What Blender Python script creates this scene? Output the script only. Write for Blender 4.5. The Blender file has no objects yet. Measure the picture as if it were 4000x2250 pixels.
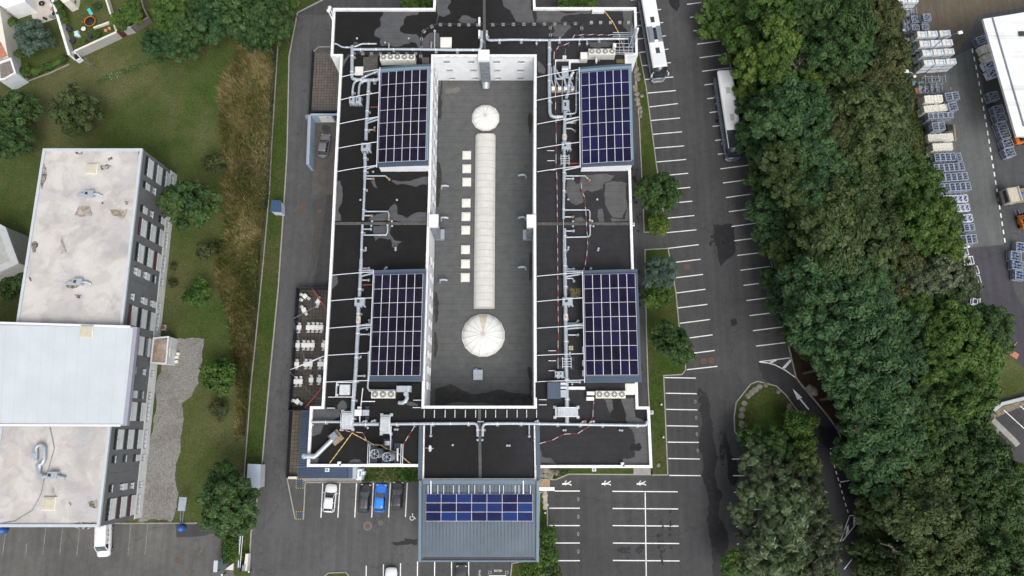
import bpy,math,random
import numpy as np
from mathutils import Vector,Matrix
from mathutils.geometry import tessellate_polygon
R=math.radians
rnd=random.Random(7)
scene=bpy.context.scene
COL=scene.collection
H=113.0
F=2800.0
TILT=math.atan(565.0/F)
CT,ST=math.cos(TILT),math.sin(TILT)
def P(x,y,z=0.0):
	"""ground position of a photo point (4000 px frame) at height z"""
	u,v=(x-2000)/F,(y-1125)/F
	s=(H-z)/(v*ST+CT)
	return Vector((u*s,(-v*CT+ST)*s,z))
def PP(pts,z=0.0):
	return[P(x,y,z)for x,y in pts]
def proj(x,y,z):
	dz=z-H
	d=y*ST-dz*CT
	return 2000+F*x/d,1125-F*(y*CT+dz*ST)/d
def pxm(y,z=0.0):
	return(F*CT+(y-1125)*ST)/(H-z)
def XY(pts,z=0.0):
	return[(p.x,p.y)for p in PP(pts,z)]
class MB:
	def __init__(s):
		s.v,s.f,s.m,s.sm=[],[],[],[]
	def add(s,vs,fs,m=0,smooth=False):
		b=len(s.v)
		s.v+=[tuple(p)for p in vs]
		for f in fs:
			s.f.append([b+i for i in f]);s.m.append(m);s.sm.append(smooth)
		return s
	def box(s,c,d,rz=0.0,m=0,tx=0.0):
		hx,hy,hz=d[0]/2,d[1]/2,d[2]/2
		M=Matrix.Translation(c)@Matrix.Rotation(rz,4,'Z')@Matrix.Rotation(tx,4,'X')
		vs=[M@Vector((a*hx,b*hy,e*hz))for a in(-1,1)for b in(-1,1)for e in(-1,1)]
		return s.add(vs,[(0,1,3,2),(4,6,7,5),(0,4,5,1),(2,3,7,6),(0,2,6,4),(1,5,7,3)],m)
	def bbox(s,c,d,rz=0.0,m=0,b=0.08):
		"""box with chamfered top edge"""
		hx,hy,h=d[0]/2,d[1]/2,d[2]
		b=min(b,hx*.9,hy*.9,h*.9)
		M=Matrix.Translation(c)@Matrix.Rotation(rz,4,'Z')
		vs=[]
		for(e,z)in((0,0),(0,h-b),(b,h)):
			vs+=[M@Vector((x*(hx-e),y*(hy-e),z))for x,y in((-1,-1),(1,-1),(1,1),(-1,1))]
		fs=[(3,2,1,0),(8,9,10,11)]
		for k in(0,4):
			for i in range(4):
				j=(i+1)%4
				fs.append((k+i,k+j,k+4+j,k+4+i))
		return s.add(vs,fs,m)
	def prism(s,poly,z0,z1,m=0,mside=None,bottom=True):
		n=len(poly)
		a=sum(poly[i][0]*poly[(i+1)%n][1]-poly[(i+1)%n][0]*poly[i][1]for i in range(n))
		if a<0:
			poly=poly[::-1]
		vs=[(p[0],p[1],z0)for p in poly]+[(p[0],p[1],z1)for p in poly]
		s.add(vs,[list(range(n,2*n))],m)
		fs=[(i,(i+1)%n,n+(i+1)%n,n+i)for i in range(n)]
		if bottom:
			fs.append(list(range(n-1,-1,-1)))
		return s.add(vs,fs,m if mside is None else mside)
	def sheet(s,poly,z,m=0):
		n=len(poly)
		a=sum(poly[i][0]*poly[(i+1)%n][1]-poly[(i+1)%n][0]*poly[i][1]for i in range(n))
		if a<0:
			poly=poly[::-1]
		tri=tessellate_polygon([[Vector((p[0],p[1],0))for p in poly]])
		return s.add([(p[0],p[1],z)for p in poly],[tuple(t)for t in tri],m)
	def quad(s,a,b,c,d,m=0):
		return s.add([a,b,c,d],[(0,1,2,3)],m)
	def ribbon(s,pts,w,z0,z1=None,m=0,closed=False):
		"""strip of width w along points (2-D), flat at z0 or a wall from z0 to z1"""
		pts=[Vector((p[0],p[1]))for p in pts]
		n=len(pts)
		L,Rr=[],[]
		for i in range(n):
			a=pts[i-1]if(i>0 or closed)else None
			b=pts[(i+1)%n]if(i<n-1 or closed)else None
			d1=(pts[i]-a).normalized()if a is not None else None
			d2=(b-pts[i]).normalized()if b is not None else None
			d=d1 if d2 is None else d2 if d1 is None else(d1+d2)
			d=d.normalized()if d.length>1e-6 else d1
			nrm=Vector((-d.y,d.x))
			k=1.0
			if d1 is not None and d2 is not None:
				c=nrm.dot(Vector((-d1.y,d1.x)))
				k=1/max(c,.35)
			L.append(pts[i]+nrm*w/2*k);Rr.append(pts[i]-nrm*w/2*k)
		vs,fs=[],[]
		if z1 is None:
			vs=[(p.x,p.y,z0)for p in L]+[(p.x,p.y,z0)for p in Rr]
			for i in range(n if closed else n-1):
				j=(i+1)%n
				fs.append((i,n+i,n+j,j))
		else:
			for z in(z0,z1):
				vs+=[(p.x,p.y,z)for p in L]+[(p.x,p.y,z)for p in Rr]
			for i in range(n if closed else n-1):
				j=(i+1)%n
				fs+=[(2*n+i,3*n+i,3*n+j,2*n+j),(i,2*n+i,2*n+j,j),(n+i,n+j,3*n+j,3*n+i)]
			if not closed:
				fs+=[(0,n,3*n,2*n),(n-1,3*n-1,4*n-1,2*n-1)]
				fs[-1]=(n-1,2*n+n-1,3*n+n-1,n+n-1)
		return s.add(vs,fs,m)
	def tube(s,pts,r,n=10,m=0,cap=True,r2=None):
		pts=[Vector(p)for p in pts]
		N=len(pts)
		rings=[]
		up=Vector((0,0,1))
		for i in range(N):
			d=(pts[min(i+1,N-1)]-pts[max(i-1,0)])
			if d.length<1e-6:
				d=Vector((1,0,0))
			d.normalize()
			ref=up if abs(d.z)<.95 else Vector((1,0,0))
			a=d.cross(ref).normalized();b=a.cross(d).normalized()
			k=1.0
			if 0<i<N-1:
				d1=(pts[i]-pts[i-1]).normalized()
				k=1/max(d.dot(d1),.6)
			rr=r if r2 is None else r+(r2-r)*i/(N-1)
			rings.append([pts[i]+(a*math.cos(2*math.pi*j/n)*k+b*math.sin(2*math.pi*j/n))*rr for j in range(n)])
		vs=[p for q in rings for p in q]
		fs=[(i*n+j,i*n+(j+1)%n,(i+1)*n+(j+1)%n,(i+1)*n+j)for i in range(N-1)for j in range(n)]
		s.add(vs,fs,m,True)
		if cap:
			s.add(rings[0],[list(range(n))],m);s.add(rings[-1],[list(range(n-1,-1,-1))],m)
		return s
	def lathe(s,c,prof,n=16,m=0,smooth=True,a0=0.0):
		"""prof: list of (r, z) from bottom to top round the vertical axis at c"""
		vs,fs=[],[]
		for r,z in prof:
			for j in range(n):
				a=a0+2*math.pi*j/n
				vs.append((c[0]+r*math.cos(a),c[1]+r*math.sin(a),c[2]+z))
		for i in range(len(prof)-1):
			for j in range(n):
				fs.append((i*n+j,i*n+(j+1)%n,(i+1)*n+(j+1)%n,(i+1)*n+j))
		s.add(vs,fs,m,smooth)
		k=len(prof)-1
		if prof[k][0]>.001:
			s.add(vs[k*n:],[list(range(n))],m,False)
		if prof[0][0]>.001:
			s.add(vs[:n],[list(range(n-1,-1,-1))],m,False)
		return s
	def cyl(s,c,r,h,n=14,m=0):
		return s.lathe(c,[(r,0),(r,h)],n,m)
	def loft(s,secs,m=0,smooth=True,cap=True):
		n=len(secs[0])
		vs=[p for q in secs for p in q]
		fs=[(i*n+j,i*n+(j+1)%n,(i+1)*n+(j+1)%n,(i+1)*n+j)for i in range(len(secs)-1)for j in range(n)]
		s.add(vs,fs,m,smooth)
		if cap:
			s.add(secs[0],[list(range(n-1,-1,-1))],m);s.add(secs[-1],[list(range(n))],m)
		return s
	def build(s,name,mats,parent=None,loc=None):
		if not isinstance(mats,(list,tuple)):
			mats=[mats]
		o=Vector((0,0,0))
		if parent is not None:
			q=parent
			while q is not None:
				o+=q.location;q=q.parent
		elif loc is not None:
			o=Vector(loc)
		me=bpy.data.meshes.new(name)
		me.from_pydata([(v[0]-o.x,v[1]-o.y,v[2]-o.z)for v in s.v],[],s.f)
		for m in mats:
			me.materials.append(m)
		me.polygons.foreach_set('material_index',s.m)
		me.polygons.foreach_set('use_smooth',s.sm)
		me.update()
		ob=bpy.data.objects.new(name,me)
		COL.objects.link(ob)
		if parent is not None:
			ob.parent=parent
		elif loc is not None:
			ob.location=o
		return ob
class EB:
	"""like MB, but every primitive becomes an object of its own"""
	def __init__(s):s.l=[]
	def __getattr__(s,k):
		def f(*a,**kw):
			m=MB();getattr(m,k)(*a,**kw);s.l.append(m);return s
		return f
	@property
	def v(s):return s.l
	def build(s,name,mats,parent=None,loc=None):
		return[m.build(name,mats,parent,loc)for m in s.l]
def tag(o,label,cat,group=None,kind=None):
	if label:o['label']=label
	if cat:o['category']=cat
	if group:o['group']=group
	if kind:o['kind']=kind
	return o
def thing(name,label,cat,loc=(0,0,0),group=None,rz=0.0):
	o=bpy.data.objects.new(name,None)
	o.empty_display_size=.3
	COL.objects.link(o)
	o.location=loc;o.rotation_euler=(0,0,rz)
	return tag(o,label,cat,group)
def solo(name,label,cat,mb,mats,group=None,loc=None):
	if loc is None:
		a=np.array(mb.v);loc=(float((a[:,0].min()+a[:,0].max())/2),float((a[:,1].min()+a[:,1].max())/2),float(a[:,2].min()))
	return tag(mb.build(name,mats,None,loc),label,cat,group)
def struct(name,mb,mats,parent=None,kind='structure'):
	o=mb.build(name,mats,parent)
	if parent is None:
		o['kind']=kind
	return o
def dup(root,loc,rz=0.0,label=None,group=None,sc=None):
	r=root.copy();COL.objects.link(r)
	r.location=loc;r.rotation_euler=(0,0,rz)
	if sc is not None:r.scale=sc
	if label:r['label']=label
	if group:r['group']=group
	for ch in list(root.children):
		c=ch.copy();COL.objects.link(c);c.parent=r
		for g in list(ch.children):
			d=g.copy();COL.objects.link(d);d.parent=c
	return r
def rough_poly(pts,amp,it=3,seed=0):
	"""fractal outline through the given points"""
	q=random.Random(seed)
	pts=[Vector((p[0],p[1]))for p in pts]
	for k in range(it):
		out=[]
		for i in range(len(pts)):
			a,b=pts[i],pts[(i+1)%len(pts)]
			d=b-a
			out.append(a)
			out.append((a+b)/2+Vector((-d.y,d.x))*q.uniform(-amp,amp))
		pts=out
	return[(p.x,p.y)for p in pts]
def inset(poly,d):
	n=len(poly)
	a=sum(poly[i][0]*poly[(i+1)%n][1]-poly[(i+1)%n][0]*poly[i][1]for i in range(n))
	sg=1 if a>0 else-1
	out=[]
	for i in range(n):
		p0,p1,p2=(Vector(poly[(i+k)%n][:2])for k in(-1,0,1))
		d1,d2=(p1-p0).normalized(),(p2-p1).normalized()
		n1,n2=Vector((-d1.y,d1.x))*sg,Vector((-d2.y,d2.x))*sg
		b=(n1+n2)
		b.normalize()
		out.append(tuple(p1+b*d/max(b.dot(n1),.3)))
	return out
def srgb(r,g,b):
	def f(c):
		c/=255
		return c/12.92 if c<=.04045 else((c+.055)/1.055)**2.4
	return(f(r),f(g),f(b))
def base_mat(name):
	m=bpy.data.materials.new(name);m.use_nodes=True
	nt=m.node_tree;nt.nodes.clear()
	out=nt.nodes.new('ShaderNodeOutputMaterial')
	b=nt.nodes.new('ShaderNodeBsdfPrincipled')
	nt.links.new(b.outputs[0],out.inputs[0])
	return m,nt,b
def ramp(nt,fac,stops):
	r=nt.nodes.new('ShaderNodeValToRGB')
	e=r.color_ramp.elements
	while len(e)<len(stops):
		e.new(.5)
	for i,(p,c)in enumerate(stops):
		e[i].position=p;e[i].color=(c[0],c[1],c[2],1)
	nt.links.new(fac,r.inputs[0])
	return r.outputs[0]
def noise(nt,vec,scale,detail=4,rough=.6,dist=0.0):
	n=nt.nodes.new('ShaderNodeTexNoise')
	n.inputs['Scale'].default_value=scale;n.inputs['Detail'].default_value=detail
	n.inputs['Roughness'].default_value=rough;n.inputs['Distortion'].default_value=dist
	nt.links.new(vec,n.inputs['Vector'])
	return n.outputs[0]
def mixc(nt,fac,a,b,mode='MIX'):
	m=nt.nodes.new('ShaderNodeMix');m.data_type='RGBA';m.blend_type=mode
	for val,sock in((fac,m.inputs['Factor']),(a,m.inputs['A']),(b,m.inputs['B'])):
		if hasattr(val,'links'):
			nt.links.new(val,sock)
		elif isinstance(val,(int,float)):
			if sock.name=='Factor':m.inputs[0].default_value=val
		else:
			(m.inputs[6]if sock.name=='A' else m.inputs[7]).default_value=(val[0],val[1],val[2],1)
	return m
def mix(nt,fac,a,b,mode='MIX'):
	m=nt.nodes.new('ShaderNodeMix');m.data_type='RGBA';m.blend_type=mode
	for val,i in((fac,0),(a,6),(b,7)):
		if isinstance(val,(int,float)):
			m.inputs[i].default_value=val
		elif isinstance(val,(tuple,list)):
			m.inputs[i].default_value=(val[0],val[1],val[2],1)
		else:
			nt.links.new(val,m.inputs[i])
	return m.outputs[2]
def math_n(nt,op,a,b=None,clamp=False):
	n=nt.nodes.new('ShaderNodeMath');n.operation=op;n.use_clamp=clamp
	for i,v in enumerate((a,b)):
		if v is None:continue
		if isinstance(v,(int,float)):n.inputs[i].default_value=v
		else:nt.links.new(v,n.inputs[i])
	return n.outputs[0]
def pos(nt):
	return nt.nodes.new('ShaderNodeNewGeometry').outputs['Position']
def set_bump(nt,b,h,strength,dist=.05):
	n=nt.nodes.new('ShaderNodeBump');n.inputs['Strength'].default_value=strength;n.inputs['Distance'].default_value=dist
	nt.links.new(h,n.inputs['Height']);nt.links.new(n.outputs[0],b.inputs['Normal'])
def mat(name,c,var=.12,scale=1.5,rough=.7,metal=0.0,spec=.4,c2=None,fine=0.0,fscale=30,bump=0.0):
	"""paint, metal or stone with uneven tone at two sizes"""
	m,nt,b=base_mat(name)
	p=pos(nt)
	d=c2 or tuple(x*(1-2*var)for x in c)
	e=tuple(min(1,x*(1+var))for x in c)
	n1=noise(nt,p,scale,5,.65)
	col=ramp(nt,n1,[(.3,d),(.68,e)])
	if fine:
		n2=noise(nt,p,fscale,2,.7)
		g=ramp(nt,n2,[(.3,(1-fine,)*3),(.7,(1+fine,)*3)])
		col=mix(nt,1.0,col,g,'MULTIPLY')
		if bump:set_bump(nt,b,n2,bump)
	elif bump:
		set_bump(nt,b,n1,bump)
	nt.links.new(col,b.inputs['Base Color'])
	b.inputs['Roughness'].default_value=rough;b.inputs['Metallic'].default_value=metal
	b.inputs['Specular IOR Level'].default_value=spec
	return m
WHITE=mat('white_render',(.80,.81,.82),.03,.8,.6,c2=(.70,.72,.74))
WHITE_CAP=mat('white_coping',(.80,.80,.81),.04,1.6,.45,c2=(.60,.60,.59),fine=.06,fscale=5)
STEPW=mat('stepover_grey',(.50,.53,.55),.08,2.0,.5,fine=.06,fscale=8)
CARGL=mat('car_glass',(.050,.066,.068),.3,2.0,.06,spec=.9)
ROOF_GREY=mat('anthracite_sheet',srgb(76,88,102),.06,.5,.5,.15)
ROOF_DARKBLUE=mat('blue_grey_sheet',srgb(62,76,98),.08,.8,.5,.2)
GALV=mat('galvanised_steel',(.42,.46,.50),.12,3.0,.38,.35,c2=(.33,.37,.41))
GALV_D=mat('dull_galvanised_steel',(.25,.28,.31),.15,3.0,.45,.35)
ALU=mat('white_aluminium',(.72,.73,.78),.04,3.0,.4)
CREAM=mat('cream_plastic',(.72,.71,.65),.05,4.0,.4)
OPAL=mat('opal_polycarbonate',(.76,.76,.74),.05,1.3,.35,c2=(.68,.68,.65))
RUST=mat('rusty_cap',(.35,.17,.10),.3,9.0,.8)
BLOCK=mat('concrete_block',(.30,.28,.25),.15,6.0,.9)
BLACK=mat('black_rubber',(.015,.015,.017),.2,5.0,.7)
DARK=mat('dark_steel',(.035,.04,.05),.2,2.0,.5)
CONC=mat('pale_concrete',(.27,.26,.24),.12,.7,.85,fine=.12,fscale=20)
KERB=mat('kerb_stone',(.30,.29,.26),.12,1.5,.85,fine=.1,fscale=14)
LINE=mat('white_road_paint',(.82,.82,.80),.06,2.5,.7,c2=(.64,.64,.62),fine=.12,fscale=16)
LINE_OLD=mat('worn_road_paint',(.24,.24,.24),.2,2.5,.8,c2=(.10,.10,.10),fine=.2,fscale=14)
GLASS_D=mat('dark_glass',(.025,.032,.038),.2,2.0,.08,spec=.8)
GLASS_G=mat('greenish_glass',(.10,.14,.15),.25,2.0,.1,spec=.8)
RED=mat('red_paint',(.33,.06,.05),.1,3.0,.5)
BROWN=mat('brown_paint',(.09,.03,.02),.15,3.0,.7)
ORANGE=mat('orange_paint',(.60,.17,.03),.1,3.0,.5)
YELLOWP=mat('yellow_paint',(.55,.40,.06),.15,4.0,.6)
BLUEP=mat('blue_plastic',(.03,.12,.42),.1,2.0,.25)
PINK=mat('pink_plastic',(.55,.18,.25),.1,3.0,.5)
TURQ=mat('turquoise_fabric',(.05,.55,.55),.08,3.0,.7)
WOODP=mat('weathered_timber',(.30,.22,.14),.2,3.0,.85)
CREAMWALL=mat('cream_render',(.66,.63,.56),.05,1.0,.8)
GREYWALL=mat('grey_block_wall',(.36,.36,.34),.08,1.6,.9,fine=.08,fscale=12)
BRONZE_TILE=mat('clay_tile',(.50,.20,.12),.25,5.0,.8)
w=bpy.data.worlds.new('World');scene.world=w;w.use_nodes=True
nt=w.node_tree;nt.nodes.clear()
wo=nt.nodes.new('ShaderNodeOutputWorld');bg=nt.nodes.new('ShaderNodeBackground')
sky=nt.nodes.new('ShaderNodeTexSky');sky.sky_type='NISHITA';sky.sun_disc=False
SUN_EL,SUN_AZ=55.0,155.0
sky.sun_elevation=R(SUN_EL);sky.sun_rotation=R(SUN_AZ)
sky.air_density=1.0;sky.dust_density=4.0;sky.ozone_density=1.0
hs=nt.nodes.new('ShaderNodeHueSaturation');hs.inputs['Saturation'].default_value=.30
nt.links.new(sky.outputs[0],hs.inputs['Color']);nt.links.new(hs.outputs[0],bg.inputs[0])
bg.inputs[1].default_value=.15
nt.links.new(bg.outputs[0],wo.inputs[0])
sd=bpy.data.lights.new('sun','SUN');sd.energy=1.0;sd.angle=R(38);sd.color=(1,.97,.93)
so=bpy.data.objects.new('sun',sd);COL.objects.link(so)
az=R(SUN_AZ)
dirv=Vector((math.sin(az)*math.cos(R(SUN_EL)),math.cos(az)*math.cos(R(SUN_EL)),math.sin(R(SUN_EL))))
so.rotation_euler=dirv.to_track_quat('Z','Y').to_euler();so.location=dirv*200
cam=bpy.data.cameras.new('camera');cam.sensor_width=36;cam.lens=F/4000*36;cam.clip_end=3000;cam.clip_start=1
co=bpy.data.objects.new('camera',cam);COL.objects.link(co)
co.location=(0,0,H);co.rotation_euler=(TILT,0,0)
scene.camera=co
scene.view_settings.view_transform='Standard';scene.view_settings.look='None'
scene.view_settings.exposure=.42;scene.view_settings.gamma=1
scene.cycles.max_bounces=5;scene.cycles.diffuse_bounces=3;scene.cycles.glossy_bounces=2
def lawn_mat(name,green,olive,tan,dark,s=1.0,thr=.0):
	m,nt,b=base_mat(name)
	p=pos(nt)
	big=noise(nt,p,.06*s,6,.62,.6)
	mid=noise(nt,p,.35*s,6,.7,.4)
	fine=noise(nt,p,3.2,5,.85)
	c1=ramp(nt,big,[(.36+thr,green),(.48+thr,olive),(.60+thr,tan)])
	c2=ramp(nt,mid,[(.34,dark),(.5,green),(.66,olive)])
	c=mix(nt,.52,c1,c2)
	g=ramp(nt,fine,[(.30,(.45,.45,.45)),(.70,(1.55,1.55,1.55))])
	c=mix(nt,1.0,c,g,'MULTIPLY')
	nt.links.new(c,b.inputs['Base Color']);b.inputs['Roughness'].default_value=.95
	b.inputs['Specular IOR Level'].default_value=.1
	set_bump(nt,b,fine,.5,.08)
	return m
LAWN=lawn_mat('meadow_grass',(.044,.076,.016),(.080,.086,.032),(.140,.120,.066),(.034,.050,.012))
LAWN_G=lawn_mat('mown_grass',(.034,.064,.012),(.052,.066,.018),(.085,.070,.034),(.024,.042,.009),2.0,.03)
SOIL=lawn_mat('woodland_soil',(.026,.024,.013),(.044,.026,.018),(.062,.038,.028),(.020,.016,.010),1.5)
mb=MB();mb.sheet([(-700,-700),(700,-700),(700,700),(-700,700)],0)
struct('ground',mb,LAWN)
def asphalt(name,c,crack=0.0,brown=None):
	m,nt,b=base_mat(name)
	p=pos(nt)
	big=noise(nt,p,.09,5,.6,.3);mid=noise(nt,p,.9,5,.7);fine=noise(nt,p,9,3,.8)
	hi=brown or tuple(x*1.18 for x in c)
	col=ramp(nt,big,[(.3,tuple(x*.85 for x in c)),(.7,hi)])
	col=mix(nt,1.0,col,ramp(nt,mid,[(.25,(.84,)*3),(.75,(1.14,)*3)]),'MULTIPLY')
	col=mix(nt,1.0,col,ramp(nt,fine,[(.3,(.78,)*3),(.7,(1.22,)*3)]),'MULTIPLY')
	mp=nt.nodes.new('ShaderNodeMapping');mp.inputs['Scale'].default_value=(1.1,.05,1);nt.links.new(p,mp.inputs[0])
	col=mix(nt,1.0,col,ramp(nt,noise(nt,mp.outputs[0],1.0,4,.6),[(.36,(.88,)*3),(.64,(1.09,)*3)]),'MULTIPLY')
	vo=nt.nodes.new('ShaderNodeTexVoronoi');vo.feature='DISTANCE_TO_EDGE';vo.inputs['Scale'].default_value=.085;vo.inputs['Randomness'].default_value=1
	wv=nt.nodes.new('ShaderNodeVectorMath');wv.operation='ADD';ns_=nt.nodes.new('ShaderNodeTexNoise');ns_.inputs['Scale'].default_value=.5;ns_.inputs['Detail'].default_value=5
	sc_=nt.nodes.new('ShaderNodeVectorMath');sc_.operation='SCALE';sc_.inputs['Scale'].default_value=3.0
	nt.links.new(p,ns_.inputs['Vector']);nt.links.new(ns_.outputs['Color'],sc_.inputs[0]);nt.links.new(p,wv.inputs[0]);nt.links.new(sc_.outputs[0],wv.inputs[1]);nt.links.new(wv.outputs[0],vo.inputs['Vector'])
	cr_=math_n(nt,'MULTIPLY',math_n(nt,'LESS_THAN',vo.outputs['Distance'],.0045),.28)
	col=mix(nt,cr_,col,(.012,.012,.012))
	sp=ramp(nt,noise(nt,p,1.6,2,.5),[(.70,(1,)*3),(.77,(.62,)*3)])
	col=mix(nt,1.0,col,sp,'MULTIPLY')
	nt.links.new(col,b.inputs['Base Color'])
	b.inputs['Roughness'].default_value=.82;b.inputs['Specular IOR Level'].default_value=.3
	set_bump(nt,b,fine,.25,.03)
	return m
ASPH=asphalt('asphalt',(.060,.0595,.060))
ASPH_D=asphalt('dark_asphalt',(.052,.052,.0535))
ASPH_Y=asphalt('yard_asphalt',(.072,.075,.078))
ASPH_B=asphalt('rust_stained_yard_concrete',(.10,.087,.066),brown=(.13,.105,.075))
ASPH_W=asphalt('old_grey_asphalt',(.088,.087,.086),brown=(.135,.13,.12))
ASPH_X=asphalt('shaded_lane_asphalt',(.036,.036,.039))  # tree shade over the exit lane put into the asphalt colour
def wet_mat():
	m,nt,b=base_mat('wet_asphalt');p=pos(nt)
	n1=noise(nt,p,1.3,7,.75);f=noise(nt,p,9,3,.8)
	c=ramp(nt,n1,[(.36,(.011,.011,.013)),(.58,(.017,.017,.019)),(.66,(.034,.034,.036))])
	nt.links.new(mix(nt,1.0,c,ramp(nt,f,[(.3,(.75,)*3),(.7,(1.25,)*3)]),'MULTIPLY'),b.inputs['Base Color']);b.inputs['Roughness'].default_value=.6;b.inputs['Specular IOR Level'].default_value=.3
	return m
WET=wet_mat()
ASPH_L=asphalt('sun_bleached_asphalt',(.082,.081,.081))
GRAVEL=lawn_mat('gravel',(.21,.205,.195),(.235,.225,.21),(.17,.155,.135),(.15,.145,.125),3.0)
lot=[(1260,-160),(1262,0),(1163,50),(1130,220),(1122,600),(1113,750),(1088,1123),(1052,1500),(1026,1800),(1003,1966),(981,2085),(972,2400),(3460,2400),(3420,2120),(3370,1974),(3336,1862),(3290,1733),(3274,1681),(3228,1619),(3176,1557),(3127,1500),(3109,1475),(3078,1345),(3052,1226),(3023,1081),(3000,957),(2947,750),(2838,176),(2800,-30),(2770,-160)]
mb=MB();mb.sheet(XY(lot),.02)
CARPARK=struct('car_park',mb,ASPH)
mb=MB();mb.sheet(XY([(1250,60),(1163,56),(1134,220),(1126,600),(1117,750),(1092,1123),(1056,1500),(1030,1800),(1007,1966),(985,2085),(978,2400),(1640,2400),(1640,1990),(1640,1884),(1193,1888),(1160,1700),(1200,1300),(1300,600),(1320,60)]),.024);struct('bleached_asphalt',mb,ASPH_L,CARPARK)
mb=MB()
mb.sheet(rough_poly(XY([(2110,1880),(2610,1858),(2600,1480),(2860,1440),(2960,1560),(2860,1620),(2860,1700),(2990,1800),(3010,2400),(2060,2400)]),.01,2,3),.026)
struct('resurfaced_asphalt',mb,ASPH_D,CARPARK)
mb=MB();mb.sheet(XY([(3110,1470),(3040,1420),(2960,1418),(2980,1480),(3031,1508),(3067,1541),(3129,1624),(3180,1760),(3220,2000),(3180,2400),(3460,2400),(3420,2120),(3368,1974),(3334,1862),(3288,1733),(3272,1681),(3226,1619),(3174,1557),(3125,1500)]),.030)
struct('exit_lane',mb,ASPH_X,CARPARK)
def bed(name,pts,z=.10,material=None,kerb=True):
	mb=MB();mb.prism(XY(pts),0.0,z,bottom=False)
	o=struct(name,mb,material or LAWN_G)
	if kerb:
		k=MB();k.ribbon(XY(pts),.17,0.0,z+.04,closed=True)
		struct('kerb',k,KERB,o)
	return o
bed('planting_bed',[(2486,205),(2497,207),(2523,336),(2564,647),(2601,905),(2516,908),(2507,700),(2497,480),(2484,300)])
bed('planting_bed',[(2519,976),(2609,971),(2639,1138),(2652,1270),(2677,1420),(2677,1446),(2664,1463),(2592,1467),(2608,1855),(2545,1855),(2536,1600),(2531,1500),(2524,1268)])
bed('planting_bed',[(2112,1872),(2171,1873),(2222,1852),(2545,1854),(2543,1812),(2106,1812)])
bed('planting_bed',[(1412,1880),(1638,1879),(1638,1806),(1412,1806)])
bed('planting_bed',[(2107,1925),(2134,1918),(2138,2000),(2140,2300),(1990,2300),(2000,2200),(2107,2185)])
ISLAND=[(2960,1490),(3000,1500),(3031,1508),(3067,1541),(3129,1624),(3165,1720),(3205,1900),(3225,2030),(3190,2160),(3170,2400),(2955,2400),(2985,2100),(2975,1900),(2975,1810),(2926,1759),(2870,1686),(2867,1629),(2875,1572),(2932,1500)]
bed('planting_island',ISLAND)
bed('planting_island',[(1255,2260),(1283,2238),(1350,2235),(1361,2246),(1362,2400),(1250,2400)])
verge=[(1262,0),(1163,50),(1130,220),(1122,600),(1113,750),(1088,1123),(1052,1500),(1026,1800),(1003,1966),(981,2085),(975,2235)]
mb=MB()
mb.prism(XY(verge+[(960,2235),(957,1840),(985,1480),(1031,1009),(1054,750),(1062,580),(1090,120),(1140,0)]),0,.08,bottom=False)
VERGE=struct('grass_verge',mb,LAWN_G)
k=MB();k.ribbon(XY(verge),.2,0.0,.14);struct('kerb',k,KERB,VERGE)
k=MB();k.ribbon(XY([(2770,-160),(2838,176),(2947,750),(3000,957),(3023,1081),(3052,1226),(3078,1345),(3109,1475),(3127,1500),(3176,1557),(3228,1619),(3274,1681),(3290,1733),(3336,1862),(3370,1974),(3420,2120),(3460,2400)]),.2,0.0,.14)
struct('kerb',k,KERB)
for q in([(1193,1885),(1637,1881)],[(1122,1868),(1154,2028)],[(1193,1885),(1186,2028)],[(2473,216),(2497,480)]):
	k=MB();k.ribbon(XY(q),.17,.02,.13);struct('kerb',k,KERB)
mb=MB();mb.prism(XY([(2474,1820),(2541,1820),(2541,1853),(2474,1853)]),0,.15);struct('concrete_slab',mb,CONC)
mb=MB();mb.sheet(XY([(1165,1866),(1637,1860),(1637,1880),(1193,1884)]),.034);struct('concrete_apron',mb,CONC)
wood=[(2838,176),(2947,750),(3000,957),(3052,1226),(3109,1475),(3176,1557),(3274,1681),(3336,1862),(3420,2120),(3460,2400),(4100,2400),(3990,2100),(3860,1700),(3880,1560),(3860,1400),(3800,1200),(3760,960),(3660,700),(3560,560),(3490,250),(3440,-160),(2770,-160)]
mb=MB();mb.sheet(XY(wood),.012);struct('woodland_floor',mb,SOIL)
yard=[(3500,-160),(3545,200),(3600,560),(3690,900),(3800,1200),(3880,1330),(3960,1400),(4300,1560),(4500,-160)]
mb=MB();mb.sheet(XY(yard),.02);YARD=struct('storage_yard',mb,ASPH_Y)
mb=MB();mb.sheet(XY([(3505,-160),(3550,200),(3600,400),(3790,130),(3820,60),(4400,-40),(4400,-160)]),.026);struct('stained_concrete',mb,ASPH_B,YARD)
mb=MB();mb.sheet(XY([(3786,966),(3922,955),(3870,600),(3840,330),(3796,190),(3740,215),(3700,250),(3600,480),(3700,900)]),.032)
struct('concrete_lane',mb,asphalt('lane_concrete',(.108,.113,.112)),YARD)
mb=MB();mb.sheet(XY([(3786,970),(3922,958),(3965,1140),(4100,1400),(4090,1520),(3960,1400),(3880,1330),(3800,1200)]),.032)
struct('dark_road',mb,asphalt('dark_road',(.055,.053,.062)),YARD)
for i in range(24):
	t=i/23
	a=(3797+126*t**.9,190+740*t)
	mb=MB();mb.ribbon(XY([a,(a[0]+2.4,a[1]+17)]),.2,.040);struct('road_marking',mb,LINE,YARD)
mb=MB();mb.sheet(XY([(3878,1570),(4300,1440),(4300,1900),(3950,1900)]),.02);P2=struct('neighbouring_car_park',mb,ASPH_D)
for q in([(3921,1602),(4040,1710)],[(3985,1586),(4080,1670)]):
	mb=MB();mb.ribbon(XY(q),.13,.028);struct('parking_line',mb,LINE,P2)
k=MB();k.ribbon(XY([(3876,1640),(3962,1724),(3975,1740)]),.9,0,.13);struct('kerb',k,KERB)
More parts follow.
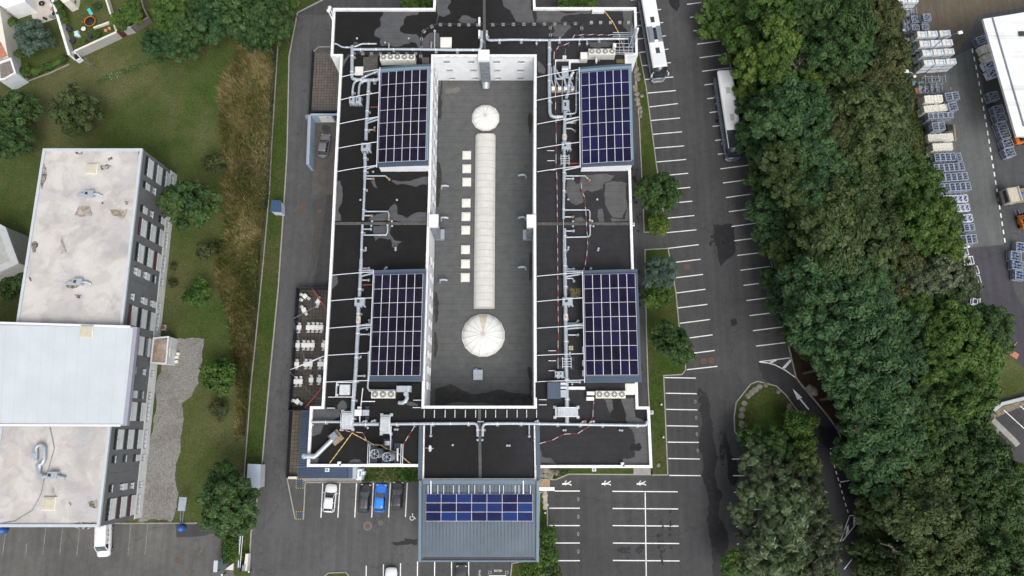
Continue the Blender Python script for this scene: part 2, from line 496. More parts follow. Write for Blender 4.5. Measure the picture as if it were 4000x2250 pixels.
mb=MB();mb.sheet(rough_poly(XY([(696,1322),(797,1322),(790,1370),(775,1500),(709,1583),(688,1810),(668,2040),(540,2040),(560,1900),(600,1655),(630,1450)]),.10,5,5),.016)
struct('gravel_path',mb,GRAVEL)
wl=[(-400,2044),(560,2046),(770,2044),(862,2040),(864,2160),(905,2215),(920,2260),(960,2300),(985,2400),(-400,2400)]
mb=MB();mb.sheet(XY(wl),.016);WLOT=struct('west_car_park',mb,ASPH_W)
k=MB();k.ribbon(XY([(440,2044),(770,2043)]),.16,0,.12);struct('kerb',k,KERB)
for q in([(25,2062),(10,2168)],[(105,2123),(101,2168)],[(180,2062),(167,2168)],[(245,2062),(233,2168)],[(311,2062),(300,2170)],[(443,2048),(430,2170)],[(512,2045),(500,2170)],[(578,2045),(567,2168)]):
	mb=MB();mb.ribbon(XY(q),.11,.022);struct('parking_line',mb,LINE_OLD,WLOT)
mb=MB();mb.sheet(rough_poly(XY([(683,2045),(805,2048),(860,2082),(800,2092),(690,2100)]),.06,3,8),.020);struct('dark_patch',mb,ASPH_D,WLOT)  # darker patch round the blue bin, stretching east
LL=[(2465,1,2572,-14),(2486,50,2582,37),(2489,101,2591,88),(2491,153,2601,140),(2500,205,2611,192),(2510,257,2620,245),(2519,311,2630,301),(2528,364,2640,354),(2537,418,2648,405),(2543,471,2656,461),(2551,525,2664,515),(2558,579,2672,570),(2566,633,2680,623),(2574,688,2688,677),(2582,743,2696,732),(2590,797,2704,786),(2600,853,2712,842),(2604,909,2720,898),(2611,970,2729,956),(2618,1027,2736,1013),(2630,1086,2746,1072),(2639,1145,2755,1130),(2647,1203,2763,1189),(2656,1263,2773,1248),(2664,1324,2783,1308),(2674,1384,2792,1369),(2683,1444,2802,1431),(2596,1475,2718,1477),(2683,17,2789,4),(2696,68,2800,54),(2709,121,2815,108),(2723,173,2828,159),(2733,226,2844,211),(2743,279,2851,265),(2752,332,2862,318),(2762,386,2874,372),(2772,440,2884,426),(2783,494,2896,481),(2793,549,2906,534),(2804,603,2917,589),(2814,660,2926,645),(2824,715,2938,700),(2836,772,2950,756),(2847,827,2960,813),(2858,885,2973,869),(2868,941,2983,926),(2880,998,2996,984),(2892,1056,3008,1041),(2904,1115,3016,1101),(2916,1174,3028,1160),(2928,1233,3042,1219),(2941,1292,3057,1277),(2953,1352,3071,1338),(2965,1413,3085,1398),(2600,1536,2721,1538),(2602,1599,2724,1601),(2604,1663,2727,1665),(2608,1727,2730,1728),(2611,1791,2734,1793),(2614,1857,2737,1858),(2392,1919,2647,1921),(2393,1986,2649,1988),(2393,2053,2650,2055),(2394,2121,2653,2123),(2394,2189,2654,2191),(2167,1918,2265,1918),(2145,1985,2265,1985),(2145,2053,2265,2053),(2145,2121,2265,2121),(2145,2190,2265,2190),(2520,1924,2525,2300),(2859,1793,2972,1793),(2863,1858,2975,1858),(2867,1923,2975,1923),(2871,1990,2975,1990),(2875,2057,2980,2057),(2879,2125,2980,2125),(2883,2193,2980,2193),(1261,1888,1254,2022),(1328,1888,1320,2022),(1393,1888,1386,2021),(1459,1887,1452,2021),(1525,1886,1518,2021),(1591,1886,1584,2019),(1431,2210,1429,2330),(1498,2205,1496,2330),(1565,2200,1563,2330),(1631,2193,1630,2330),(1698,2186,1697,2330),(1764,2186,1764,2330),(1831,2186,1831,2330)]
for i,(a,b,c,d)in enumerate(LL):
	mb=MB();mb.ribbon(XY([(a,b),(c,d)]),.14,.036+.002*(i%2));struct('parking_line',mb,LINE,CARPARK)
def mark(polys,name='road_marking',z=.040,m=None):
	mb=MB()
	for p in polys:
		mb.sheet(XY(p),z)
	return struct(name,mb,m or LINE,CARPARK)
def stroke(pts,wd=.13,z=.040,name='road_marking',closed=False):
	mb=MB();mb.ribbon(XY(pts),wd,z,closed=closed);return struct(name,mb,LINE,CARPARK)
mark([[(3096,1518),(3134,1554),(3126,1555),(3161,1598),(3157,1601),(3121,1559),(3115,1562)]],'lane_arrow')
stroke([(3000,1418),(3026,1425),(3067,1446),(3106,1474)],.16)
stroke([(2968,1414),(3000,1418)],.16)
mark([[(3004,1414),(3030,1406),(3036,1407),(3014,1418)],[(3054,1437),(3086,1403),(3094,1408),(3066,1440)]],'lane_hatching')
stroke([(3241,1753),(3291,1744)]);stroke([(3282,1883),(3334,1874)]);stroke([(3317,2015),(3353,2011)])
for i in range(10):
	t0,t1=(i+.0)/10,(i+.5)/10
	stroke([(3243+73*t0,1766+249*t0),(3243+73*t1,1766+249*t1)],.14)
stroke([(3317,2018),(3282,2116)]);stroke([(3357,2029),(3290,2113)])
mark([[(3333,2018),(3342,2018),(3342,2040),(3332,2055)],[(3307,2058),(3315,2050),(3315,2075),(3303,2092)]],'lane_hatching')
stroke([(3386,2111),(3356,2147)]);stroke([(3346,2160),(3297,2224)]);stroke([(3393,2216),(3350,2270)])
LINE_OLD2=mat('faded_road_paint',(.42,.42,.41),.15,3,.8,c2=(.25,.25,.25))
def ring_mark(x,y):
	c=P(x,y);mb=MB()
	pts=[(c.x+.12*math.cos(a)*(1+.25*math.sin(a)),c.y+.25*math.sin(a))for a in[2*math.pi*k/14 for k in range(14)]]
	mb.ribbon(pts,.05,.040,closed=True)
	struct('stall_mark',mb,LINE_OLD2,CARPARK)
for x,y in[(2259,1951),(2259,2019),(2259,2086),(2259,2155),(2716,1569),(2719,1632),(2722,1696),(2725,1760)]:
	ring_mark(x,y)
def walker(x,y,s=1.0):
	"""painted pedestrian lying with its head to the west"""
	c=P(x,y);mb=MB()
	L=lambda pts,wd:mb.ribbon([(c.x+a*s,c.y+b*s)for a,b in pts],wd*s,.040)
	mb.lathe((c.x-.62*s,c.y-.06*s,.036),[(.13*s,0),(.13*s,.004)],12)
	L([(-.50,-.04),(.10,0)],.26);L([(.05,.04),(.42,.22),(.62,.36)],.13);L([(.05,-.04),(.48,-.10),(.66,-.26)],.13)
	L([(-.38,.05),(-.22,.34),(-.05,.40)],.09);L([(-.36,-.1),(-.20,-.30)],.09)
	struct('pedestrian_mark',mb,LINE,CARPARK)
for x in(2215,2369,2506):walker(x,1889)
c=P(1612,2019);mb=MB()
mb.lathe((c.x-.02,c.y+.42,.036),[(.09,0),(.09,.004)],10)
mb.ribbon([(c.x-.02,c.y+.33),(c.x,c.y-.02),(c.x+.25,c.y-.02),(c.x+.36,c.y-.3),(c.x+.48,c.y-.25)],.09,.040)
mb.ribbon([(c.x-.1+.30*math.cos(a),c.y-.18+.30*math.sin(a))for a in[R(110+24*k)for k in range(11)]],.08,.042)
struct('wheelchair_mark',mb,LINE,CARPARK)
def text(t,x,y,size,rz,name,m,parent,z=.040):
	cu=bpy.data.curves.new(name,'FONT');cu.body=t;cu.size=size;cu.align_x='CENTER';cu.align_y='CENTER'
	ob=bpy.data.objects.new(name,cu);COL.objects.link(ob);ob.location=P(x,y,z);ob.rotation_euler=(0,0,rz)
	dg=bpy.context.evaluated_depsgraph_get()
	me=bpy.data.meshes.new_from_object(ob.evaluated_get(dg))
	o2=bpy.data.objects.new(name,me);COL.objects.link(o2)
	o2.matrix_world=Matrix.Translation(P(x,y,z))@Matrix.Rotation(rz,4,'Z')
	bpy.data.objects.remove(ob)
	me.materials.clear();me.materials.append(m)
	if parent is not None:o2.parent=parent
	return o2
text('VELOS',1946,2229,.42,math.pi,'painted_lettering',LINE,CARPARK)
text('MOTOS',1874,2243,.34,math.pi/2,'painted_lettering',LINE,CARPARK)
stroke([(1910,2250),(1978,2250)],.16)
for x in(1913,1980):
	c=P(x,2238);mb=MB();mb.ribbon([(c.x-.2,c.y-.25),(c.x-.2,c.y+.25),(c.x+.2,c.y+.25),(c.x+.2,c.y-.1),(c.x-.1,c.y-.1)],.05,.040)
	struct('stall_mark',mb,LINE_OLD2,CARPARK)
STAINS=[[(2788,879),(2820,880),(2857,873),(2868,890),(2866,910),(2872,940),(2872,983),(2845,1012),(2815,1040),(2806,1010),(2800,960)],[(2740,1542),(2762,1545),(2774,1620),(2786,1680),(2790,1730),(2805,1790),(2790,1850),(2800,1900),(2822,1935),(2808,1990),(2830,2060),(2848,2110),(2850,2400),(2795,2400),(2786,2250),(2776,2120),(2766,2010),(2758,1910),(2745,1800),(2735,1690),(2728,1600)],[(2828,1680),(2840,1720),(2850,1770),(2876,1790),(2888,1840),(2870,1900),(2850,1890),(2842,1830),(2838,1770),(2822,1720)],[(2606,-40),(2660,-40),(2655,20),(2645,44),(2625,30),(2612,10)],[(1530,2118),(1580,2112),(1580,2100),(1632,2106),(1632,2128),(1580,2128),(1545,2132)],[(2852,1250),(2875,1245),(2880,1265),(2862,1275)],[(2858,590),(2890,600),(2885,625),(2865,618)],[(2792,465),(2806,466),(2804,478),(2790,478)],[(3195,1660),(3240,1665),(3278,1700),(3300,1800),(3330,1880),(3345,1950),(3300,1940),(3250,1800),(3215,1740)]]
for i,s in enumerate(STAINS):
	mb=MB();mb.sheet(rough_poly(XY(s),.13,5,i),.034);struct('dark_patch',mb,WET,CARPARK)
q=random.Random(5)
for cx,cy,sx,sy,n in[(2740,1545,16,24,22),(2800,940,18,30,22),(2825,1740,12,60,26),(2580,2130,12,60,18),(2485,720,14,60,20),(2490,1120,12,90,24),(3220,1710,30,30,20),(2440,2150,26,14,26),(2500,2148,9,12,22),(2618,2050,4,55,14),(2490,870,10,40,10)]:
	mb=MB()
	for _ in range(n):
		x,y=q.gauss(cx,sx*.6),q.gauss(cy,sy*.6)
		c=P(x,y);r=q.uniform(.08,.32)
		mb.sheet([(c.x+r*q.uniform(.5,1.2)*math.cos(a),c.y+1.3*r*q.uniform(.5,1.2)*math.sin(a))for a in[2*math.pi*k/9 for k in range(9)]],.034+.0003*_)
	struct('dark_patch',mb,WET,CARPARK)
IRON=mat('rusted_iron',(.12,.075,.05),.2,6,.8)
PATCHA=mat('pale_mortar_ring',(.16,.15,.14),.1,5,.9)
for i,(x,y,r,ring,lab)in enumerate([(1156,820,.42,0,'western one of three rusty manhole covers by the blue-roofed cabin'),(1181,807,.42,0,'northern one of three rusty manhole covers by the blue-roofed cabin'),(1181,839,.42,0,'southern one of three rusty manhole covers by the blue-roofed cabin'),(1436,2055,.42,.65,'rusty manhole cover in a pale ring south of the black car'),(2749,1410,.5,0,'western of two rusty manhole covers near the last kerb tree'),(2779,1408,.5,0,'eastern of two rusty manhole covers near the last kerb tree'),(2683,1043,.5,0,'rusty manhole cover beside the blue-green conifer'),(1248,825,.25,.3,'small pale manhole cover in the west service road'),(692,2190,.36,0,'dark iron cover in the old west car park'),(1488,2042,.2,.33,'small grey cover south of the blue car')]):
	c=P(x,y);t=MB()
	if ring:t.lathe((c.x,c.y,.034),[(ring,0),(ring,.006)],20,1)
	t.lathe((c.x,c.y,.036),[(r,0),(r,.012)],18,0)
	solo('manhole_cover',lab,'manhole cover',t,[IRON,PATCHA])
ZR,ZP,ZA=11.6,12.0,4.3
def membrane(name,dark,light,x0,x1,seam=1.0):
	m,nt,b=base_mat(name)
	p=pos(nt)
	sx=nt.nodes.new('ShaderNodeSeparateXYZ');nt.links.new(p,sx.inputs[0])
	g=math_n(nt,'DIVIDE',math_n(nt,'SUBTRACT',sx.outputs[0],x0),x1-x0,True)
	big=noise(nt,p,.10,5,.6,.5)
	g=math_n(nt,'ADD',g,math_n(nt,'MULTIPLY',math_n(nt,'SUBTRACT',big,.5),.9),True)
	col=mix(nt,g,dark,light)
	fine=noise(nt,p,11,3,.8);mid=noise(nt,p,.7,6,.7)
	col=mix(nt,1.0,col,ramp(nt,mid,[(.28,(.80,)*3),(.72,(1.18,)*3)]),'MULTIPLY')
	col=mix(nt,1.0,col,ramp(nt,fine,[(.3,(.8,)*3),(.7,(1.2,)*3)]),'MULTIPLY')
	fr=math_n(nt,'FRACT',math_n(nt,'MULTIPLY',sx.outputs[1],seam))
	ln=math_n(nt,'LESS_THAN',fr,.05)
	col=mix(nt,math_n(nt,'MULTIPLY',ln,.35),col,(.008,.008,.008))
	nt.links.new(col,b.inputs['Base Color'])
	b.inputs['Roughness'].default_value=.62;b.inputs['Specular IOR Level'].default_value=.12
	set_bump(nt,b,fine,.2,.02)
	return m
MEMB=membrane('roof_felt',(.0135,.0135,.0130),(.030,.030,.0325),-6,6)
MEMB_A=membrane('atrium_felt',(.100,.104,.103),(.112,.113,.109),-20,30,.98)
DRY=membrane('dry_roof_felt',(.082,.084,.088),(.092,.092,.090),-20,20)
DAMP=membrane('damp_roof_felt',(.010,.010,.010),(.018,.018,.018),-10,10)
JOINT=mat('joint_flashing',(.085,.083,.075),.2,2.0,.8,fine=.15,fscale=8)
OUT=[(1300,31),(1692,31),(1697,-120),(2086,-120),(2092,28),(2486,28),(2492,216),(2450,216),(2465,680),(2475,1010),(2494,1588),(2538,1588),(2549,1828),(2105,1828),(2106,1880),(1637,1880),(1635,1824),(1198,1824),(1211,1587),(1256,1587),(1273,1300),(1290,1000),(1305,680),(1322,350),(1329,220),(1291,220)]
ATR=[(1694,221),(2087,221),(2084,750),(2086,1500),(2087,1585),(1657,1585),(1659,1500),(1682,750)]
out_w,atr_w=XY(OUT,ZP),XY(ATR,ZP)
def orient(poly,ccw=True):
	n=len(poly)
	a=sum(poly[i][0]*poly[(i+1)%n][1]-poly[(i+1)%n][0]*poly[i][1]for i in range(n))
	return poly if(a>0)==ccw else poly[::-1]
out_w=orient(out_w);atr_w=orient(atr_w)
SILLM0=mat('coping_joint_grey',(.42,.42,.42),.1,3,.7)
B=thing('office_building','large white flat-roofed building round a sunken courtyard roof','building',P(1890,1000,0))
mb=MB()
n=len(out_w)
io=inset(out_w,.04);ia=inset(atr_w,-.04)
mb.add([(p[0],p[1],0)for p in io]+[(p[0],p[1],ZP-.06)for p in io],[(i,(i+1)%n,n+(i+1)%n,n+i)for i in range(n)])
mb.build('outer_wall',WHITE,B)
mb=MB();n=len(ia)
mb.add([(p[0],p[1],ZA)for p in ia]+[(p[0],p[1],ZP-.06)for p in ia],[((i+1)%n,i,n+i,n+(i+1)%n)for i in range(n)])
mb.build('courtyard_wall',WHITE,B)
def parapet(poly,d,name,m,z0,z1):
	a=inset(poly,-.0);c=inset(poly,d);n=len(poly);mb=MB()
	vs=[(p[0],p[1],z0)for p in a]+[(p[0],p[1],z1)for p in a]+[(p[0],p[1],z1)for p in c]+[(p[0],p[1],z0)for p in c]
	fs=[]
	for i in range(n):
		j=(i+1)%n
		fs+=[(i,j,n+j,n+i),(n+i,n+j,2*n+j,2*n+i),(2*n+i,2*n+j,3*n+j,3*n+i)]
	mb.add(vs,fs);return mb.build(name,m,B)
parapet(out_w,.38,'parapet',WHITE_CAP,ZP-.5,ZP)
parapet(atr_w,-.38,'parapet',WHITE_CAP,ZP-.5,ZP)
mb=MB()
cj=EB()
for poly,dd in((out_w,.38),(atr_w,-.38)):
	c_in=inset(poly,dd)
	for i in range(len(poly)):
		a0,a1,b0=Vector(poly[i]),Vector(poly[(i+1)%len(poly)]),Vector(c_in[i])
		L=(a1-a0).length;d=(a1-a0).normalized();nn=Vector((-d.y,d.x))*(1 if dd>0 else-1)
		for k in range(1,int(L/4)):
			q_=a0+d*(L*k/int(L/4))+nn*.19
			if abs(q_.y)<80:cj.box((q_.x,q_.y,ZP+.001),(.035,.37,.012),math.atan2(d.y,d.x))
cj.build('coping_joint',SILLM0,B)
mb=MB()
tri=tessellate_polygon([[Vector((p[0],p[1],0))for p in inset(out_w,.06)],[Vector((p[0],p[1],0))for p in inset(atr_w,-.06)]])
mb.add([(p[0],p[1],ZR)for p in inset(out_w,.06)]+[(p[0],p[1],ZR)for p in inset(atr_w,-.06)],[tuple(t)for t in tri])
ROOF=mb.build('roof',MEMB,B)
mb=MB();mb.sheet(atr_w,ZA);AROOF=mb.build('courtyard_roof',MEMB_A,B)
for q in([(1306,874),(1672,874)],[(2098,875),(2462,875)],[(1891,-60),(1893,212)],[(1873,1598),(1876,1872)]):
	mb=MB();a=XY(q,ZR);mb.ribbon(a,.42,ZR,ZR+.16);mb.build('expansion_joint',JOINT,B)
DRYP=[[(1498,45),(1640,45),(1628,60),(1600,61),(1586,64),(1578,75),(1575,98),(1561,112),(1562,122),(1575,130),(1600,133),(1627,133),(1640,152),(1648,158),(1680,128),(1698,124),(1715,130),(1716,195),(1650,195),(1630,182),(1624,166),(1607,164),(1596,172),(1576,174),(1562,182),(1540,182),(1490,180),(1484,166),(1487,152),(1465,142),(1462,126),(1470,112),(1484,105),(1488,92),(1484,75),(1496,58)],[(1702,-30),(1752,-30),(1762,8),(1748,30),(1760,52),(1735,66),(1716,60),(1704,90)],[(1950,-30),(2082,-30),(2088,90),(2060,94),(2016,84),(2004,60),(1990,38),(1965,20)],[(1790,78),(1805,60),(1830,62),(1850,72),(1866,74),(1855,88),(1830,92),(1800,88)],[(1385,163),(1400,165),(1395,178),(1375,178)],[(2095,44),(2320,44),(2300,54),(2240,58),(2200,64),(2188,82),(2225,92),(2232,108),(2215,120),(2200,140),(2178,148),(2150,138),(2168,122),(2160,104),(2130,95),(2095,90)],[(2432,44),(2474,44),(2476,150),(2450,150),(2450,118),(2434,105),(2436,70)],[(2290,160),(2400,160),(2405,180),(2360,182),(2340,188),(2310,182)],[(1312,705),(1330,708),(1338,735),(1336,790),(1322,822),(1334,864),(1309,864),(1312,780)],[(1530,703),(1674,690),(1672,722),(1640,722),(1625,730),(1595,722),(1550,722),(1535,712)],[(1448,705),(1465,708),(1474,735),(1458,728)],[(1440,860),(1445,848),(1480,836),(1520,818),(1540,795),(1550,802),(1553,838),(1590,852),(1610,838),(1664,828),(1668,864)],[(1458,884),(1530,884),(1525,915),(1540,938),(1570,944),(1553,952),(1550,972),(1532,965),(1528,935),(1500,931),(1480,930),(1466,942),(1460,920)],[(1295,1076),(1316,1078),(1318,1110),(1300,1128),(1294,1130)],[(1214,1597),(1330,1600),(1330,1612),(1325,1628),(1300,1640),(1265,1660),(1255,1690),(1225,1705),(1212,1700)],[(1340,1562),(1350,1570),(1356,1590),(1350,1610),(1322,1604),(1318,1585),(1330,1568)],[(1582,1572),(1610,1570),(1634,1580),(1630,1586),(1600,1584),(1588,1580)],[(1355,1812),(1368,1800),(1385,1792),(1405,1794),(1412,1806),(1430,1812)],[(1212,1792),(1246,1788),(1240,1812),(1211,1814)],[(2216,704),(2235,700),(2250,720),(2262,718),(2266,690),(2400,686),(2385,705),(2360,712),(2355,735),(2330,745),(2310,750),(2295,742),(2280,752),(2278,790),(2250,802),(2230,792),(2218,770)],[(2335,818),(2352,815),(2358,840),(2362,866),(2338,866),(2334,840)],[(2385,852),(2440,858),(2446,830),(2457,800),(2460,864),(2390,866)],[(2362,716),(2448,716),(2452,800),(2440,830),(2430,852),(2395,850),(2380,830),(2364,800),(2362,750)],[(2250,850),(2275,848),(2290,864),(2240,866)],[(2360,1558),(2390,1560),(2395,1600),(2382,1612),(2372,1590)],[(2425,1556),(2484,1556),(2488,1598),(2484,1625),(2510,1640),(2528,1650),(2534,1750),(2538,1812),(2430,1812),(2435,1790),(2480,1785),(2480,1750),(2478,1700),(2470,1680),(2455,1670),(2445,1640),(2444,1610),(2430,1590)],[(2106,1752),(2114,1762),(2118,1785),(2150,1788),(2174,1812),(2107,1813)],[(2098,235),(2112,245),(2130,268),(2128,290),(2110,285),(2100,278)],[(1440,214),(1460,212),(1480,212),(1478,222),(1440,222)],[(1360,212),(1372,216),(1352,240),(1342,262),(1338,240)]]
for i,s in enumerate(DRYP):
	mb=MB();mb.sheet(rough_poly(XY(s,ZR),.09,3,40+i),ZR+.004+.0004*i);mb.build('dry_patch',DRY,B)
q=random.Random(11)
for i,s in enumerate([[(2480,1598),(2530,1602),(2526,1645),(2508,1640),(2482,1628)],[(2465,1735),(2500,1730),(2508,1750),(2495,1762),(2462,1760)],[(2400,1556),(2424,1556),(2440,1610),(2448,1660),(2440,1650),(2385,1625),(2396,1600)]]):
	mb=MB();mb.sheet(rough_poly(XY(s,ZR),.08,3,90+i),ZR+.018+.001*i);mb.build('dark_patch',DAMP,B)
ALG=mat('damp_stain',(.035,.034,.028),.3,1.5,.7)
for i,(x,y,w_,h_)in enumerate([(1722,330,8,70),(1720,420,9,45),(1715,690,9,60),(1712,770,7,40),(2074,480,8,40),(2077,1015,8,30),(2074,1065,8,30),(1706,1200,9,60),(1702,1345,8,50),(2072,1490,10,60)]):
	s=[(x-w_,y-h_),(x+w_*.3,y-h_*.9),(x+w_,y-h_*.3),(x+w_*.7,y+h_*.5),(x,y+h_),(x-w_,y+h_)]
	mb=MB();mb.sheet(rough_poly(XY(s,ZA),.08,3,70+i),ZA+.004+.0005*i);mb.build('dark_patch',ALG,B)
s=[(1700,1520),(1760,1500),(1850,1540),(1950,1520),(2080,1545),(2082,1584),(1698,1584)]
mb=MB();mb.sheet(rough_poly(XY(s,ZA),.06,4,99),ZA+.012);mb.build('dark_patch',ALG,B)
s=[(1740,348),(1790,340),(1800,352),(1785,362),(1745,368)]
mb=MB();mb.sheet(rough_poly(XY(s,ZA),.1,3,98),ZA+.012);mb.build('dry_patch',mat('dried_silt',(.16,.155,.13),.2,3,.9),B)
GLASS_C=mat('courtyard_glass',(.12,.13,.14),.3,2,.15)
yN=P(1890,221,ZP).y
SILLM=mat('grey_window_reveal',(.55,.56,.57),.1,2,.6)
def wall_window(cx,cy,z,nx,ny,wd,hh):
	"""window on a vertical wall facing (nx, ny)"""
	tx,ty=-ny,nx
	mb=MB()
	g=.012
	def q(o,s,zz):return(cx+nx*o+tx*s,cy+ny*o+ty*s,zz)
	mb.quad(q(g,-wd/2,z-hh/2),q(g,wd/2,z-hh/2),q(g,wd/2,z+hh/2),q(g,-wd/2,z+hh/2))
	wn=mb.build('window',GLASS_C,B)
	s=MB();s.box((cx+nx*.09,cy+ny*.09,z-hh/2-.04),(wd+.16 if abs(ny)>.5 else .2,.2 if abs(ny)>.5 else wd+.16,.06));s.build('sill',ALU,wn)
	f=MB()
	for e in(-1,1):
		f.box((cx+nx*.04+tx*e*(wd/2+.03),cy+ny*.04+ty*e*(wd/2+.03),z),(.06 if abs(ny)>.5 else .1,.1 if abs(ny)>.5 else .06,hh))
	f.box((cx+nx*.04,cy+ny*.04,z+hh/2+.03),(wd+.12 if abs(ny)>.5 else .1,.1 if abs(ny)>.5 else wd+.12,.06))
	f.box((cx+nx*.03,cy+ny*.03,z),(wd if abs(ny)>.5 else .06,.06 if abs(ny)>.5 else wd,.05))
	f.build('frame',SILLM,wn)
yw=P(1890,221,ZP).y-.04*0
for x in(1746,1843,1941,2036):
	X=P(x,225,ZP).x*.94
	for z in(10.45,7.75,5.15):
		wall_window(P(x,221,ZP).x*(.965 if z>9 else .945 if z>7 else .925)/.95,yw-.005,z,0,-1,.9,.62)
for i in range(21):
	y=262+i*62
	if 820<y<960:continue
	xw=np.interp(y,[221,750,1500],[1694,1682,1659])
	p_=P(xw,y,ZP)
	for z in(10.3,7.6):
		wall_window(p_.x+.045,p_.y,z,1,0,.95,.95)
def panel_mat(name,axis,c_lo,c_hi):
	m,nt,b=base_mat(name)
	oi=nt.nodes.new('ShaderNodeObjectInfo')
	p=pos(nt);sx=nt.nodes.new('ShaderNodeSeparateXYZ');nt.links.new(p,sx.inputs[0])
	c=ramp(nt,oi.outputs['Random'],[(.1,c_lo),(.55,tuple((a+e)/2 for a,e in zip(c_lo,c_hi))),(.95,c_hi)])
	fr=math_n(nt,'FRACT',math_n(nt,'MULTIPLY',sx.outputs[axis],5.6))
	c=mix(nt,math_n(nt,'MULTIPLY',math_n(nt,'LESS_THAN',fr,.16),.35),c,(.06,.055,.085))
	c=mix(nt,ramp(nt,noise(nt,p,.5,5,.7),[(.40,(0,0,0)),(.75,(.22,.22,.22))]),c,(.055,.055,.07))
	nt.links.new(c,b.inputs['Base Color'])
	b.inputs['Roughness'].default_value=.35;b.inputs['Specular IOR Level'].default_value=.05
	return m
PAN_W=panel_mat('dark_solar_glass',1,(.005,.004,.009),(.009,.007,.022))
PAN_E=panel_mat('navy_solar_glass',1,(.006,.006,.028),(.010,.011,.058))
PAN_SE=panel_mat('black_navy_solar_glass',1,(.005,.004,.013),(.009,.008,.038))
PAN_S=panel_mat('blue_solar_glass',0,(.005,.008,.050),(.008,.032,.150))
RAIL=mat('white_panel_frame',(.66,.66,.72),.04,3,.4)
ROOF_LT=mat('pale_blue_sheet',srgb(118,146,160),.06,.6,.4,.2)
def plant_room(corn,zW,zE,name_lab,arr,rows,cols,pm,lab_arr,light_n):
	"""corn: NW, NE, SE, SW photo corners of the roof sheet"""
	nw,ne,se,sw=P(*corn[0],zW),P(*corn[1],zE),P(*corn[2],zE),P(*corn[3],zW)
	x0=(nw.x+sw.x)/2;x1=(ne.x+se.x)/2
	def zr(x):
		t=min(1,max(0,(x-x0)/(x1-x0)))
		return zW+(zE-zW)*math.sin(t*math.pi/2)
	N=10
	t=thing('rooftop_plant_room',name_lab,'plant room',((x0+x1)/2,(nw.y+sw.y)/2,ZR))
	mb=MB()
	for k in range(N):
		a,b_=k/N,(k+1)/N
		q=[]
		for(w_,top)in((a,1),(b_,1)):
			pn,ps=nw.lerp(ne,w_),sw.lerp(se,w_)
			pn.z=ps.z=zr(x0+(x1-x0)*w_)
			q.append((pn,ps))
		(n0,s0),(n1,s1)=q
		d=Vector((0,0,.16))
		mb.add([n0,n1,s1,s0,n0-d,n1-d,s1-d,s0-d],[(3,2,1,0),(4,5,6,7)],0)
		mb.add([n0,n1,n1-d,n0-d],[(0,1,2,3)],0);mb.add([s0,s1,s1-d,s0-d],[(3,2,1,0)],0)
		if k:
			pass
	d=Vector((0,0,.16))
	mb.add([nw,sw,sw-d,nw-d],[(0,1,2,3)]);mb.add([ne,se,se-d,ne-d],[(3,2,1,0)])
	rf=mb.build('metal_roof',ROOF_GREY,t)
	tr=MB();off=.012
	def strip(u0,u1,v0,v1,m):
		for k in range(N):
			a,b_=u0+(u1-u0)*k/N,u0+(u1-u0)*(k+1)/N
			qq=[]
			for(uu,vv)in((a,v0),(b_,v0),(b_,v1),(a,v1)):
				p_=nw.lerp(ne,uu).lerp(sw.lerp(se,uu),vv);p_.z=zr(x0+(x1-x0)*uu)+off
				qq.append(p_)
			tr.add(qq[::-1],[(0,1,2,3)],m)
	strip(.0,1,.022,.05,0 if light_n else 1)
	strip(.955,.99,.05,.95,0)
	for v in((.955,.961),(.968,.974),(.981,.987)):strip(.01,.98,v[0],v[1],1)
	tr.build('trim',[ROOF_LT if light_n else ROOF_GREY,ROOF_DARKBLUE],rf)
	e=.18
	a=[(nw.x+e,nw.y-e),(ne.x-e,ne.y-e),(se.x-e,se.y+e),(sw.x+e,sw.y+e)]
	wl_=MB();vs=[]
	for i,(x,y)in enumerate(a):
		vs+=[(x,y,ZR),(x,y,zr(x)-.17)]
	for(i,j)in((0,1),(3,2)):
		top=[Vector((a[i][0]+(a[j][0]-a[i][0])*k/N,a[i][1]+(a[j][1]-a[i][1])*k/N,0))for k in range(N+1)]
		for p_ in top:p_.z=zr(p_.x)-.165
		for k in range(N):
			p0,p1=top[k],top[k+1]
			wl_.add([(p0.x,p0.y,ZR),(p1.x,p1.y,ZR),p1,p0],[(0,1,2,3)if i==3 else(3,2,1,0)])
	wl_.add([vs[0],vs[6],vs[7],vs[1]],[(0,1,2,3)]);wl_.add([vs[4],vs[2],vs[3],vs[5]],[(0,1,2,3)])
	wl_.build('wall',WHITE,t)
	gut=MB();gut.tube([(nw.x-.08,nw.y,zW-.08),(sw.x-.08,sw.y,zW-.08)],.07,8);gut.build('gutter',ALU,t)
	tl,tr_,br,bl=[P(*c,z)for c,z in zip(arr,(zW+.25,zE+.15,zE+.15,zW+.25))]
	s=thing('solar_array',lab_arr,'solar array',((tl.x+br.x)/2,(tl.y+br.y)/2,zE))
	def gp(u,v,h):
		p_=tl.lerp(tr_,u).lerp(bl.lerp(br,u),v);p_.z=zr(p_.x)+h;return p_
	fm=MB()
	for c in range(cols):
		for k in range(2):
			u0,u1=(c+k/2)/cols,(c+(k+1)/2)/cols
			fm.add([gp(u0,1,.10),gp(u1,1,.10),gp(u1,0,.10),gp(u0,0,.10)],[(0,1,2,3)])
	fm.build('frame',RAIL,s)
	gx,gy=.046/cols,.036/rows
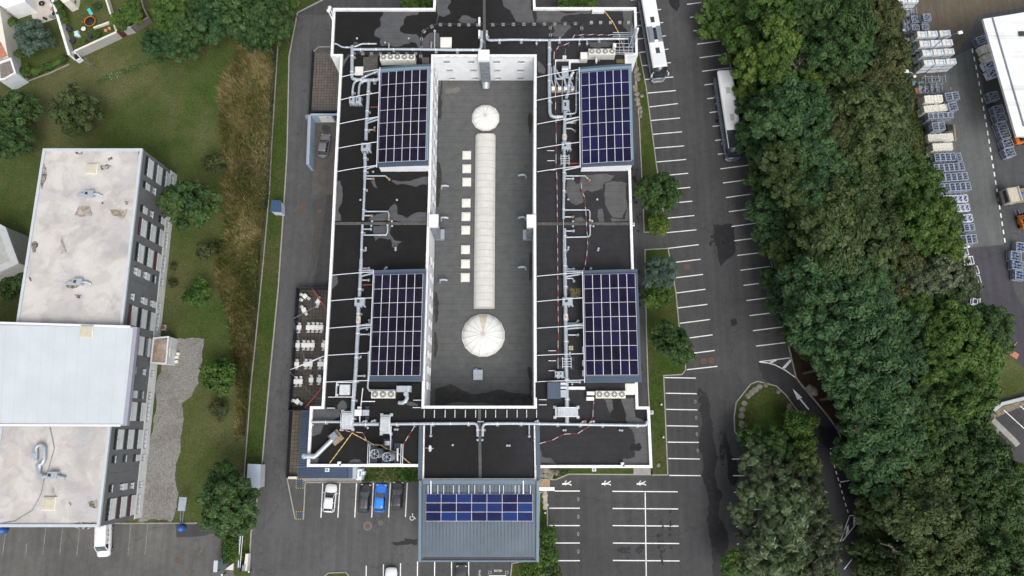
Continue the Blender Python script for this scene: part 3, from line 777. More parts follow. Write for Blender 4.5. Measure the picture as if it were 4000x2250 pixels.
	for r_ in range(rows):
		for c in range(cols):
			u0,u1,v0,v1=c/cols+gx*.9,(c+1)/cols-gx*.9,r_/rows+gy*.55,(r_+1)/rows-gy*.55
			pm_=MB();um=(u0+u1)/2
			tp=[gp(u0,v1,.14),gp(um,v1,.14),gp(u1,v1,.14),gp(u1,v0,.14),gp(um,v0,.14),gp(u0,v0,.14)]
			bt=[p_-Vector((0,0,.03))for p_ in tp]
			pm_.add(tp,[(0,1,4,5),(1,2,3,4)]);pm_.add(tp+bt,[(i,(i+6),(i+1)%6+6,(i+1)%6)for i in range(6)])
			pm_.build('solar_panel',pm,s)
	return zr
plant_room([(1486,263),(1682,250),(1674,646),(1473,653)],13.9,14.5,'white plant room with curved metal roof, north-west of four, beside the courtyard',[(1488,282),(1671,270),(1663,627),(1476,634)],7,6,PAN_W,'near-black solar array on the north-western curved roof',True)
plant_room([(1461,1056),(1665,1050),(1650,1490),(1442,1490)],13.9,14.5,'white plant room with curved metal roof, south-west of four, near the terrace',[(1462,1074),(1653,1069),(1641,1467),(1444,1468)],7,6,PAN_W,'near-black solar array on the south-western curved roof, above the terrace side',False)
plant_room([(2265,263),(2467,248),(2477,644),(2269,653)],13.9,14.5,'white plant room with curved metal roof, north-east of four, near the rooftop antenna',[(2270,284),(2457,270),(2467,628),(2275,639)],7,6,PAN_E,'navy blue solar array on the north-eastern curved roof',True)
plant_room([(2278,1057),(2490,1051),(2507,1494),(2286,1495)],13.9,14.5,'white plant room with curved metal roof, south-east of four, beside the kerb trees',[(2281,1073),(2481,1068),(2494,1465),(2289,1466)],7,6,PAN_SE,'dark navy solar array on the south-eastern curved roof beside the kerb trees',False)
E0,E1=P(1637,1879,12.35),P(2106,1879,12.35)
S0,S1=P(1635,2194,11.3),P(2105,2194,11.3)
mb=MB();mb.prism([(E0.x+.3,E0.y),(E1.x-.3,E1.y),(S1.x-.3,S1.y+.5),(S0.x+.3,S0.y+.5)],0,11.0);mb.build('entrance_wall',WHITE,B)
def rib_mat():
	m,nt,b=base_mat('ribbed_blue_grey_sheet')
	p=pos(nt);sx=nt.nodes.new('ShaderNodeSeparateXYZ');nt.links.new(p,sx.inputs[0])
	n1=noise(nt,p,.35,4,.6)
	c=ramp(nt,n1,[(.3,srgb(66,79,90)),(.7,srgb(80,93,105))])
	nt.links.new(c,b.inputs['Base Color']);b.inputs['Roughness'].default_value=.5;b.inputs['Metallic'].default_value=.15
	return m
RIB=rib_mat()
mb=MB()
K=34
mb.quad(S0+Vector((.36,0,0)),S1-Vector((.36,0,0)),E1-Vector((.36,0,0)),E0+Vector((.36,0,0)),0)
for k in range(K):
	t0=.03+.94*k/(K-1)
	a,b_=S0.lerp(S1,t0),E0.lerp(E1,t0)
	mb.tube([a+Vector((0,.3,.0)),b_+Vector((0,-.6,.0))],.04,6,0)
ER=mb.build('entrance_roof',RIB,B)
mb=MB()
for a,b_ in((S0,E0),(S1,E1)):
	sg=1 if a is S0 else-1
	for o_ in(0,):
		mb.add([a+Vector((0,0,.28)),a+Vector((sg*.36,0,.28)),b_+Vector((sg*.36,0,.28)),b_+Vector((0,0,.28)),a+Vector((0,0,-1.1)),a+Vector((sg*.36,0,-.1)),b_+Vector((sg*.36,0,-.1)),b_+Vector((0,0,-1.1))],[(0,1,2,3)if sg>0 else(3,2,1,0),(0,3,7,4)if sg>0 else(4,7,3,0),(1,5,6,2)if sg>0 else(2,6,5,1),(0,4,5,1)])
mb.box(((S0.x+S1.x)/2,S0.y+.10,S0.z+.02),(S1.x-S0.x-.01,.20,.36))
mb.box(((E0.x+E1.x)/2,E0.y-.12,E0.z+.14),(E1.x-E0.x-1.12,.5,.2))
mb.build('edge_flashing',mat('pale_grey_flashing',srgb(100,116,130),.05,1.0,.5,.15),B)
mb=MB();mb.box(((S0.x+S1.x)/2,S0.y+.42,S0.z+.05),(S1.x-S0.x-1.2,.30,.06));mb.build('gutter',DARK,B)
for q in([(2100,1662),(2104,1876)],[(1644,1662),(1640,1876)]):
	mb=MB();a=XY(q,12.1);mb.ribbon(a,.55,ZR,12.10);mb.build('edge_flashing',ROOF_GREY,B)
	mb=MB();b2=[(p_[0]+(-.42 if p_[0]>0 else .42),p_[1])for p_ in a];mb.ribbon(b2,.2,ZR,11.95);mb.build('parapet',WHITE_CAP,B)
tl,tr_,br,bl=P(1664,1929,12.45),P(2081,1929,12.45),P(2081,2036,12.1),P(1663,2036,12.1)
sarr=thing('solar_array','bright blue solar array of three rows on the ribbed entrance roof','solar array',((tl.x+br.x)/2,(tl.y+br.y)/2,12.0))
mb=MB();mb.quad(bl,br,tr_,tl);mb.build('frame',RAIL,sarr)
for r_ in range(3):
	for c in range(7):
		u0,u1,v0,v1=c/7+.0024,(c+1)/7-.0024,r_/3+.012,(r_+1)/3-.012
		g=lambda u,v,h:tl.lerp(tr_,u).lerp(bl.lerp(br,u),v)+Vector((0,0,h))
		mb=MB();tp=[g(u0,v1,.05),g(u1,v1,.05),g(u1,v0,.05),g(u0,v0,.05)];bt=[g(u0,v1,.012),g(u1,v1,.012),g(u1,v0,.012),g(u0,v0,.012)]
		mb.add(tp,[(0,1,2,3)]);mb.add(tp+bt,[(i,i+4,(i+1)%4+4,(i+1)%4)for i in range(4)])
		mb.build('solar_panel',PAN_S,sarr)
mb=MB()
for x in(1672,1710,1733,1771,1793,1831,1854,1891,1914,1951,1967,2012,2027,2072):
	mb.tube([P(x,1895,12.45),P(x,1930,12.4)],.05,6)
mb.build('mounting_rail',ALU,sarr)
mb=MB()
for x in(1683,2044):mb.tube([P(x,1877,12.65),P(x,1930,12.5)],.10,8)
mb.build('cable_duct',ALU,sarr)
mb=MB();mb.box((P(2134,1910,4.5).x,P(2134,1910,4.5).y,4.5),(2.4,.5,.35));mb.build('canopy_beam',WHITE_CAP,B)
mb=MB();a=XY([(2106,1874),(2148,1874),(2148,1902),(2106,1902)],.1);mb.prism(a,.0,.12)
struct('timber_walkway',mb,WOODP)
for(x,y)in[(1371,1834),(2518,1834),(2560,1610),(2325,1836),(1318,1785-1700+1739)]:
	pass
def dome(px,py,r,hgt,nseg,lab,mats,tint=None):
	c=P(px,py,ZA)
	t=thing('dome_rooflight',lab,'rooflight',(c.x,c.y,ZA),'domed rooflights')
	mb=MB()
	prof=[(r*math.cos(a),.25+hgt*math.sin(a))for a in[R(k)for k in(0,14,28,42,56,70,82)]]+[(r*.06,.25+hgt)]
	n_=nseg
	vs,fs=[],[]
	for rr,z in prof:
		for j in range(n_):
			a=2*math.pi*(j+.5)/n_;vs.append((c.x+rr*math.cos(a),c.y+rr*math.sin(a),ZA+z))
	b0=len(prof)
	for i in range(b0-1):
		for j in range(n_):
			mb.add([vs[i*n_+j],vs[i*n_+(j+1)%n_],vs[(i+1)*n_+(j+1)%n_],vs[(i+1)*n_+j]],[(0,1,2,3)],1 if(tint is not None and j==tint)else 0,False)
	mb.add(vs[(b0-1)*n_:],[list(range(n_))],0)
	mb.build('glazing',mats,t)
	k=MB();k.lathe((c.x,c.y,ZA),[(r*1.03,0),(r*1.03,.25),(r*.98,.27)],n_,0,False,math.pi/n_);k.build('curb',CREAM,t)
	rb=MB()
	for j in range(n_):
		a=2*math.pi*(j+.5)/n_
		rb.tube([(c.x+rr*1.004*math.cos(a),c.y+rr*1.004*math.sin(a),ZA+z+.01)for rr,z in prof],.035,5)
	rb.build('rib',mat('rib_%d'%nseg,(.52,.51,.47),.05,3,.5),t)
	h=MB();h.cyl((c.x,c.y,ZA+.25+hgt),r*.10,.08);h.build('cap',mat('cap_%d'%nseg,(.52,.48,.45),.1,3,.6),t)
OPAL2=mat('stained_opal',(.62,.55,.40),.1,2,.4)
dome(1897,462,2.22,.95,12,'small white twelve-sided dome rooflight at the vault’s north end'.replace('’',''),[OPAL,OPAL2])
dome(1888,1310,3.22,1.35,16,'large white sixteen-sided dome rooflight with one yellowed pane',[OPAL,OPAL2],3)
a,b_=P(1897,531,ZA),P(1891,1204,ZA)
t=thing('barrel_rooflight','long white barrel-vaulted rooflight down the middle of the courtyard roof','rooflight',((a.x+b_.x)/2,(a.y+b_.y)/2,ZA))
mb=MB();W_,HH=1.52,.75
def vault(yy,x,k=1.0,w=W_,dz=0):
	return[(x+w*math.cos(R(an)),yy,ZA+.25+dz+HH*k*math.sin(R(an)))for an in range(0,181,18)]
secs=[]
for i in range(27):
	f=i/26;yy=a.y+(b_.y-a.y)*f;secs.append(vault(yy,a.x+(b_.x-a.x)*f))
secs=[vault(a.y+.28,a.x,.35,W_*.93)]+secs
mb.loft(secs[::-1],0,False);mb.build('glazing',mat('cream_vault_sheet',(.60,.59,.55),.05,.9,.4,c2=(.54,.53,.49)),t)
rb=MB()
for i in range(26):
	f=i/25;rb.tube([(p_[0],p_[1],p_[2])for p_ in vault(a.y+(b_.y-a.y)*f,a.x+(b_.x-a.x)*f,1.01,W_*1.005,.005)],.032,5)
rb.build('rib',mat('vault_rib',(.40,.39,.36),.04,3,.5),t)
k=MB();k.prism([(a.x-W_-.06,a.y+.05),(a.x+W_+.06,a.y+.05),(b_.x+W_+.06,b_.y-.05),(b_.x-W_-.06,b_.y-.05)],ZA,ZA+.25);k.build('curb',CREAM,t)
ordn=['northernmost','second','third','fourth','fifth','sixth','seventh','eighth','ninth','tenth','eleventh','twelfth','thirteenth','fourteenth','fifteenth','sixteenth','seventeenth','eighteenth','nineteenth','twentieth','twenty-first','twenty-second','twenty-third','twenty-fourth','twenty-fifth','twenty-sixth','twenty-seventh','twenty-eighth','twenty-ninth','thirtieth']
ordw=['first']+ordn[1:]
for k in range(31,120):ordw.append('%dth'%k)
def skylight(px,py,z,w_,d_,lab,group=None,m=None):
	c=P(px,py,z+.3)
	t=thing('skylight',lab,'skylight',(c.x,c.y,z),group)
	mb=MB();mb.bbox((c.x,c.y,z),(w_,d_,.30),0,0,.03);mb.build('curb',CREAM,t)
	mb=MB();e=.08
	mb.lathe((c.x,c.y,z+.302),[((w_/2-e)*1.414,0),((w_/2-e)*1.30,.07),((w_/2-e)*.9,.11)],4,0,False,math.pi/4);mb.build('lid',m or CREAM,t)
for i,(x,y)in enumerate([(1823,605),(1823,658),(1823,710),(1821,792),(1820,845),(1819,898),(1818,974),(1818,1030),(1817,1083)]):
	skylight(x,y,ZA,1.38,1.38,'square white skylight beside the barrel vault, '+['northernmost of nine','second of nine from the north','third of nine from the north','fourth of nine from the north','fifth of nine from the north','sixth of nine from the north','third of nine from the south','second of nine from the south','southernmost of nine'][i],'square skylights on the courtyard roof')
skylight(1742,165,ZR,1.75,1.75,'cream roof hatch among puddles on the north wing')
skylight(1402,276,ZR,1.3,1.4,'white roof hatch beside the dark concrete pad')
skylight(2463,1520,ZR,1.45,1.55,'pale greenish roof hatch east of the four fan units',None,mat('pale_green_lid',(.62,.66,.58),.04,3,.5))
def boxthing(name,cat,lab,poly,z0,z1,m,top=None):
	"""poly in photo points measured at its top z1"""
	mb=MB();mb.prism(XY(poly,z1),z0,z1)
	if top:top(mb)
	return solo(name,lab,cat,mb,m)
boxthing('roof_pad','roof pad','dark concrete pad beside the row of five fan units',[(1419,223),(1475,223),(1475,291),(1419,291)],ZR,ZR+.25,mat('wet_concrete',(.075,.072,.062),.2,2.0,.8,fine=.2,fscale=6))
boxthing('roof_pad','roof pad','small brown pad at the courtyard corner behind the curved roof',[(1648,224),(1676,224),(1676,248),(1648,248)],ZR,ZR+.25,mat('brown_concrete',(.08,.07,.06),.2,3.0,.8))
boxthing('roof_pad','roof pad','felted plinth beside the courtyard, south-west wing',[(1602,1498),(1643,1498),(1643,1552),(1602,1552)],ZR,ZR+.3,DAMP)
boxthing('roof_pad','roof pad','felted plinth beside the hooded housing, south-east wing',[(2092,1495),(2141,1495),(2141,1553),(2092,1553)],ZR,ZR+.5,DAMP)
t=thing('vent_housing','blue-grey ribbed vent housing between felted plinth and main duct','vent housing',P(2164,1524,ZR))
mb=MB();mb.bbox((P(2164,1524,12.9).x,P(2164,1524,12.9).y,ZR),(1.85,2.3,1.3),0,0,.1);mb.build('casing',ROOF_GREY,t)
mb=EB()
for k in range(6):mb.box((P(2164,1524,12.9).x-.75+.3*k,P(2164,1524,12.9).y,ZR+1.31),(.05,2.05,.04))
mb.build('rib',ROOF_DARKBLUE,t)
mb=MB();p_=P(2198,1538,12.3);mb.box((p_.x,p_.y,12.2),(.95,1.0,.6));p_=P(2198,1513,12.3);mb.tube([(p_.x-.5,p_.y,12.2),(p_.x+.6,p_.y,12.2)],.28);mb.tube([(p_.x-.5,p_.y+.55,12.2),(p_.x+.6,p_.y+.55,12.2)],.28);mb.build('connecting_duct',GALV,t)
t=thing('wall_duct','galvanised duct with white hood down the north courtyard wall','duct',P(1890,221,ZP))
x=P(1890,221,ZP).x;y0=P(1890,221,ZP).y
mb=MB();mb.bbox((x,y0+.1,ZP-.3),(1.75,1.7,.75),0,0,.06);mb.build('hood',WHITE_CAP,t)
mb=MB();mb.box((x+.08,y0-.48,8.3),(1.45,.80,7.0))
for k in range(6):mb.box((x+.08,y0-.48,5.4+1.1*k),(1.55,.90,.07))
mb.build('shaft',GALV_D,t)
mb=MB();mb.tube([(x+.08,y0-.5,5.0),(x+.08,y0-1.0,4.85),(x+.08,y0-1.35,4.5)],.62,12);mb.build('outlet',GALV,t)
for(px,py,sg,lab)in((1693,861,1,'galvanised duct with white hood down the west courtyard wall'),(2076,862,-1,'galvanised duct with white hood down the east courtyard wall')):
	c=P(px,py,ZP+.4)
	t=thing('wall_duct',lab,'duct',(c.x,c.y,ZP))
	mb=MB();mb.bbox((c.x,c.y,ZP-.3),(1.4,1.9,.75),0,0,.06);mb.build('hood',WHITE_CAP,t)
	ex=(atr_w and P(1680 if sg>0 else 2084,860,ZP).x)
	mb=MB();mb.box((ex+sg*.45,c.y-.05,8.1),(.78,1.5,7.2))
	for k in range(6):mb.box((ex+sg*.45,c.y-.05,5.2+1.1*k),(.88,1.6,.07))
	mb.build('shaft',GALV_D,t)
	mb=MB();mb.box((ex+sg*.75,c.y-.05,4.75),(1.4,1.6,.7));mb.build('outlet',GALV,t)
c=P(1867,1464,ZA+.6)
t=thing('vent_box','grey metal vent box on the courtyard roof south of the large dome','vent box',(c.x,c.y,ZA))
mb=MB();mb.bbox((c.x,c.y,ZA),(1.45,1.55,.65),0,0,.05);mb.build('casing',GALV,t)
mb=EB();mb.bbox((c.x-.3,c.y+.85,ZA),(.4,.25,.5),0,0,.03);mb.build('motor',GALV_D,t)
for i,(x,y,sg,lab)in enumerate([(1737,728,1,'northern gooseneck vent on the west side of the courtyard roof'),(1735,852,1,'middle gooseneck vent on the west side of the courtyard roof'),(1731,1095,1,'southern gooseneck vent on the west side of the courtyard roof'),(2041,686,-1,'northern gooseneck vent on the east side of the courtyard roof'),(2041,851,-1,'middle gooseneck vent on the east side of the courtyard roof'),(2041,1045,-1,'southern gooseneck vent on the east side of the courtyard roof')]):
	c=P(x,y,ZA+.7);mb=MB()
	mb.tube([(c.x+-sg*.55,c.y-.18,ZA),(c.x-sg*.55,c.y-.14,ZA+.55),(c.x-sg*.42,c.y,ZA+.85),(c.x-sg*.1,c.y+.06,ZA+.95),(c.x+sg*.3,c.y+.05,ZA+.9),(c.x+sg*.62,c.y,ZA+.72)],.17,10)
	for f in(-.3,0,.3):mb.tube([(c.x+sg*f,c.y+.04,ZA+.92),(c.x+sg*(f+.04),c.y+.04,ZA+.92)],.185,10)
	solo('gooseneck_vent',lab,'vent pipe',mb,GALV,'goosenecks on the courtyard roof')
for x,y in((1285,25),(1281,38)):pass
def duct(pts,r,lab,z=12.15,m=None,collars=2.2,group='round ducts on the roof',feet=True):
	"""pts: photo points (x, y[, z])"""
	w_=[P(p_[0],p_[1],p_[2]if len(p_)>2 else z)for p_ in pts]
	q=[w_[0]]
	for i in range(1,len(w_)-1):
		d1,d2=(w_[i]-w_[i-1]),(w_[i+1]-w_[i])
		k1,k2=min(.45,d1.length*.4),min(.45,d2.length*.4)
		q+=[w_[i]-d1.normalized()*k1,w_[i]-d1.normalized()*k1*.3+d2.normalized()*k2*.3,w_[i]+d2.normalized()*k2]
	q.append(w_[-1])
	mid=w_[len(w_)//2]
	t=thing('duct_run',lab,'duct',(mid.x,mid.y,ZR),group)
	mb=MB();mb.tube(q,r,12);mb.build('pipe',m or GALV,t)
	cb=EB();fb=EB()
	for a_,b__ in zip(w_[:-1],w_[1:]):
		L=(b__-a_).length
		if L<1.2:continue
		nn=max(1,int(L/collars))
		for k in range(nn):
			c_=a_.lerp(b__,(k+.5)/nn);d=(b__-a_).normalized()
			cb.tube([c_-d*.05,c_+d*.05],r*1.12,12)
			if feet and k%2==0:
				sd_=Vector((-d.y,d.x,0))*(r+.12)
				if abs(d.x)>abs(d.y)and sd_.y>0:sd_=-sd_
				if abs(d.y)>=abs(d.x)and sd_.x<0:sd_=-sd_
				fb.box((c_.x+sd_.x*.6,c_.y+sd_.y*.6,ZR+.10),(.42,.34,.2))
	if cb.v:cb.build('collar',ALU,t)
	if fb.v:fb.build('support_block',BLOCK,t)
	return t
duct([(1441,318),(1437,400),(1432,470),(1430,548)],.26,'fat duct along the west wing, northern stretch beside the near-black array')
duct([(1425,598),(1427,640),(1425,700)],.26,'fat duct along the west wing, south of the first fan box')
duct([(1425,700),(1422,780),(1418,861)],.19,'thinner duct along the west wing ending at the joint ridge')
duct([(1416,877),(1413,940),(1411,1012)],.19,'thinner duct along the west wing just south of the joint ridge')
duct([(1411,1012),(1407,1100),(1404,1160)],.26,'fat duct along the west wing, north of the second fan box')
duct([(1400,1190),(1400,1262),(1395,1345),(1390,1450),(1383,1530),(1378,1600),(1374,1672)],.29,'longest fat duct along the west wing, passing the terrace')
duct([(1378,193),(1500,193),(1650,193),(1755,195),(1879,195),(1882,122)],.21,'duct across the north wing ending at the central ridge')
duct([(1376,180),(1375,260),(1374,303),(1384,311),(1440,313),(1484,312,12.4),(1480,280,12.9)],.26,'bent duct from the north wing round the white hatch')
duct([(1305,171),(1316,171),(1335,185),(1378,185)],.13,'thin kinked pipe at the north-west parapet',feet=False)
duct([(1384,183),(1399,178),(1411,171),(1468,171),(1470,171,ZR+.1)],.13,'thin kinked pipe with upturned end on the north-west roof',feet=False)
duct([(1428,309),(1400,312),(1383,322),(1378,345),(1377,375)],.17,'curved duct dropping to the western small fan')
duct([(1436,316),(1414,318),(1404,330),(1402,352),(1401,377)],.17,'curved duct dropping to the eastern small fan')
duct([(1412,305,12.5),(1446,290,12.9),(1482,276,13.4)],.14,'straight pipe slanting up to the near-black array roof',feet=False)
duct([(1901,120),(1902,158),(2000,155),(2146,157),(2304,153),(2454,151)],.19,'duct across the north-east wing to the antenna frame')
duct([(2146,157),(2146,350),(2148,445),(2158,458),(2200,456)],.26,'fat duct bending along the east courtyard parapet')
duct([(2211,386),(2220,360),(2224,311),(2240,280,12.6)],.25,'short bent duct north of the east fan box')
duct([(2266,278,13.0),(2254,280),(2251,330),(2251,436),(2246,444),(2212,445)],.14,'thin duct hugging the navy array wall')
duct([(2207,436),(2205,500),(2205,560)],.26,'fat duct on the east wing between two fan boxes')
duct([(2204,582),(2204,640),(2203,710)],.25,'fat duct on the east wing under the rail frame')
duct([(2203,710),(2202,780),(2201,855)],.19,'thinner duct on the east wing ending at the joint ridge')
duct([(2206,893),(2207,950),(2207,1005)],.19,'thinner duct on the east wing just south of the joint ridge')
duct([(2207,1005),(2208,1075),(2209,1165)],.25,'fat duct on the east wing north of the last fan box')
duct([(2209,1190),(2210,1300),(2212,1437),(2214,1528),(2215,1655)],.29,'longest fat duct along the east wing to the south cross duct')
duct([(1216,1648),(1330,1648)],.17,'thin duct from the south-west parapet to the white stepover')
duct([(1378,1657),(1480,1657)],.25,'fat duct between the two south-west stepovers')
duct([(1521,1657),(1580,1656),(1655,1655),(1865,1654),(1866,1705)],.20,'south cross duct west of the central ridge')
duct([(1865,1647),(1890,1647)],.08,'thin pipe over the south ridge',feet=False)
duct([(1885,1705),(1886,1655),(2000,1654),(2215,1657),(2321,1659),(2526,1662),(2528,1645)],.20,'south cross duct east of the central ridge')
duct([(2201,700),(2201,880),(2200,1000),(2203,1150)],.06,'thin white conduit beside the east wing duct',feet=False,collars=6)
def branch(pts,lab,r=.11,capm=None,z=12.05):
	w_=[P(p_[0],p_[1],z)for p_ in pts]
	e=w_[-1]
	t=thing('vent_branch',lab,'vent pipe',(e.x,e.y,ZR),'cowled branch pipes on the roof')
	mb=MB();mb.tube(w_,r,8);mb.build('pipe',GALV,t)
	mb=MB();mb.lathe((e.x,e.y,ZR),[(r*1.2,0),(r*1.2,z-ZR-.15),(r*1.9,z-ZR-.05),(r*1.9,z-ZR+.12),(r*.9,z-ZR+.22)],12);mb.build('cowl',capm or GALV,t)
BR=[([(1519,190),(1519,170)],RUST,'rusty-capped branch on the north duct near five fan units'),([(1684,190),(1685,166)],RUST,'rusty-capped branch on the north duct beside the cream hatch'),([(1697,190),(1698,121)],None,'long upright branch of the north duct beside the cream hatch'),([(1440,507),(1462,507)],RUST,'rusty branch stub beside the near-black north-west array'),([(1426,687),(1505,687),(1520,700)],RUST,'kinked rusty branch below the north-west curved roof'),([(1426,698),(1458,698)],RUST,'short rusty branch below the north-west curved roof'),([(1422,826),(1515,826),(1519,835),(1519,858)],RUST,'bent rusty branch north of the west joint ridge'),([(1421,842),(1452,842)],RUST,'short rusty branch north of the west joint ridge'),([(1416,895),(1448,895)],None,'short branch south of the west joint ridge'),([(1414,918),(1508,918),(1514,908),(1514,880)],None,'bent branch south of the west joint ridge'),([(1413,1048),(1441,1048)],None,'short branch north of the south-west curved roof'),([(1410,1094),(1440,1094)],None,'short branch by the south-west array corner'),([(1500,1053),(1509,1046)],None,'cowl peeping from the north edge of the south-west curved roof'),([(1402,1306),(1442,1306)],None,'short branch beside the middle of the south-west array'),([(1392,1468),(1424,1468)],None,'short branch near the foot of the south-west array'),([(1443,1272),(1443,1252)],None,'upturned cowl beside the south-west array'),([(2095,157),(2096,170)],None,'west of three drop cowls on the north-east duct'),([(2263,155),(2263,172)],None,'middle of three drop cowls on the north-east duct'),([(2292,155),(2293,172)],None,'east of three drop cowls on the north-east duct'),([(2207,480),(2247,480)],RUST,'rusty branch beside the navy north-east array'),([(2207,502),(2232,502),(2246,512)],RUST,'kinked rusty branch beside the navy north-east array'),([(2207,687),(2285,687),(2302,704)],RUST,'kinked branch below the north-east curved roof'),([(2206,698),(2238,698)],None,'short branch below the north-east curved roof'),([(2206,820),(2300,820),(2304,828),(2304,860)],None,'bent branch north of the east joint ridge'),([(2206,847),(2238,847)],RUST,'rusty short branch north of the east joint ridge'),([(2208,902),(2240,902)],None,'short branch south of the east joint ridge'),([(2208,927),(2299,925),(2305,918),(2305,882)],None,'bent branch south of the east joint ridge'),([(2209,1051),(2241,1051)],None,'short branch north of the south-east curved roof'),([(2303,1054),(2308,1049)],None,'cowl peeping from the north edge of the south-east curved roof'),([(2210,1087),(2236,1087),(2242,1098)],None,'kinked branch by the south-east array corner'),([(2211,1263),(2247,1263),(2258,1254)],None,'kinked branch beside the straw bale side of the east wing'.replace('straw bale','inner')),([(2212,1308),(2257,1308)],None,'short branch beside the middle of the south-east array'),([(2214,1492),(2264,1492)],None,'short branch at the foot of the south-east array'),([(1412,1652),(1420,1645),(1430,1645)],None,'western gooseneck on the fat south duct'),([(1448,1652),(1452,1645),(1464,1643)],None,'eastern gooseneck on the fat south duct'),([(1684,1658),(1683,1702)],None,'west leg pipe of the south cross duct'),([(2067,1658),(2067,1704)],None,'east leg pipe of the south cross duct'),([(2087,1651),(2092,1646),(2100,1645)],None,'gooseneck beside the entrance block flashing'),([(2272,1653),(2276,1646),(2285,1646)],RUST,'rusty gooseneck on the south-east duct'),([(2302,1656),(2306,1647),(2318,1646)],None,'pale gooseneck on the south-east duct')]
for pts,m,lab in BR:branch(pts,lab,capm=m)
for i,(x0,y0,x1,y1,lab)in enumerate([(1436,470,1478,457,'upper of twin pipes into the north-west plant room'),(1436,480,1477,467,'lower of twin pipes into the north-west plant room'),(1430,660,1472,647,'pipe into the south corner of the north-west plant room'),(1414,1057,1460,1055,'upper of twin pipes into the south-west plant room'),(1414,1078,1460,1067,'lower of twin pipes into the south-west plant room'),(1402,1272,1450,1265,'upper middle pipe into the south-west plant room'),(1402,1284,1450,1277,'lower middle pipe into the south-west plant room'),(2208,470,2266,456,'upper of twin pipes into the north-east plant room'),(2208,482,2265,466,'lower of twin pipes into the north-east plant room'),(2206,664,2268,651,'pipe into the south corner of the north-east plant room'),(2212,1060,2278,1059,'upper of twin pipes into the south-east plant room'),(2212,1080,2278,1069,'lower of twin pipes into the south-east plant room'),(2212,1272,2280,1265,'upper middle pipe into the south-east plant room'),(2212,1284,2280,1279,'lower middle pipe into the south-east plant room')]):
	a_,b__=P(x0,y0,12.3),P(x1,y1,12.7);mb=MB();mb.tube([a_,a_.lerp(b__,.6)+Vector((0,0,.05)),b__],.14,8)
	c_=a_.lerp(b__,.65);mb.tube([c_-Vector((.06,0,-.05)),c_+Vector((.06,0,.05))],.17,8)
	solo('inlet_pipe',lab,'pipe',mb,GALV,'inlet pipes of the plant rooms')
def fanbox(px,py,w_,d_,lab):
	c=P(px,py,12.5)
	t=thing('duct_fan_box',lab,'fan box',(c.x,c.y,ZR),'fan boxes on the roof ducts')
	mb=MB();mb.bbox((c.x,c.y,ZR+.25),(w_,d_,.75),0,0,.04);mb.build('casing',GALV,t)
	mb=MB();mb.box((c.x-w_*.12,c.y+.05,ZR+1.01),(w_*.26,d_*.38,.04));mb.build('inspection_window',GLASS_D,t)
	mb=EB()
	for sx_ in(-1,1):
		for sy in(-1,1):mb.box((c.x+sx_*w_*.42,c.y+sy*d_*.46,ZR+.12),(.2,.22,.24))
	mb.build('foot',BLOCK,t)
	mb=EB();mb.cyl((c.x+w_*.5,c.y-d_*.55,ZR+.3),.13,.5);mb.cyl((c.x+w_*.15,c.y-d_*.6,ZR+.3),.12,.5);mb.build('motor',GALV,t)
fanbox(1429,574,1.4,1.25,'grey fan box on the west duct beside the near-black north-west array')
fanbox(1405,1178,1.45,1.2,'grey fan box on the west duct opposite the red terrace sail')
fanbox(2211,410,.98,1.6,'tall grey fan box on the north-east duct, north of its neighbour')
fanbox(2212,568,1.35,1.1,'grey fan box on the east duct beside the navy array')
fanbox(2217,1177,1.45,1.15,'grey fan box on the east duct by the coconut mat'.replace('coconut','straw-coloured'))
fanbox(1375,390,.85,1.1,'western of two small fans hanging under curved ducts')
fanbox(1400,391,.80,1.1,'eastern of two small fans hanging under curved ducts')
fanbox(2176,1462,.6,.8,'western of two white valve boxes north of the hooded housing')
fanbox(2193,1461,.6,.8,'eastern of two white valve boxes north of the hooded housing')
LAB=mat('white_label_band',(.62,.58,.56),.05,4,.5)
for i,(x,y,lab)in enumerate([(1400,1250,'white label band with red marks round the west duct'),(2205,537,'white label band with red marks round the east duct, north'),(2210,1240,'white label band with red marks round the east duct, south')]):
	c=P(x,y,12.15);mb=MB();mb.tube([(c.x,c.y-.45,12.15),(c.x,c.y+.45,12.15)],.335,14,0)
	for k in range(4):mb.box((c.x-.12+.09*k,c.y+.1*(-1)**k,12.485),(.05,.38-.06*k,.012),0,1)
	solo('duct_label',lab,'label',mb,[LAB,RED],loc=(c.x,c.y,12.15))
GRILL=mat('fan_grille',(.14,.14,.13),.2,8,.6)
def condenser(cx,cy,w_,d_,h_,lab,group,fan=True):
	t=thing('condenser_unit',lab,'air conditioner',(cx,cy,ZR),group)
	mb=MB();mb.bbox((cx,cy,ZR+.12),(w_-.03,d_,h_),0,0,.04);mb.build('casing',CREAM,t)
	if fan:
		mb=MB();mb.lathe((cx,cy+.02,ZR+.12+h_),[(w_*.40,0),(w_*.40,.05),(w_*.33,.06)],18);mb.build('fan_ring',GRILL,t)
		mb=MB();z=ZR+.12+h_+.066
		for k in range(4):mb.box((cx,cy+.02,z+.002*k),(w_*.72,.04,.01),R(45*k))
		mb.cyl((cx,cy+.02,z),w_*.10,.02);mb.build('fan_guard',CREAM,t)
	mb=MB();mb.box((cx,cy,ZR+.06),(w_*.9,d_*.8,.12));mb.build('plinth',DARK,t)
	return t
def crow(x0,x1,y,n_,d_,h_,labs,group,fan=True):
	z=ZR+.12+h_
	for i in range(n_):
		c=P(x0+(x1-x0)*(i+.5)/n_,y,z);wd=(x1-x0)/n_/pxm(y,z)
		condenser(c.x,c.y,wd,d_,h_,labs%['westernmost','second from west','third from west','fourth from west','easternmost'][4 if i==n_-1 else i],group,fan)
crow(1484,1621,223,5,.95,1.6,'white fan unit on the north-west roof, %s of five','row of five fan units')
crow(2299,2404,201,4,.95,1.6,'white fan unit near the antenna frame, %s of four','row of four fan units near the antenna')
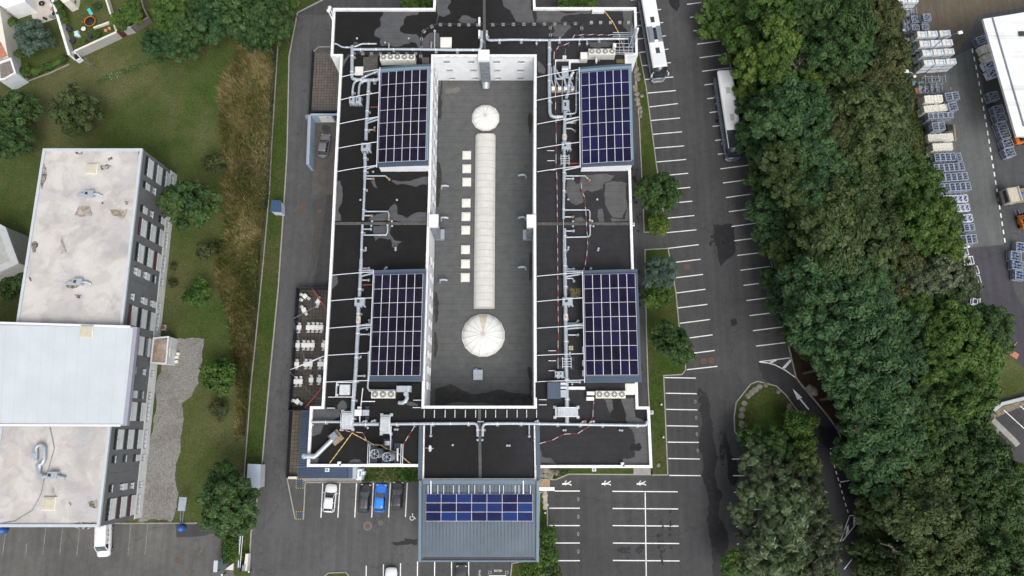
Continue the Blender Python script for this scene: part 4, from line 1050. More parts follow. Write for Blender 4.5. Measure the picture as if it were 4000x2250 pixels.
crow(1449,1543,1541,3,1.0,.95,'white fan unit on the south-west roof, %s of three','row of three fan units')
crow(2327,2444,1541,4,1.0,.95,'white fan unit on the south-east roof, %s of four','row of four fan units on the south-east roof')
c=P(2282,214,13.2);condenser(c.x,c.y,1.1,1.1,1.3,'boxy cream cabinet west of the four fan units near the antenna',None,False)
for x,y,lab in((2308,1536,'upper of two white split units beside the south-east fan row'),(2306,1557,'lower of two white split units beside the south-east fan row')):
	c=P(x,y,12.6);condenser(c.x,c.y,1.1,.5,.8,lab,'split units',False)
for y,lab in((1364,'northern white junction box on the south-east plant room wall'),(1417,'middle white junction box on the south-east plant room wall'),(1457,'southern white junction box on the south-east plant room wall')):
	c=P(2280,y,12.8);mb=MB();mb.bbox((c.x,c.y,12.0),(.28,.8,.7),0,0,.05);solo('junction_box',lab,'junction box',mb,ALU,'junction boxes on the plant room wall')
def stepover(px,py,sx_,sy,lab,along_x):
	c=P(px,py,13.0)
	t=thing('stepover_bridge',lab,'stepover',(c.x,c.y,ZR),'stepover bridges on the roof')
	mb=MB();n_=9
	L,Wd=(sx_,sy)if along_x else(sy,sx_)
	for k in range(n_):
		u=-L/2+L*(k+.5)/n_
		h_=.85 if abs(u)<L*.30 else .85-(abs(u)-L*.30)/(L*.2)*.5
		d_=(L/n_*.96,Wd,.05)
		cc=(c.x+u,c.y,ZR+h_)if along_x else(c.x,c.y+u,ZR+h_)
		mb.box(cc,d_ if along_x else(Wd,L/n_*.96,.05))
	mb.build('tread',STEPW,t)
	mb=EB()
	for e in(-1,1):
		for k in(-1,1):
			o_=(e*L/2,k*Wd*.55)if along_x else(k*Wd*.55,e*L/2)
			mb.bbox((c.x+o_[0],c.y+o_[1],ZR),(.42,.40,.3),0,0,.05)
	mb.build('foot',STEPW,t)
	mb=MB()
	for k in(-1,1):
		pr=[(-.5,.35),(-.3,.85),(.3,.85),(.5,.35)]
		mb.tube([(c.x+a_*L,c.y+k*Wd*.5,ZR+b__)if along_x else(c.x+k*Wd*.5,c.y+a_*L,ZR+b__)for a_,b__ in pr],.05,6)
		mb.tube([(c.x+a_*L,c.y+k*Wd*.5,ZR+b__+.7)if along_x else(c.x+k*Wd*.5,c.y+a_*L,ZR+b__+.7)for a_,b__ in pr],.03,6)
	mb.build('rail',ALU,t)
stepover(1351,1641,1.35,2.5,'western white stepover bridge on the south-west roof',False)
stepover(1503,1657,1.2,2.6,'eastern white stepover bridge on the south-west roof',False)
stepover(2215,1609,3.2,1.25,'white stepover bridge across the fat east duct',True)
for(x,y,lab)in((2207,625,'railed duct support frame beside the navy array'),(2214,1417,'railed duct support frame with dark weights on the east duct')):
	c=P(x,y,12.4);t=thing('support_frame',lab,'frame',(c.x,c.y,ZR))
	mb=MB()
	for e in(-1,1):
		mb.tube([(c.x-.6,c.y+e*.55,12.6),(c.x+.6,c.y+e*.55,12.6)],.04,6);mb.tube([(c.x+e*.6,c.y-.8,12.6),(c.x+e*.6,c.y+.8,12.6)],.04,6)
		for k in(-1,1):mb.tube([(c.x+e*.6,c.y+k*.55,ZR),(c.x+e*.6,c.y+k*.55,12.6)],.04,6)
	for k in(-.2,.15):mb.tube([(c.x-.6,c.y+k,12.6),(c.x+.6,c.y+k,12.6)],.03,6)
	mb.build('rail',ALU,t)
	mb=EB()
	for e in(-1,1):
		for k in(-1,1):mb.box((c.x+e*.75,c.y+k*.6,ZR+.06),(.6,.6,.12))
	mb.build('weight',DARK,t)
STRUTS=[[(1336,300,1485,270),(1329,390,1481,361),(1325,484,1478,456),(1321,579,1475,554),(1317,670,1472,646)],[(1297,1075,1459,1062),(1292,1175,1455,1163),(1286,1282,1450,1270),(1278,1388,1444,1379),(1273,1492,1441,1486)],[(2097,302,2264,271),(2097,392,2265,362),(2097,485,2265,457),(2098,580,2267,555),(2098,671,2269,648)],[(2098,1079,2278,1064),(2098,1178,2279,1163),(2098,1282,2281,1271),(2099,1388,2284,1381),(2099,1491,2286,1484)]]
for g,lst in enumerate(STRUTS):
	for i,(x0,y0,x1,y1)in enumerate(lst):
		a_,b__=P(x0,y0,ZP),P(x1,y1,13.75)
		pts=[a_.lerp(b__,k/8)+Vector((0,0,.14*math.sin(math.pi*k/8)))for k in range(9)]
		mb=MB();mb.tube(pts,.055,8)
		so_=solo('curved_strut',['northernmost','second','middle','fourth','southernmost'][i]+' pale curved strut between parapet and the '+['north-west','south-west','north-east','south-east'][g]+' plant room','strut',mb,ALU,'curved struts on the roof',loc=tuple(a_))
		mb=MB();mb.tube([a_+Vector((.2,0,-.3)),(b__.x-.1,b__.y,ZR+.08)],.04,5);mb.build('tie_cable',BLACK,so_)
def tray(pts,lab,blocks=12,rr=.06):
	w_=[P(x,y,ZR+.25)for x,y in pts]
	t=thing('cable_tray',lab,'cable tray',(w_[0].x,w_[0].y,ZR))
	mb=MB()
	for s_ in(-.12,.12):
		mb.ribbon([(p_.x+s_*.5,p_.y+s_)for p_ in w_],.09,ZR+.2,ZR+.28)
	mb.build('conduit',DARK,t)
	mb=EB();seg=[(w_[i+1]-w_[i]).length for i in range(len(w_)-1)];tot=sum(seg)
	for k in range(blocks):
		d=tot*(k+.5)/blocks;i=0
		while d>seg[i]:d-=seg[i];i+=1
		c_=w_[i].lerp(w_[i+1],d/seg[i]);dr=(w_[i+1]-w_[i]);mb.box((c_.x,c_.y,ZR+.13),(.5,.42,.26),math.atan2(dr.y,dr.x))
	mb.build('support_block',BLOCK,t)
tray([(1885,95),(1704,94),(1667,111),(1647,130),(1645,184),(1643,236)],'dark cable tray curving across the wet north roof',10)
tray([(1905,95),(2000,93),(2268,90)],'dark cable tray on blocks across the north-east roof',9)
tray([(1365,207),(1480,208),(1640,208)],'dark cable tray on blocks north of the five fan units',8)
tray([(2149,94),(2150,150)],'short cable tray leading to the north-east duct',2)
tray([(2272,92),(2275,160)],'short cable tray beside the lamp-lit duct drop'.replace('lamp-lit ',''),2)
mb=MB()
for x in(2310,2346,2385,2421,2455):
	c=P(x,87,ZR+.2);m2=MB();m2.bbox((c.x,c.y,ZR),(.5,.45,.24),0,0,.02)
	solo('concrete_block','loose square concrete block in line towards the north-east corner, %s of five'%{2310:'westernmost',2346:'second from west',2385:'middle',2421:'second from east',2455:'easternmost'}[x],'block',m2,BLOCK,'loose blocks on the north-east roof')
def stanchion(x,y,vert,lab,grp):
	c=P(x,y,ZR+.2);mb=MB();hx=.55
	mb.box((c.x,c.y,ZR+.11),(.26,.62,.22)if vert else(.62,.26,.22),0,0)
	mb.tube([(c.x-(0 if vert else hx),c.y-(hx if vert else 0),ZR+.26),(c.x+(0 if vert else hx),c.y+(hx if vert else 0),ZR+.26)],.05,6,1)
	solo('guardrail_weight',lab,'counterweight',mb,[DARK,ALU],grp)
for i,x in enumerate([1657,1697,1739,1777,1818,1858,1897,1936,1980,2020,2057,2096]):
	stanchion(x,1616,True,'dark guardrail weight south of the courtyard, %s of twelve from the west'%ordw[i],'guardrail weights south of the courtyard')
for i,(x,y,lab)in enumerate([(2151,589,'guardrail weight by the east duct frame, northern'),(2152,628,'guardrail weight by the east duct frame, middle'),(2155,664,'guardrail weight by the east duct frame, southern'),(2157,1370,'guardrail weight near the white valve boxes, northern'),(2157,1409,'guardrail weight near the white valve boxes, middle'),(2157,1448,'guardrail weight near the white valve boxes, southern'),(2120,1561,'guardrail weight south of the felted plinth, northern'),(2120,1581,'guardrail weight south of the felted plinth, southern'),(1297,1551,'guardrail weight south of the railed hatch, northern'),(1293,1594,'guardrail weight south of the railed hatch, southern'),(1630,1563,'guardrail weight at the courtyard corner, northern'),(1628,1592,'guardrail weight at the courtyard corner, southern')]):
	stanchion(x,y,False,lab,'guardrail weights on the side roofs')
c=P(1345,1522,12.6);t=thing('railed_roof_hatch','white louvred roof unit inside a square rail, south-west wing','roof unit',(c.x,c.y,ZR))
mb=MB();mb.bbox((c.x,c.y,ZR),(1.45,1.45,.9),0,0,.05);mb.build('casing',STEPW,t)
mb=MB()
for k in range(8):mb.box((c.x-.56+.16*k,c.y,ZR+.91),(.03,1.25,.03))
mb.build('louvre',CREAM,t)
mb=MB()
for z in(12.2,12.65):
	mb.tube([(c.x-1.15,c.y-1.0,z),(c.x-1.15,c.y+1.0,z),(c.x+1.2,c.y+1.0,z),(c.x+1.2,c.y-1.0,z),(c.x-1.15,c.y-1.0,z)],.04,6)
for a_ in(-1.15,1.2):
	for b__ in(-1,1):mb.tube([(c.x+a_,c.y+b__,ZR),(c.x+a_,c.y+b__,12.65)],.04,6);mb.box((c.x+a_*1.05,c.y+b__*.7,ZR+.1),(.35,.3,.2))
mb.build('rail',ALU,t)
c0,c1=P(1438,1735,12.4),P(1572,1812,12.4)
t=thing('stack_frame','white rail frame on dark weights round the twin exhaust stacks','frame',((c0.x+c1.x)/2,(c0.y+c1.y)/2,ZR))
mb=MB()
for x in(c0.x,c0.x+.25,c1.x-.25,c1.x):mb.tube([(x,c0.y,12.4),(x,c1.y,12.4)],.05,6);mb.tube([(x,c1.y,ZR),(x,c1.y,12.4)],.05,6);mb.tube([(x,c0.y,ZR),(x,c0.y,12.4)],.05,6)
for dz in(12.0,12.4):mb.tube([(c0.x,c1.y,dz),(c1.x,c1.y,dz)],.05,6)
mb.build('rail',ALU,t)
mb=EB()
for fx in(.13,.5,.85):
	for fy in(.12,.88):mb.box((c0.x+(c1.x-c0.x)*fx,c0.y+(c1.y-c0.y)*fy,ZR+.07),(1.15,.85,.14))
mb.build('weight',DARK,t)
for(x,y,lab)in((1462,1773,'western of the twin grey exhaust stacks'),(1510,1785,'eastern of the twin grey exhaust stacks')):
	c=P(x,y,15.6);t=thing('exhaust_stack',lab,'exhaust stack',(c.x,c.y,ZR),'twin exhaust stacks')
	mb=MB();prof=[(.62,0),(.64,.3),(.58,3.9),(.60,4.0),(.53,4.0),(.52,2.6)]
	mb.lathe((c.x,c.y,ZR),prof[:4],20)
	vs=[(c.x+r_*math.cos(2*math.pi*j/20),c.y+r_*math.sin(2*math.pi*j/20),ZR+z)for r_,z in((.60,4.0),(.53,4.0),(.52,2.6))for j in range(20)]
	me=MB();me.v,me.f,me.m,me.sm=[],[],[],[]
	me.lathe((c.x,c.y,ZR),[(.02,0),(.62,0),(.64,.3),(.58,3.9),(.60,4.0),(.54,4.0),(.53,2.9),(.001,2.9)],20)
	me.build('shaft',GALV,t)
	me=MB();me.cyl((c.x,c.y,ZR+2.91),.50,.05);me.build('throat',BLACK,t)
	me=MB()
	for k in range(3):me.box((c.x,c.y,ZR+3.86+.004*k),(1.06,.06,.05),R(30+60*k))
	me.build('spider',GALV,t)
for x,y,lab in((1553,1773,'white pipe loop east of the exhaust stacks'),):
	mb=MB();a_=P(1553,1752,12.3);b__=P(1553,1800,12.3);mb.tube([(a_.x,a_.y,ZR),a_,b__,(b__.x,b__.y,ZR)],.09,8);solo('pipe_loop',lab,'pipe',mb,ALU)
c=P(1512,1731,12.6);t=thing('ribbed_silencer','ribbed pale silencer north of the exhaust stacks','silencer',(c.x,c.y,ZR))
mb=MB();mb.tube([(c.x,c.y+.3,12.2),(c.x,c.y-.3,12.2)],.38,12);mb.build('drum',GALV,t)
mb=EB()
for k in range(4):mb.tube([(c.x,c.y-.25+.15*k,12.2),(c.x,c.y-.2+.15*k,12.2)],.44,12)
mb.build('rib',ALU,t)
mb=EB();mb.box((c.x,c.y-.1,ZR+.06),(1.3,1.4,.12));mb.build('weight',DARK,t)
mb=MB();mb.tube([P(1527,1665,12.1),P(1525,1760,12.1)],.09,8);solo('pipe','thin pale pipe from the stepover to the exhaust stacks','pipe',mb,ALU)
mb=MB();mb.tube([P(1417,1516,12.1),P(1409,1590,12.1),P(1406,1600,12.1),P(1405,1655,12.1)],.07,8);mb.tube([P(1410,1568,12.1),P(1465,1568,12.1)],.07,8);solo('pipe','thin white pipe below the three south-west fan units','pipe',mb,ALU)
c=P(1397,1612,12.8);t=thing('small_air_unit','white air unit with open tray east of the fat west duct','air unit',(c.x,c.y,ZR))
mb=MB();mb.bbox((c.x,c.y,ZR+.2),(.95,.85,.95),0,0,.04);mb.build('casing',WHITE_CAP,t)
mb=EB();mb.bbox((c.x+.1,c.y+.65,ZR+.3),(.55,.4,.5),0,0,.04);mb.build('motor',ALU,t)
mb=MB();mb.box((c.x+1.0,c.y,ZR+.45),(.9,.8,.12));mb.build('tray',GALV,t)
mb=EB()
for e in(-1,1):mb.box((c.x+1.1,c.y+e*.7,ZR+.1),(.5,.4,.2));mb.box((c.x+.05,c.y-e*.7,ZR+.1),(.45,.4,.2))
mb.build('weight',DARK,t)
t=thing('diagonal_flue','thick grey flue running diagonally over the south-west parapet','flue',P(1270,1750,ZR))
mb=MB();mb.tube([P(1303,1712,12.3),P(1236,1778,12.35),P(1228,1783,12.4),P(1190,1783,12.4)],.32,14);mb.build('pipe',GALV,t)
mb=MB();c=P(1190,1783,12.4);mb.tube([(c.x-.05,c.y,12.4),(c.x-.05,c.y,10.8)],.36,14);mb.build('elbow',GALV,t)
mb=MB();c=P(1303,1704,12.6);mb.bbox((c.x,c.y,ZR+.2),(.95,.95,.85),R(40),0,.05);mb.build('fan_casing',GALV_D,t)
mb=MB();mb.bbox((c.x+.1,c.y-.15,ZR),(1.6,1.7,.2),R(40),0,.04);mb.build('pallet',WOODP,t)
for(px,py,lab)in((1571,1519,'galvanised fan casing with S-bend outlet east of three fan units'),(2208,276,'galvanised fan casing west of the navy array')):
	c=P(px,py,12.8);t=thing('centrifugal_fan',lab,'fan',(c.x,c.y,ZR))
	mb=MB()
	if py>1000:
		mb.tube([(c.x+.7,c.y+.42,12.2),(c.x+.7,c.y-.42,12.2)],.55,18);mb.box((c.x-.1,c.y,12.35),(1.4,.84,.7));mb.build('scroll',GALV,t)
		mb=MB();mb.tube([P(1588,1540,12.5),P(1590,1555,12.6),P(1584,1568,12.6),P(1572,1574,12.5),P(1558,1573,12.3)],.27,12);mb.cyl(P(1588,1540,12.2),.34,.6);mb.build('outlet',GALV,t)
		mb=MB();mb.tube([P(1438,1490,12.4),P(1436,1515,12.3),P(1444,1526,12.3),P(1545,1525,12.3)],.12,8);mb.tube([P(1440,1372,12.5),P(1440,1440,12.4),P(1436,1515,12.3)],.13,8);mb.build('suction_pipe',GALV,t)
	else:
		mb.box((c.x,c.y,12.3),(1.0,1.7,.8));mb.tube([(c.x-.5,c.y+.4,12.5),(c.x+.5,c.y+.4,12.5)],.5,16);mb.build('scroll',GALV,t)
		for k,pp in enumerate([[(2165,258),(2166,285),(2172,308),(2205,308),(2212,340)],[(2172,272),(2182,290),(2190,302),(2222,303),(2235,330),(2238,345)],[(2155,262),(2154,310),(2163,340)],[(2170,312),(2186,340)],[(2196,310),(2196,440)]]):
			mb=MB();mb.tube([P(x,y,12.4)for x,y in pp],[.16,.13,.09,.11,.05][k],8);mb.build('pipe',GALV,t)
		mb=EB()
		for x in(2161,2186,2209,2237):q_=P(x,344,12.2);mb.bbox((q_.x,q_.y,ZR),(.5,.6,.7),0,0,.05)
		mb.build('valve',WHITE_CAP,t)
mb=MB();mb.prism(XY([(2157,340),(2240,340),(2240,362),(2157,362)],ZR+.06),ZR,ZR+.06);solo('timber_mat','brown timber board under the valves west of the navy array','board',mb,WOODP)
mb=MB();mb.ribbon(XY([(2170,345),(2170,234),(2268,233)],12.0),.12,ZR,12.0);mb.ribbon(XY([(2226,268),(2226,238),(2266,238)],12.0),.3,ZR,ZR+.25);solo('kerb_upstand','white upstand frame between duct bends and the cream cabinet','upstand',mb,WHITE_CAP)
mb=MB();a_=XY([(2221,1516),(2286,1516)],12.1);mb.ribbon(a_,.4,ZR,12.05);solo('cable_cover','straight white cable cover south of the dark navy array','cable cover',mb,WHITE_CAP)
mb=MB();q=random.Random(3)
for k in range(90):
	c=P(2228+38*q.random(),1128+34*q.random(),ZR);mb.box((c.x,c.y,ZR+.03+.0006*k),(.5,.05,.03),R(90*q.randint(0,1)+q.uniform(-20,20)))
solo('straw_mat','square brown mat of loose laths beside the east duct','mat',mb,mat('straw',(.22,.17,.09),.3,8,.9))
mb=MB()
for dx in(-.16,.16):
	for dy in(-.16,.16):
		c=P(2230,1360,ZR);mb.cyl((c.x+dx,c.y+dy,ZR),.17,.2)
solo('clover_base','four-lobed beige stand base beside the east duct','stand base',mb,mat('beige_plastic',(.45,.40,.26),.1,4,.7))
c=P(2205,224,ZR+.1);mb=MB()
for dx in(-.14,.14):
	for dy in(-.14,.14):mb.cyl((c.x+dx,c.y+dy,ZR),.16,.18,10,0)
mb.tube([(c.x,c.y,ZR),(c.x,c.y,ZR+2.6)],.03,6,1);solo('mast','thin mast in a four-lobed cream base near the cream cabinet','mast',mb,[CREAM,GALV])
CH_R=mat('red_chain',(.26,.05,.045),.2,4,.6);CH_W=mat('white_chain',(.66,.64,.64),.1,4,.6)
def chain(pts,lab,z=12.35,posts=True,step=1.1,mats=(CH_R,CH_W),rr=.042):
	w_=[P(x,y,z)for x,y in pts]
	t=thing('warning_chain',lab,'chain',(w_[0].x,w_[0].y,ZR))
	ch,ps=MB(),EB();k=0
	for a_,b__ in zip(w_[:-1],w_[1:]):
		L=(b__-a_).length;n_=max(2,int(L/step*1.0))
		for i in range(n_):
			f0,f1=i/n_,(i+1)/n_
			sag=lambda f:Vector((0,0,-(.2 if posts else .02)*math.sin(math.pi*f)))
			ch.tube([a_.lerp(b__,f0)+sag(f0),a_.lerp(b__,f1)+sag(f1)],rr,5,k%2);k+=1
	ch.build('chain',list(mats),t)
	if posts:
		for p_ in w_:
			ps.lathe((p_.x,p_.y,ZR),[(.18,0),(.18,.06),(.045,.07),(.04,z-ZR)],10,0)
		ps.build('post',mat('post_foot',(.10,.03,.03),.2,4,.7),t)
chain([(2163,257),(2165,202),(2183,180),(2222,168),(2245,136),(2279,134),(2318,134),(2355,135),(2395,134)],'red and white chain round the north-east fan yard')
chain([(2163,262),(2170,350),(2170,400),(2172,480),(2173,560),(2172,640),(2176,700),(2176,740),(2177,780),(2177,810),(2177,848),(2178,910),(2178,948),(2179,990),(2179,1020),(2179,1060),(2179,1092),(2180,1135),(2180,1180),(2180,1215),(2181,1255),(2181,1300),(2180,1360),(2180,1440)],'long red and white chain down the east wing beside the courtyard')
chain([(2270,690),(2272,738),(2284,770),(2290,845),(2291,885),(2296,925),(2296,957),(2292,1000),(2286,1035),(2280,1057)],'shorter red and white chain crossing the east joint ridge')
chain([(2320,1562),(2319,1577),(2316,1627),(2298,1668),(2257,1693),(2203,1696),(2158,1719),(2106,1733)],'red and white chain across the south-east roof')
chain([(1333,1678),(1366,1686),(1416,1690),(1432,1722),(1440,1735)],'short red and white chain north of the exhaust stacks')
chain([(1573,1740),(1594,1704),(1620,1664)],'short red and white chain north-east of the exhaust stacks')
ROPE_Y=mat('yellow_rope',(.50,.32,.07),.2,5,.7);ROPE_P=mat('pale_yellow_rope',(.62,.50,.26),.2,5,.7)
chain([(1284,1814),(1375,1691),(1435,1723),(1462,1738),(1488,1738),(1506,1750),(1555,1770),(1607,1815)],'yellow warning rope zigzagging over the south-west roof',11.75,False,.3,(ROPE_Y,ROPE_P),.075)
chain([(2359,40),(2394,86),(2412,120),(2424,148),(2434,185),(2444,226)],'yellow warning rope from the north-east parapet to the antenna frame',11.85,False,.3,(ROPE_Y,ROPE_P),.075)
mb=MB()
for k in range(3):mb.tube([P(1448,417+k*1.2,12.2),P(1478,417+k*1.2,12.4)],.03,5)
solo('red_hose','thin red pipes beside the near-black north-west array','pipe',mb,RED)
mb=MB();mb.tube([P(1417,1113,12.2),P(1457,1112,12.4)],.07,6);solo('red_hose','red pipe beside the near-black south-west array','pipe',mb,RED)
mb=MB();mb.tube([P(2216,638,12.2),P(2266,638,12.4)],.09,6);solo('red_hose','pinkish red pipe at the foot of the navy north-east array','pipe',mb,RED)
t=thing('antenna_frame','galvanised antenna frame with lattice and panel antenna at the north-east corner','antenna',P(2435,170,ZR))
mb=MB()
for y in(127,134,141):mb.tube([P(2394,y,12.6),P(2470,y,12.6)],.05,6)
for y in(170,184,196,204,211):mb.tube([P(2394,y,12.2),P(2475,y,12.2)],.05,6)
for x in(2420,2437,2455,2470):mb.tube([P(x,150,12.2),P(x,212,12.2)],.05,6)
for x in(2455,2464,2472):
	for y in(150,190):c=P(x,y,ZR);mb.tube([(c.x,c.y,ZR),(c.x,c.y,15.2)],.05,6)
for k in range(6):
	z=12+.5*k;a_,b__=P(2455,150,ZR),P(2472,190,ZR);mb.tube([(a_.x,a_.y,z),(b__.x,b__.y,z+.5)],.035,5);mb.tube([(a_.x,b__.y,z),(b__.x,a_.y,z+.5)],.035,5)
mb.build('lattice',GALV,t)
mb=MB();c=P(2476,160,ZR);mb.bbox((c.x,c.y,13.2),(.32,.22,2.0),R(20),0,.05);mb.build('panel_antenna',ALU,t)
mb=EB()
for x in(2403,2415,2445,2462):
	for y in(158,190):c=P(x,y,ZR);mb.box((c.x,c.y,ZR+.08),(.8,.7,.16))
mb.build('weight',DARK,t)
mb=MB();c=P(2402,172,12.9);mb.bbox((c.x,c.y,ZR+.2),(.5,.6,.9),0,0,.05);mb.build('radio_unit',WHITE_CAP,t)
mb=MB();mb.prism(XY([(2408,232),(2438,232),(2438,246),(2408,246)],ZR+.12),ZR,ZR+.12);solo('timber_pallet','mossy timber board south of the antenna frame','pallet',mb,mat('mossy_timber',(.16,.13,.06),.3,5,.9))
def dish(px,py,lab,rz):
	c=P(px,py,12.9);t=thing('satellite_dish',lab,'satellite dish',(c.x,c.y,ZR))
	M_=Matrix.Translation((c.x,c.y,12.9))@Matrix.Rotation(rz,4,'Z')@Matrix.Rotation(R(68),4,'Y')
	mb=MB();tmp=MB();tmp.lathe((0,0,0),[(.02,0),(.25,.03),(.45,.12),(.46,.12),(.25,.01),(.02,-.03)],16)
	mb.add([M_@Vector(v)for v in tmp.v],tmp.f,0,True);mb.build('reflector',WHITE_CAP,t)
	mb=MB();mb.tube([(c.x,c.y,ZR),(c.x,c.y,12.85)],.04,6);q_=M_@Vector((0,0,.55));mb.tube([M_@Vector((.4,0,.1)),q_],.025,6);mb.box(q_,(.12,.12,.12));mb.build('arm',GALV,t)
dish(2327,237,'satellite dish behind the four fan units near the antenna',R(-10))
dish(1677,1752,'satellite dish at the entrance block roof edge',R(0))
mb=MB();mb.tube([P(1655,1750,12.1),P(1675,1750,12.5)],.04,6);solo('dish_arm','wall arm carrying the entrance roof satellite dish','bracket',mb,GALV)
q=random.Random(9)
VN=[(1394,149,'alone on the dark north-west roof'),(1504,165,'west of the rusty-capped branch'),(1596,149,'on the pale dry patch of the north-west roof'),(1463,497,'beside the rusty stub of the north-west array'),(1457,670,'below the corner of the north-west curved roof'),(1408,780,'in the wet strip west of the thin west duct'),(1550,780,'alone in the middle of the wet west roof'),(1453,863,'north of the west joint, near the duct'),(1530,863,'north of the west joint, further from the duct'),(1450,881,'south of the west joint, near the duct'),(1531,882,'south of the west joint, further from the duct'),(1428,968,'upper of a pair near the west duct'),(1428,977,'lower of a pair near the west duct'),(1545,968,'upper of a pair on the pale branch-shaped patch'),(1545,976,'lower of a pair on the pale branch-shaped patch'),(1433,1285,'beside the middle of the south-west array'),(1408,1393,'near the foot of the south-west array'),(2219,778,'beside the thin east duct'),(2333,778,'alone on the puddled east roof'),(2238,864,'north of the east joint, near the duct'),(2313,863,'north of the east joint, by the bent branch'),(2238,883,'south of the east joint, near the duct'),(2318,883,'south of the east joint, by the bent branch'),(2220,965,'upper of a pair by the east duct'),(2219,973,'lower of a pair by the east duct'),(2338,970,'upper of a pair in the middle of the east roof'),(2336,977,'lower of a pair in the middle of the east roof'),(1330,1679,'at the foot of the western stepover'),(1221,1659,'at the south-west parapet end of the duct'),(1436,1671,'south of the fat south-west duct'),(1543,1677,'west one of a pair east of the stepover'),(1552,1677,'east one of a pair east of the stepover'),(1768,1738,'in the west half of the entrance block roof'),(1981,1740,'west one of a pair in the entrance block roof'),(1990,1740,'east one of a pair in the entrance block roof'),(2201,1680,'west one of a pair south of the cross duct'),(2209,1680,'east one of a pair south of the cross duct'),(2421,1680,'west one of a pair on the south-east roof'),(2430,1681,'east one of a pair on the south-east roof'),(1865,1718,'west of the central south ridge'),(1884,1718,'east of the central south ridge'),(2088,1718,'at the east flashing of the entrance block'),(2226,1377,'upper of a dark pair beside the clover base'),(2225,1390,'lower of a dark pair beside the clover base'),(2187,147,'south of the north-east chain corner'),(2235,1500,'near the foot of the south-east array')]
for x,y,lab in VN:
	c=P(x,y,ZR+.3);mb=MB();mb.lathe((c.x,c.y,ZR),[(.10,0),(.10,.2),(.19,.22),(.17,.32),(.05,.38)],10)
	solo('mushroom_vent','small grey mushroom vent '+lab,'roof vent',mb,GALV,'mushroom vents on the felt roof')
for(x,y,lab,w_)in((1872,78,'upright white louvre box west of the north ridge, upper',.8),(1872,128,'upright white louvre box west of the north ridge, lower',.8)):
	c=P(x,y,12.5);mb=MB();mb.bbox((c.x,c.y,ZR),(.32,1.05,.9),0,0,.04);solo('louvre_box',lab,'vent box',mb,WHITE_CAP)
mb=MB();c=P(2337,41,12.2);mb.bbox((c.x,c.y,ZR),(1.9,.4,.65),0,0,.04);solo('parapet_box','long white box against the north-east parapet','box',mb,WHITE_CAP)
for(x,y,lab)in((1324,1808,'small white floodlight inside the south-west parapet'),(2432,1811,'small silver floodlight inside the south-east parapet')):
	c=P(x,y,12.1);mb=MB();mb.bbox((c.x,c.y,ZR),(.45,.35,.5),0,0,.05);mb.box((c.x+.15,c.y-.25,ZR+.35),(.2,.3,.25),0,1);solo('floodlight',lab,'floodlight',mb,[ALU,DARK])
for(x,y,lab)in((1277,1836,'square bracket lamp on the south-west wall above the blue canopy'),(2321,1834,'square bracket lamp on the south-east wall'),(2545,1611,'square bracket lamp on the east wall by the lawn strip'),(2472,876,'square bracket lamp on the east wall at the joint ridge')):
	c=P(x,y,10.5);mb=MB();mb.bbox((c.x,c.y,10.2),(.55,.5,.3),0,0,.05);mb.box((c.x,c.y,10.52),(.35,.3,.03),0,1);solo('bracket_lamp',lab,'lamp',mb,[ALU,GALV_D])
for(x,y,lab)in((1287,27,'upper of two white cowled flues on the north-west wall'),(1282,39,'lower of two white cowled flues on the north-west wall')):
	c=P(x,y,14.2);t=thing('cowled_flue',lab,'flue',(c.x,c.y,10.5),'cowled flues on the north-west wall')
	mb=MB();mb.tube([(c.x,c.y,9.5),(c.x,c.y,14.0)],.13,10);mb.build('pipe',ALU,t)
	mb=MB();mb.lathe((c.x,c.y,13.95),[(.12,0),(.30,.05),(.28,.2),(.1,.32)],14);mb.build('cowl',WHITE_CAP,t)
BAY=mat('bay_concrete',(.095,.088,.078),.15,.6,.85,fine=.12,fscale=10)
mb=MB();mb.sheet(XY([(1233,477),(1325,477),(1322,700),(1300,760),(1220,760),(1222,667)]),.034);struct('loading_bay_floor',mb,BAY,CARPARK)
mb=MB();mb.sheet(rough_poly(XY([(1258,490),(1275,486),(1292,496),(1290,515),(1270,520),(1256,505)]),.1,3,4),.040);struct('oil_stain',mb,ASPH_D,CARPARK)
mb=MB();mb.sheet(rough_poly(XY([(1225,780),(1270,770),(1262,880),(1240,1000),(1205,1090),(1215,960)]),.08,3,14),.033);struct('dusty_patch',mb,asphalt('dusty_asphalt',(.072,.068,.062)),CARPARK)
def tiles(name,c,grout,s):
	m,nt,b=base_mat(name);p=pos(nt)
	br=nt.nodes.new('ShaderNodeTexBrick');br.offset=0;br.squash=1
	br.inputs['Scale'].default_value=1;br.inputs['Brick Width'].default_value=s;br.inputs['Row Height'].default_value=s
	br.inputs['Mortar Size'].default_value=.035;br.inputs['Color1'].default_value=(*c,1);br.inputs['Color2'].default_value=(*[x*.82 for x in c],1);br.inputs['Mortar'].default_value=(*grout,1)
	nt.links.new(p,br.inputs['Vector'])
	n1=noise(nt,p,1.2,5,.7)
	col=mix(nt,1.0,br.outputs[0],ramp(nt,n1,[(.3,(.7,)*3),(.7,(1.2,)*3)]),'MULTIPLY')
	nt.links.new(col,b.inputs['Base Color']);b.inputs['Roughness'].default_value=.85
	return m
PAV=tiles('yard_paving',(.150,.130,.110),(.055,.046,.038),.50)
PAV2=tiles('brown_terrace_paving',(.084,.073,.061),(.026,.021,.018),.55)
PAV3=tiles('ochre_terrace_paving',(.135,.112,.082),(.045,.038,.028),.55)
mb=MB();mb.sheet(XY([(1226,205),(1345,205),(1345,433),(1215,433)]),.036);struct('paved_yard',mb,PAV)
mb=MB();mb.sheet(XY([(1168,1130),(1300,1130),(1290,1600),(1135,1600)]),.036);struct('terrace_paving',mb,PAV2)
mb=MB();mb.sheet(XY([(1135,1604),(1230,1604),(1220,1865),(1122,1865)]),.036);struct('terrace_paving',mb,PAV3)
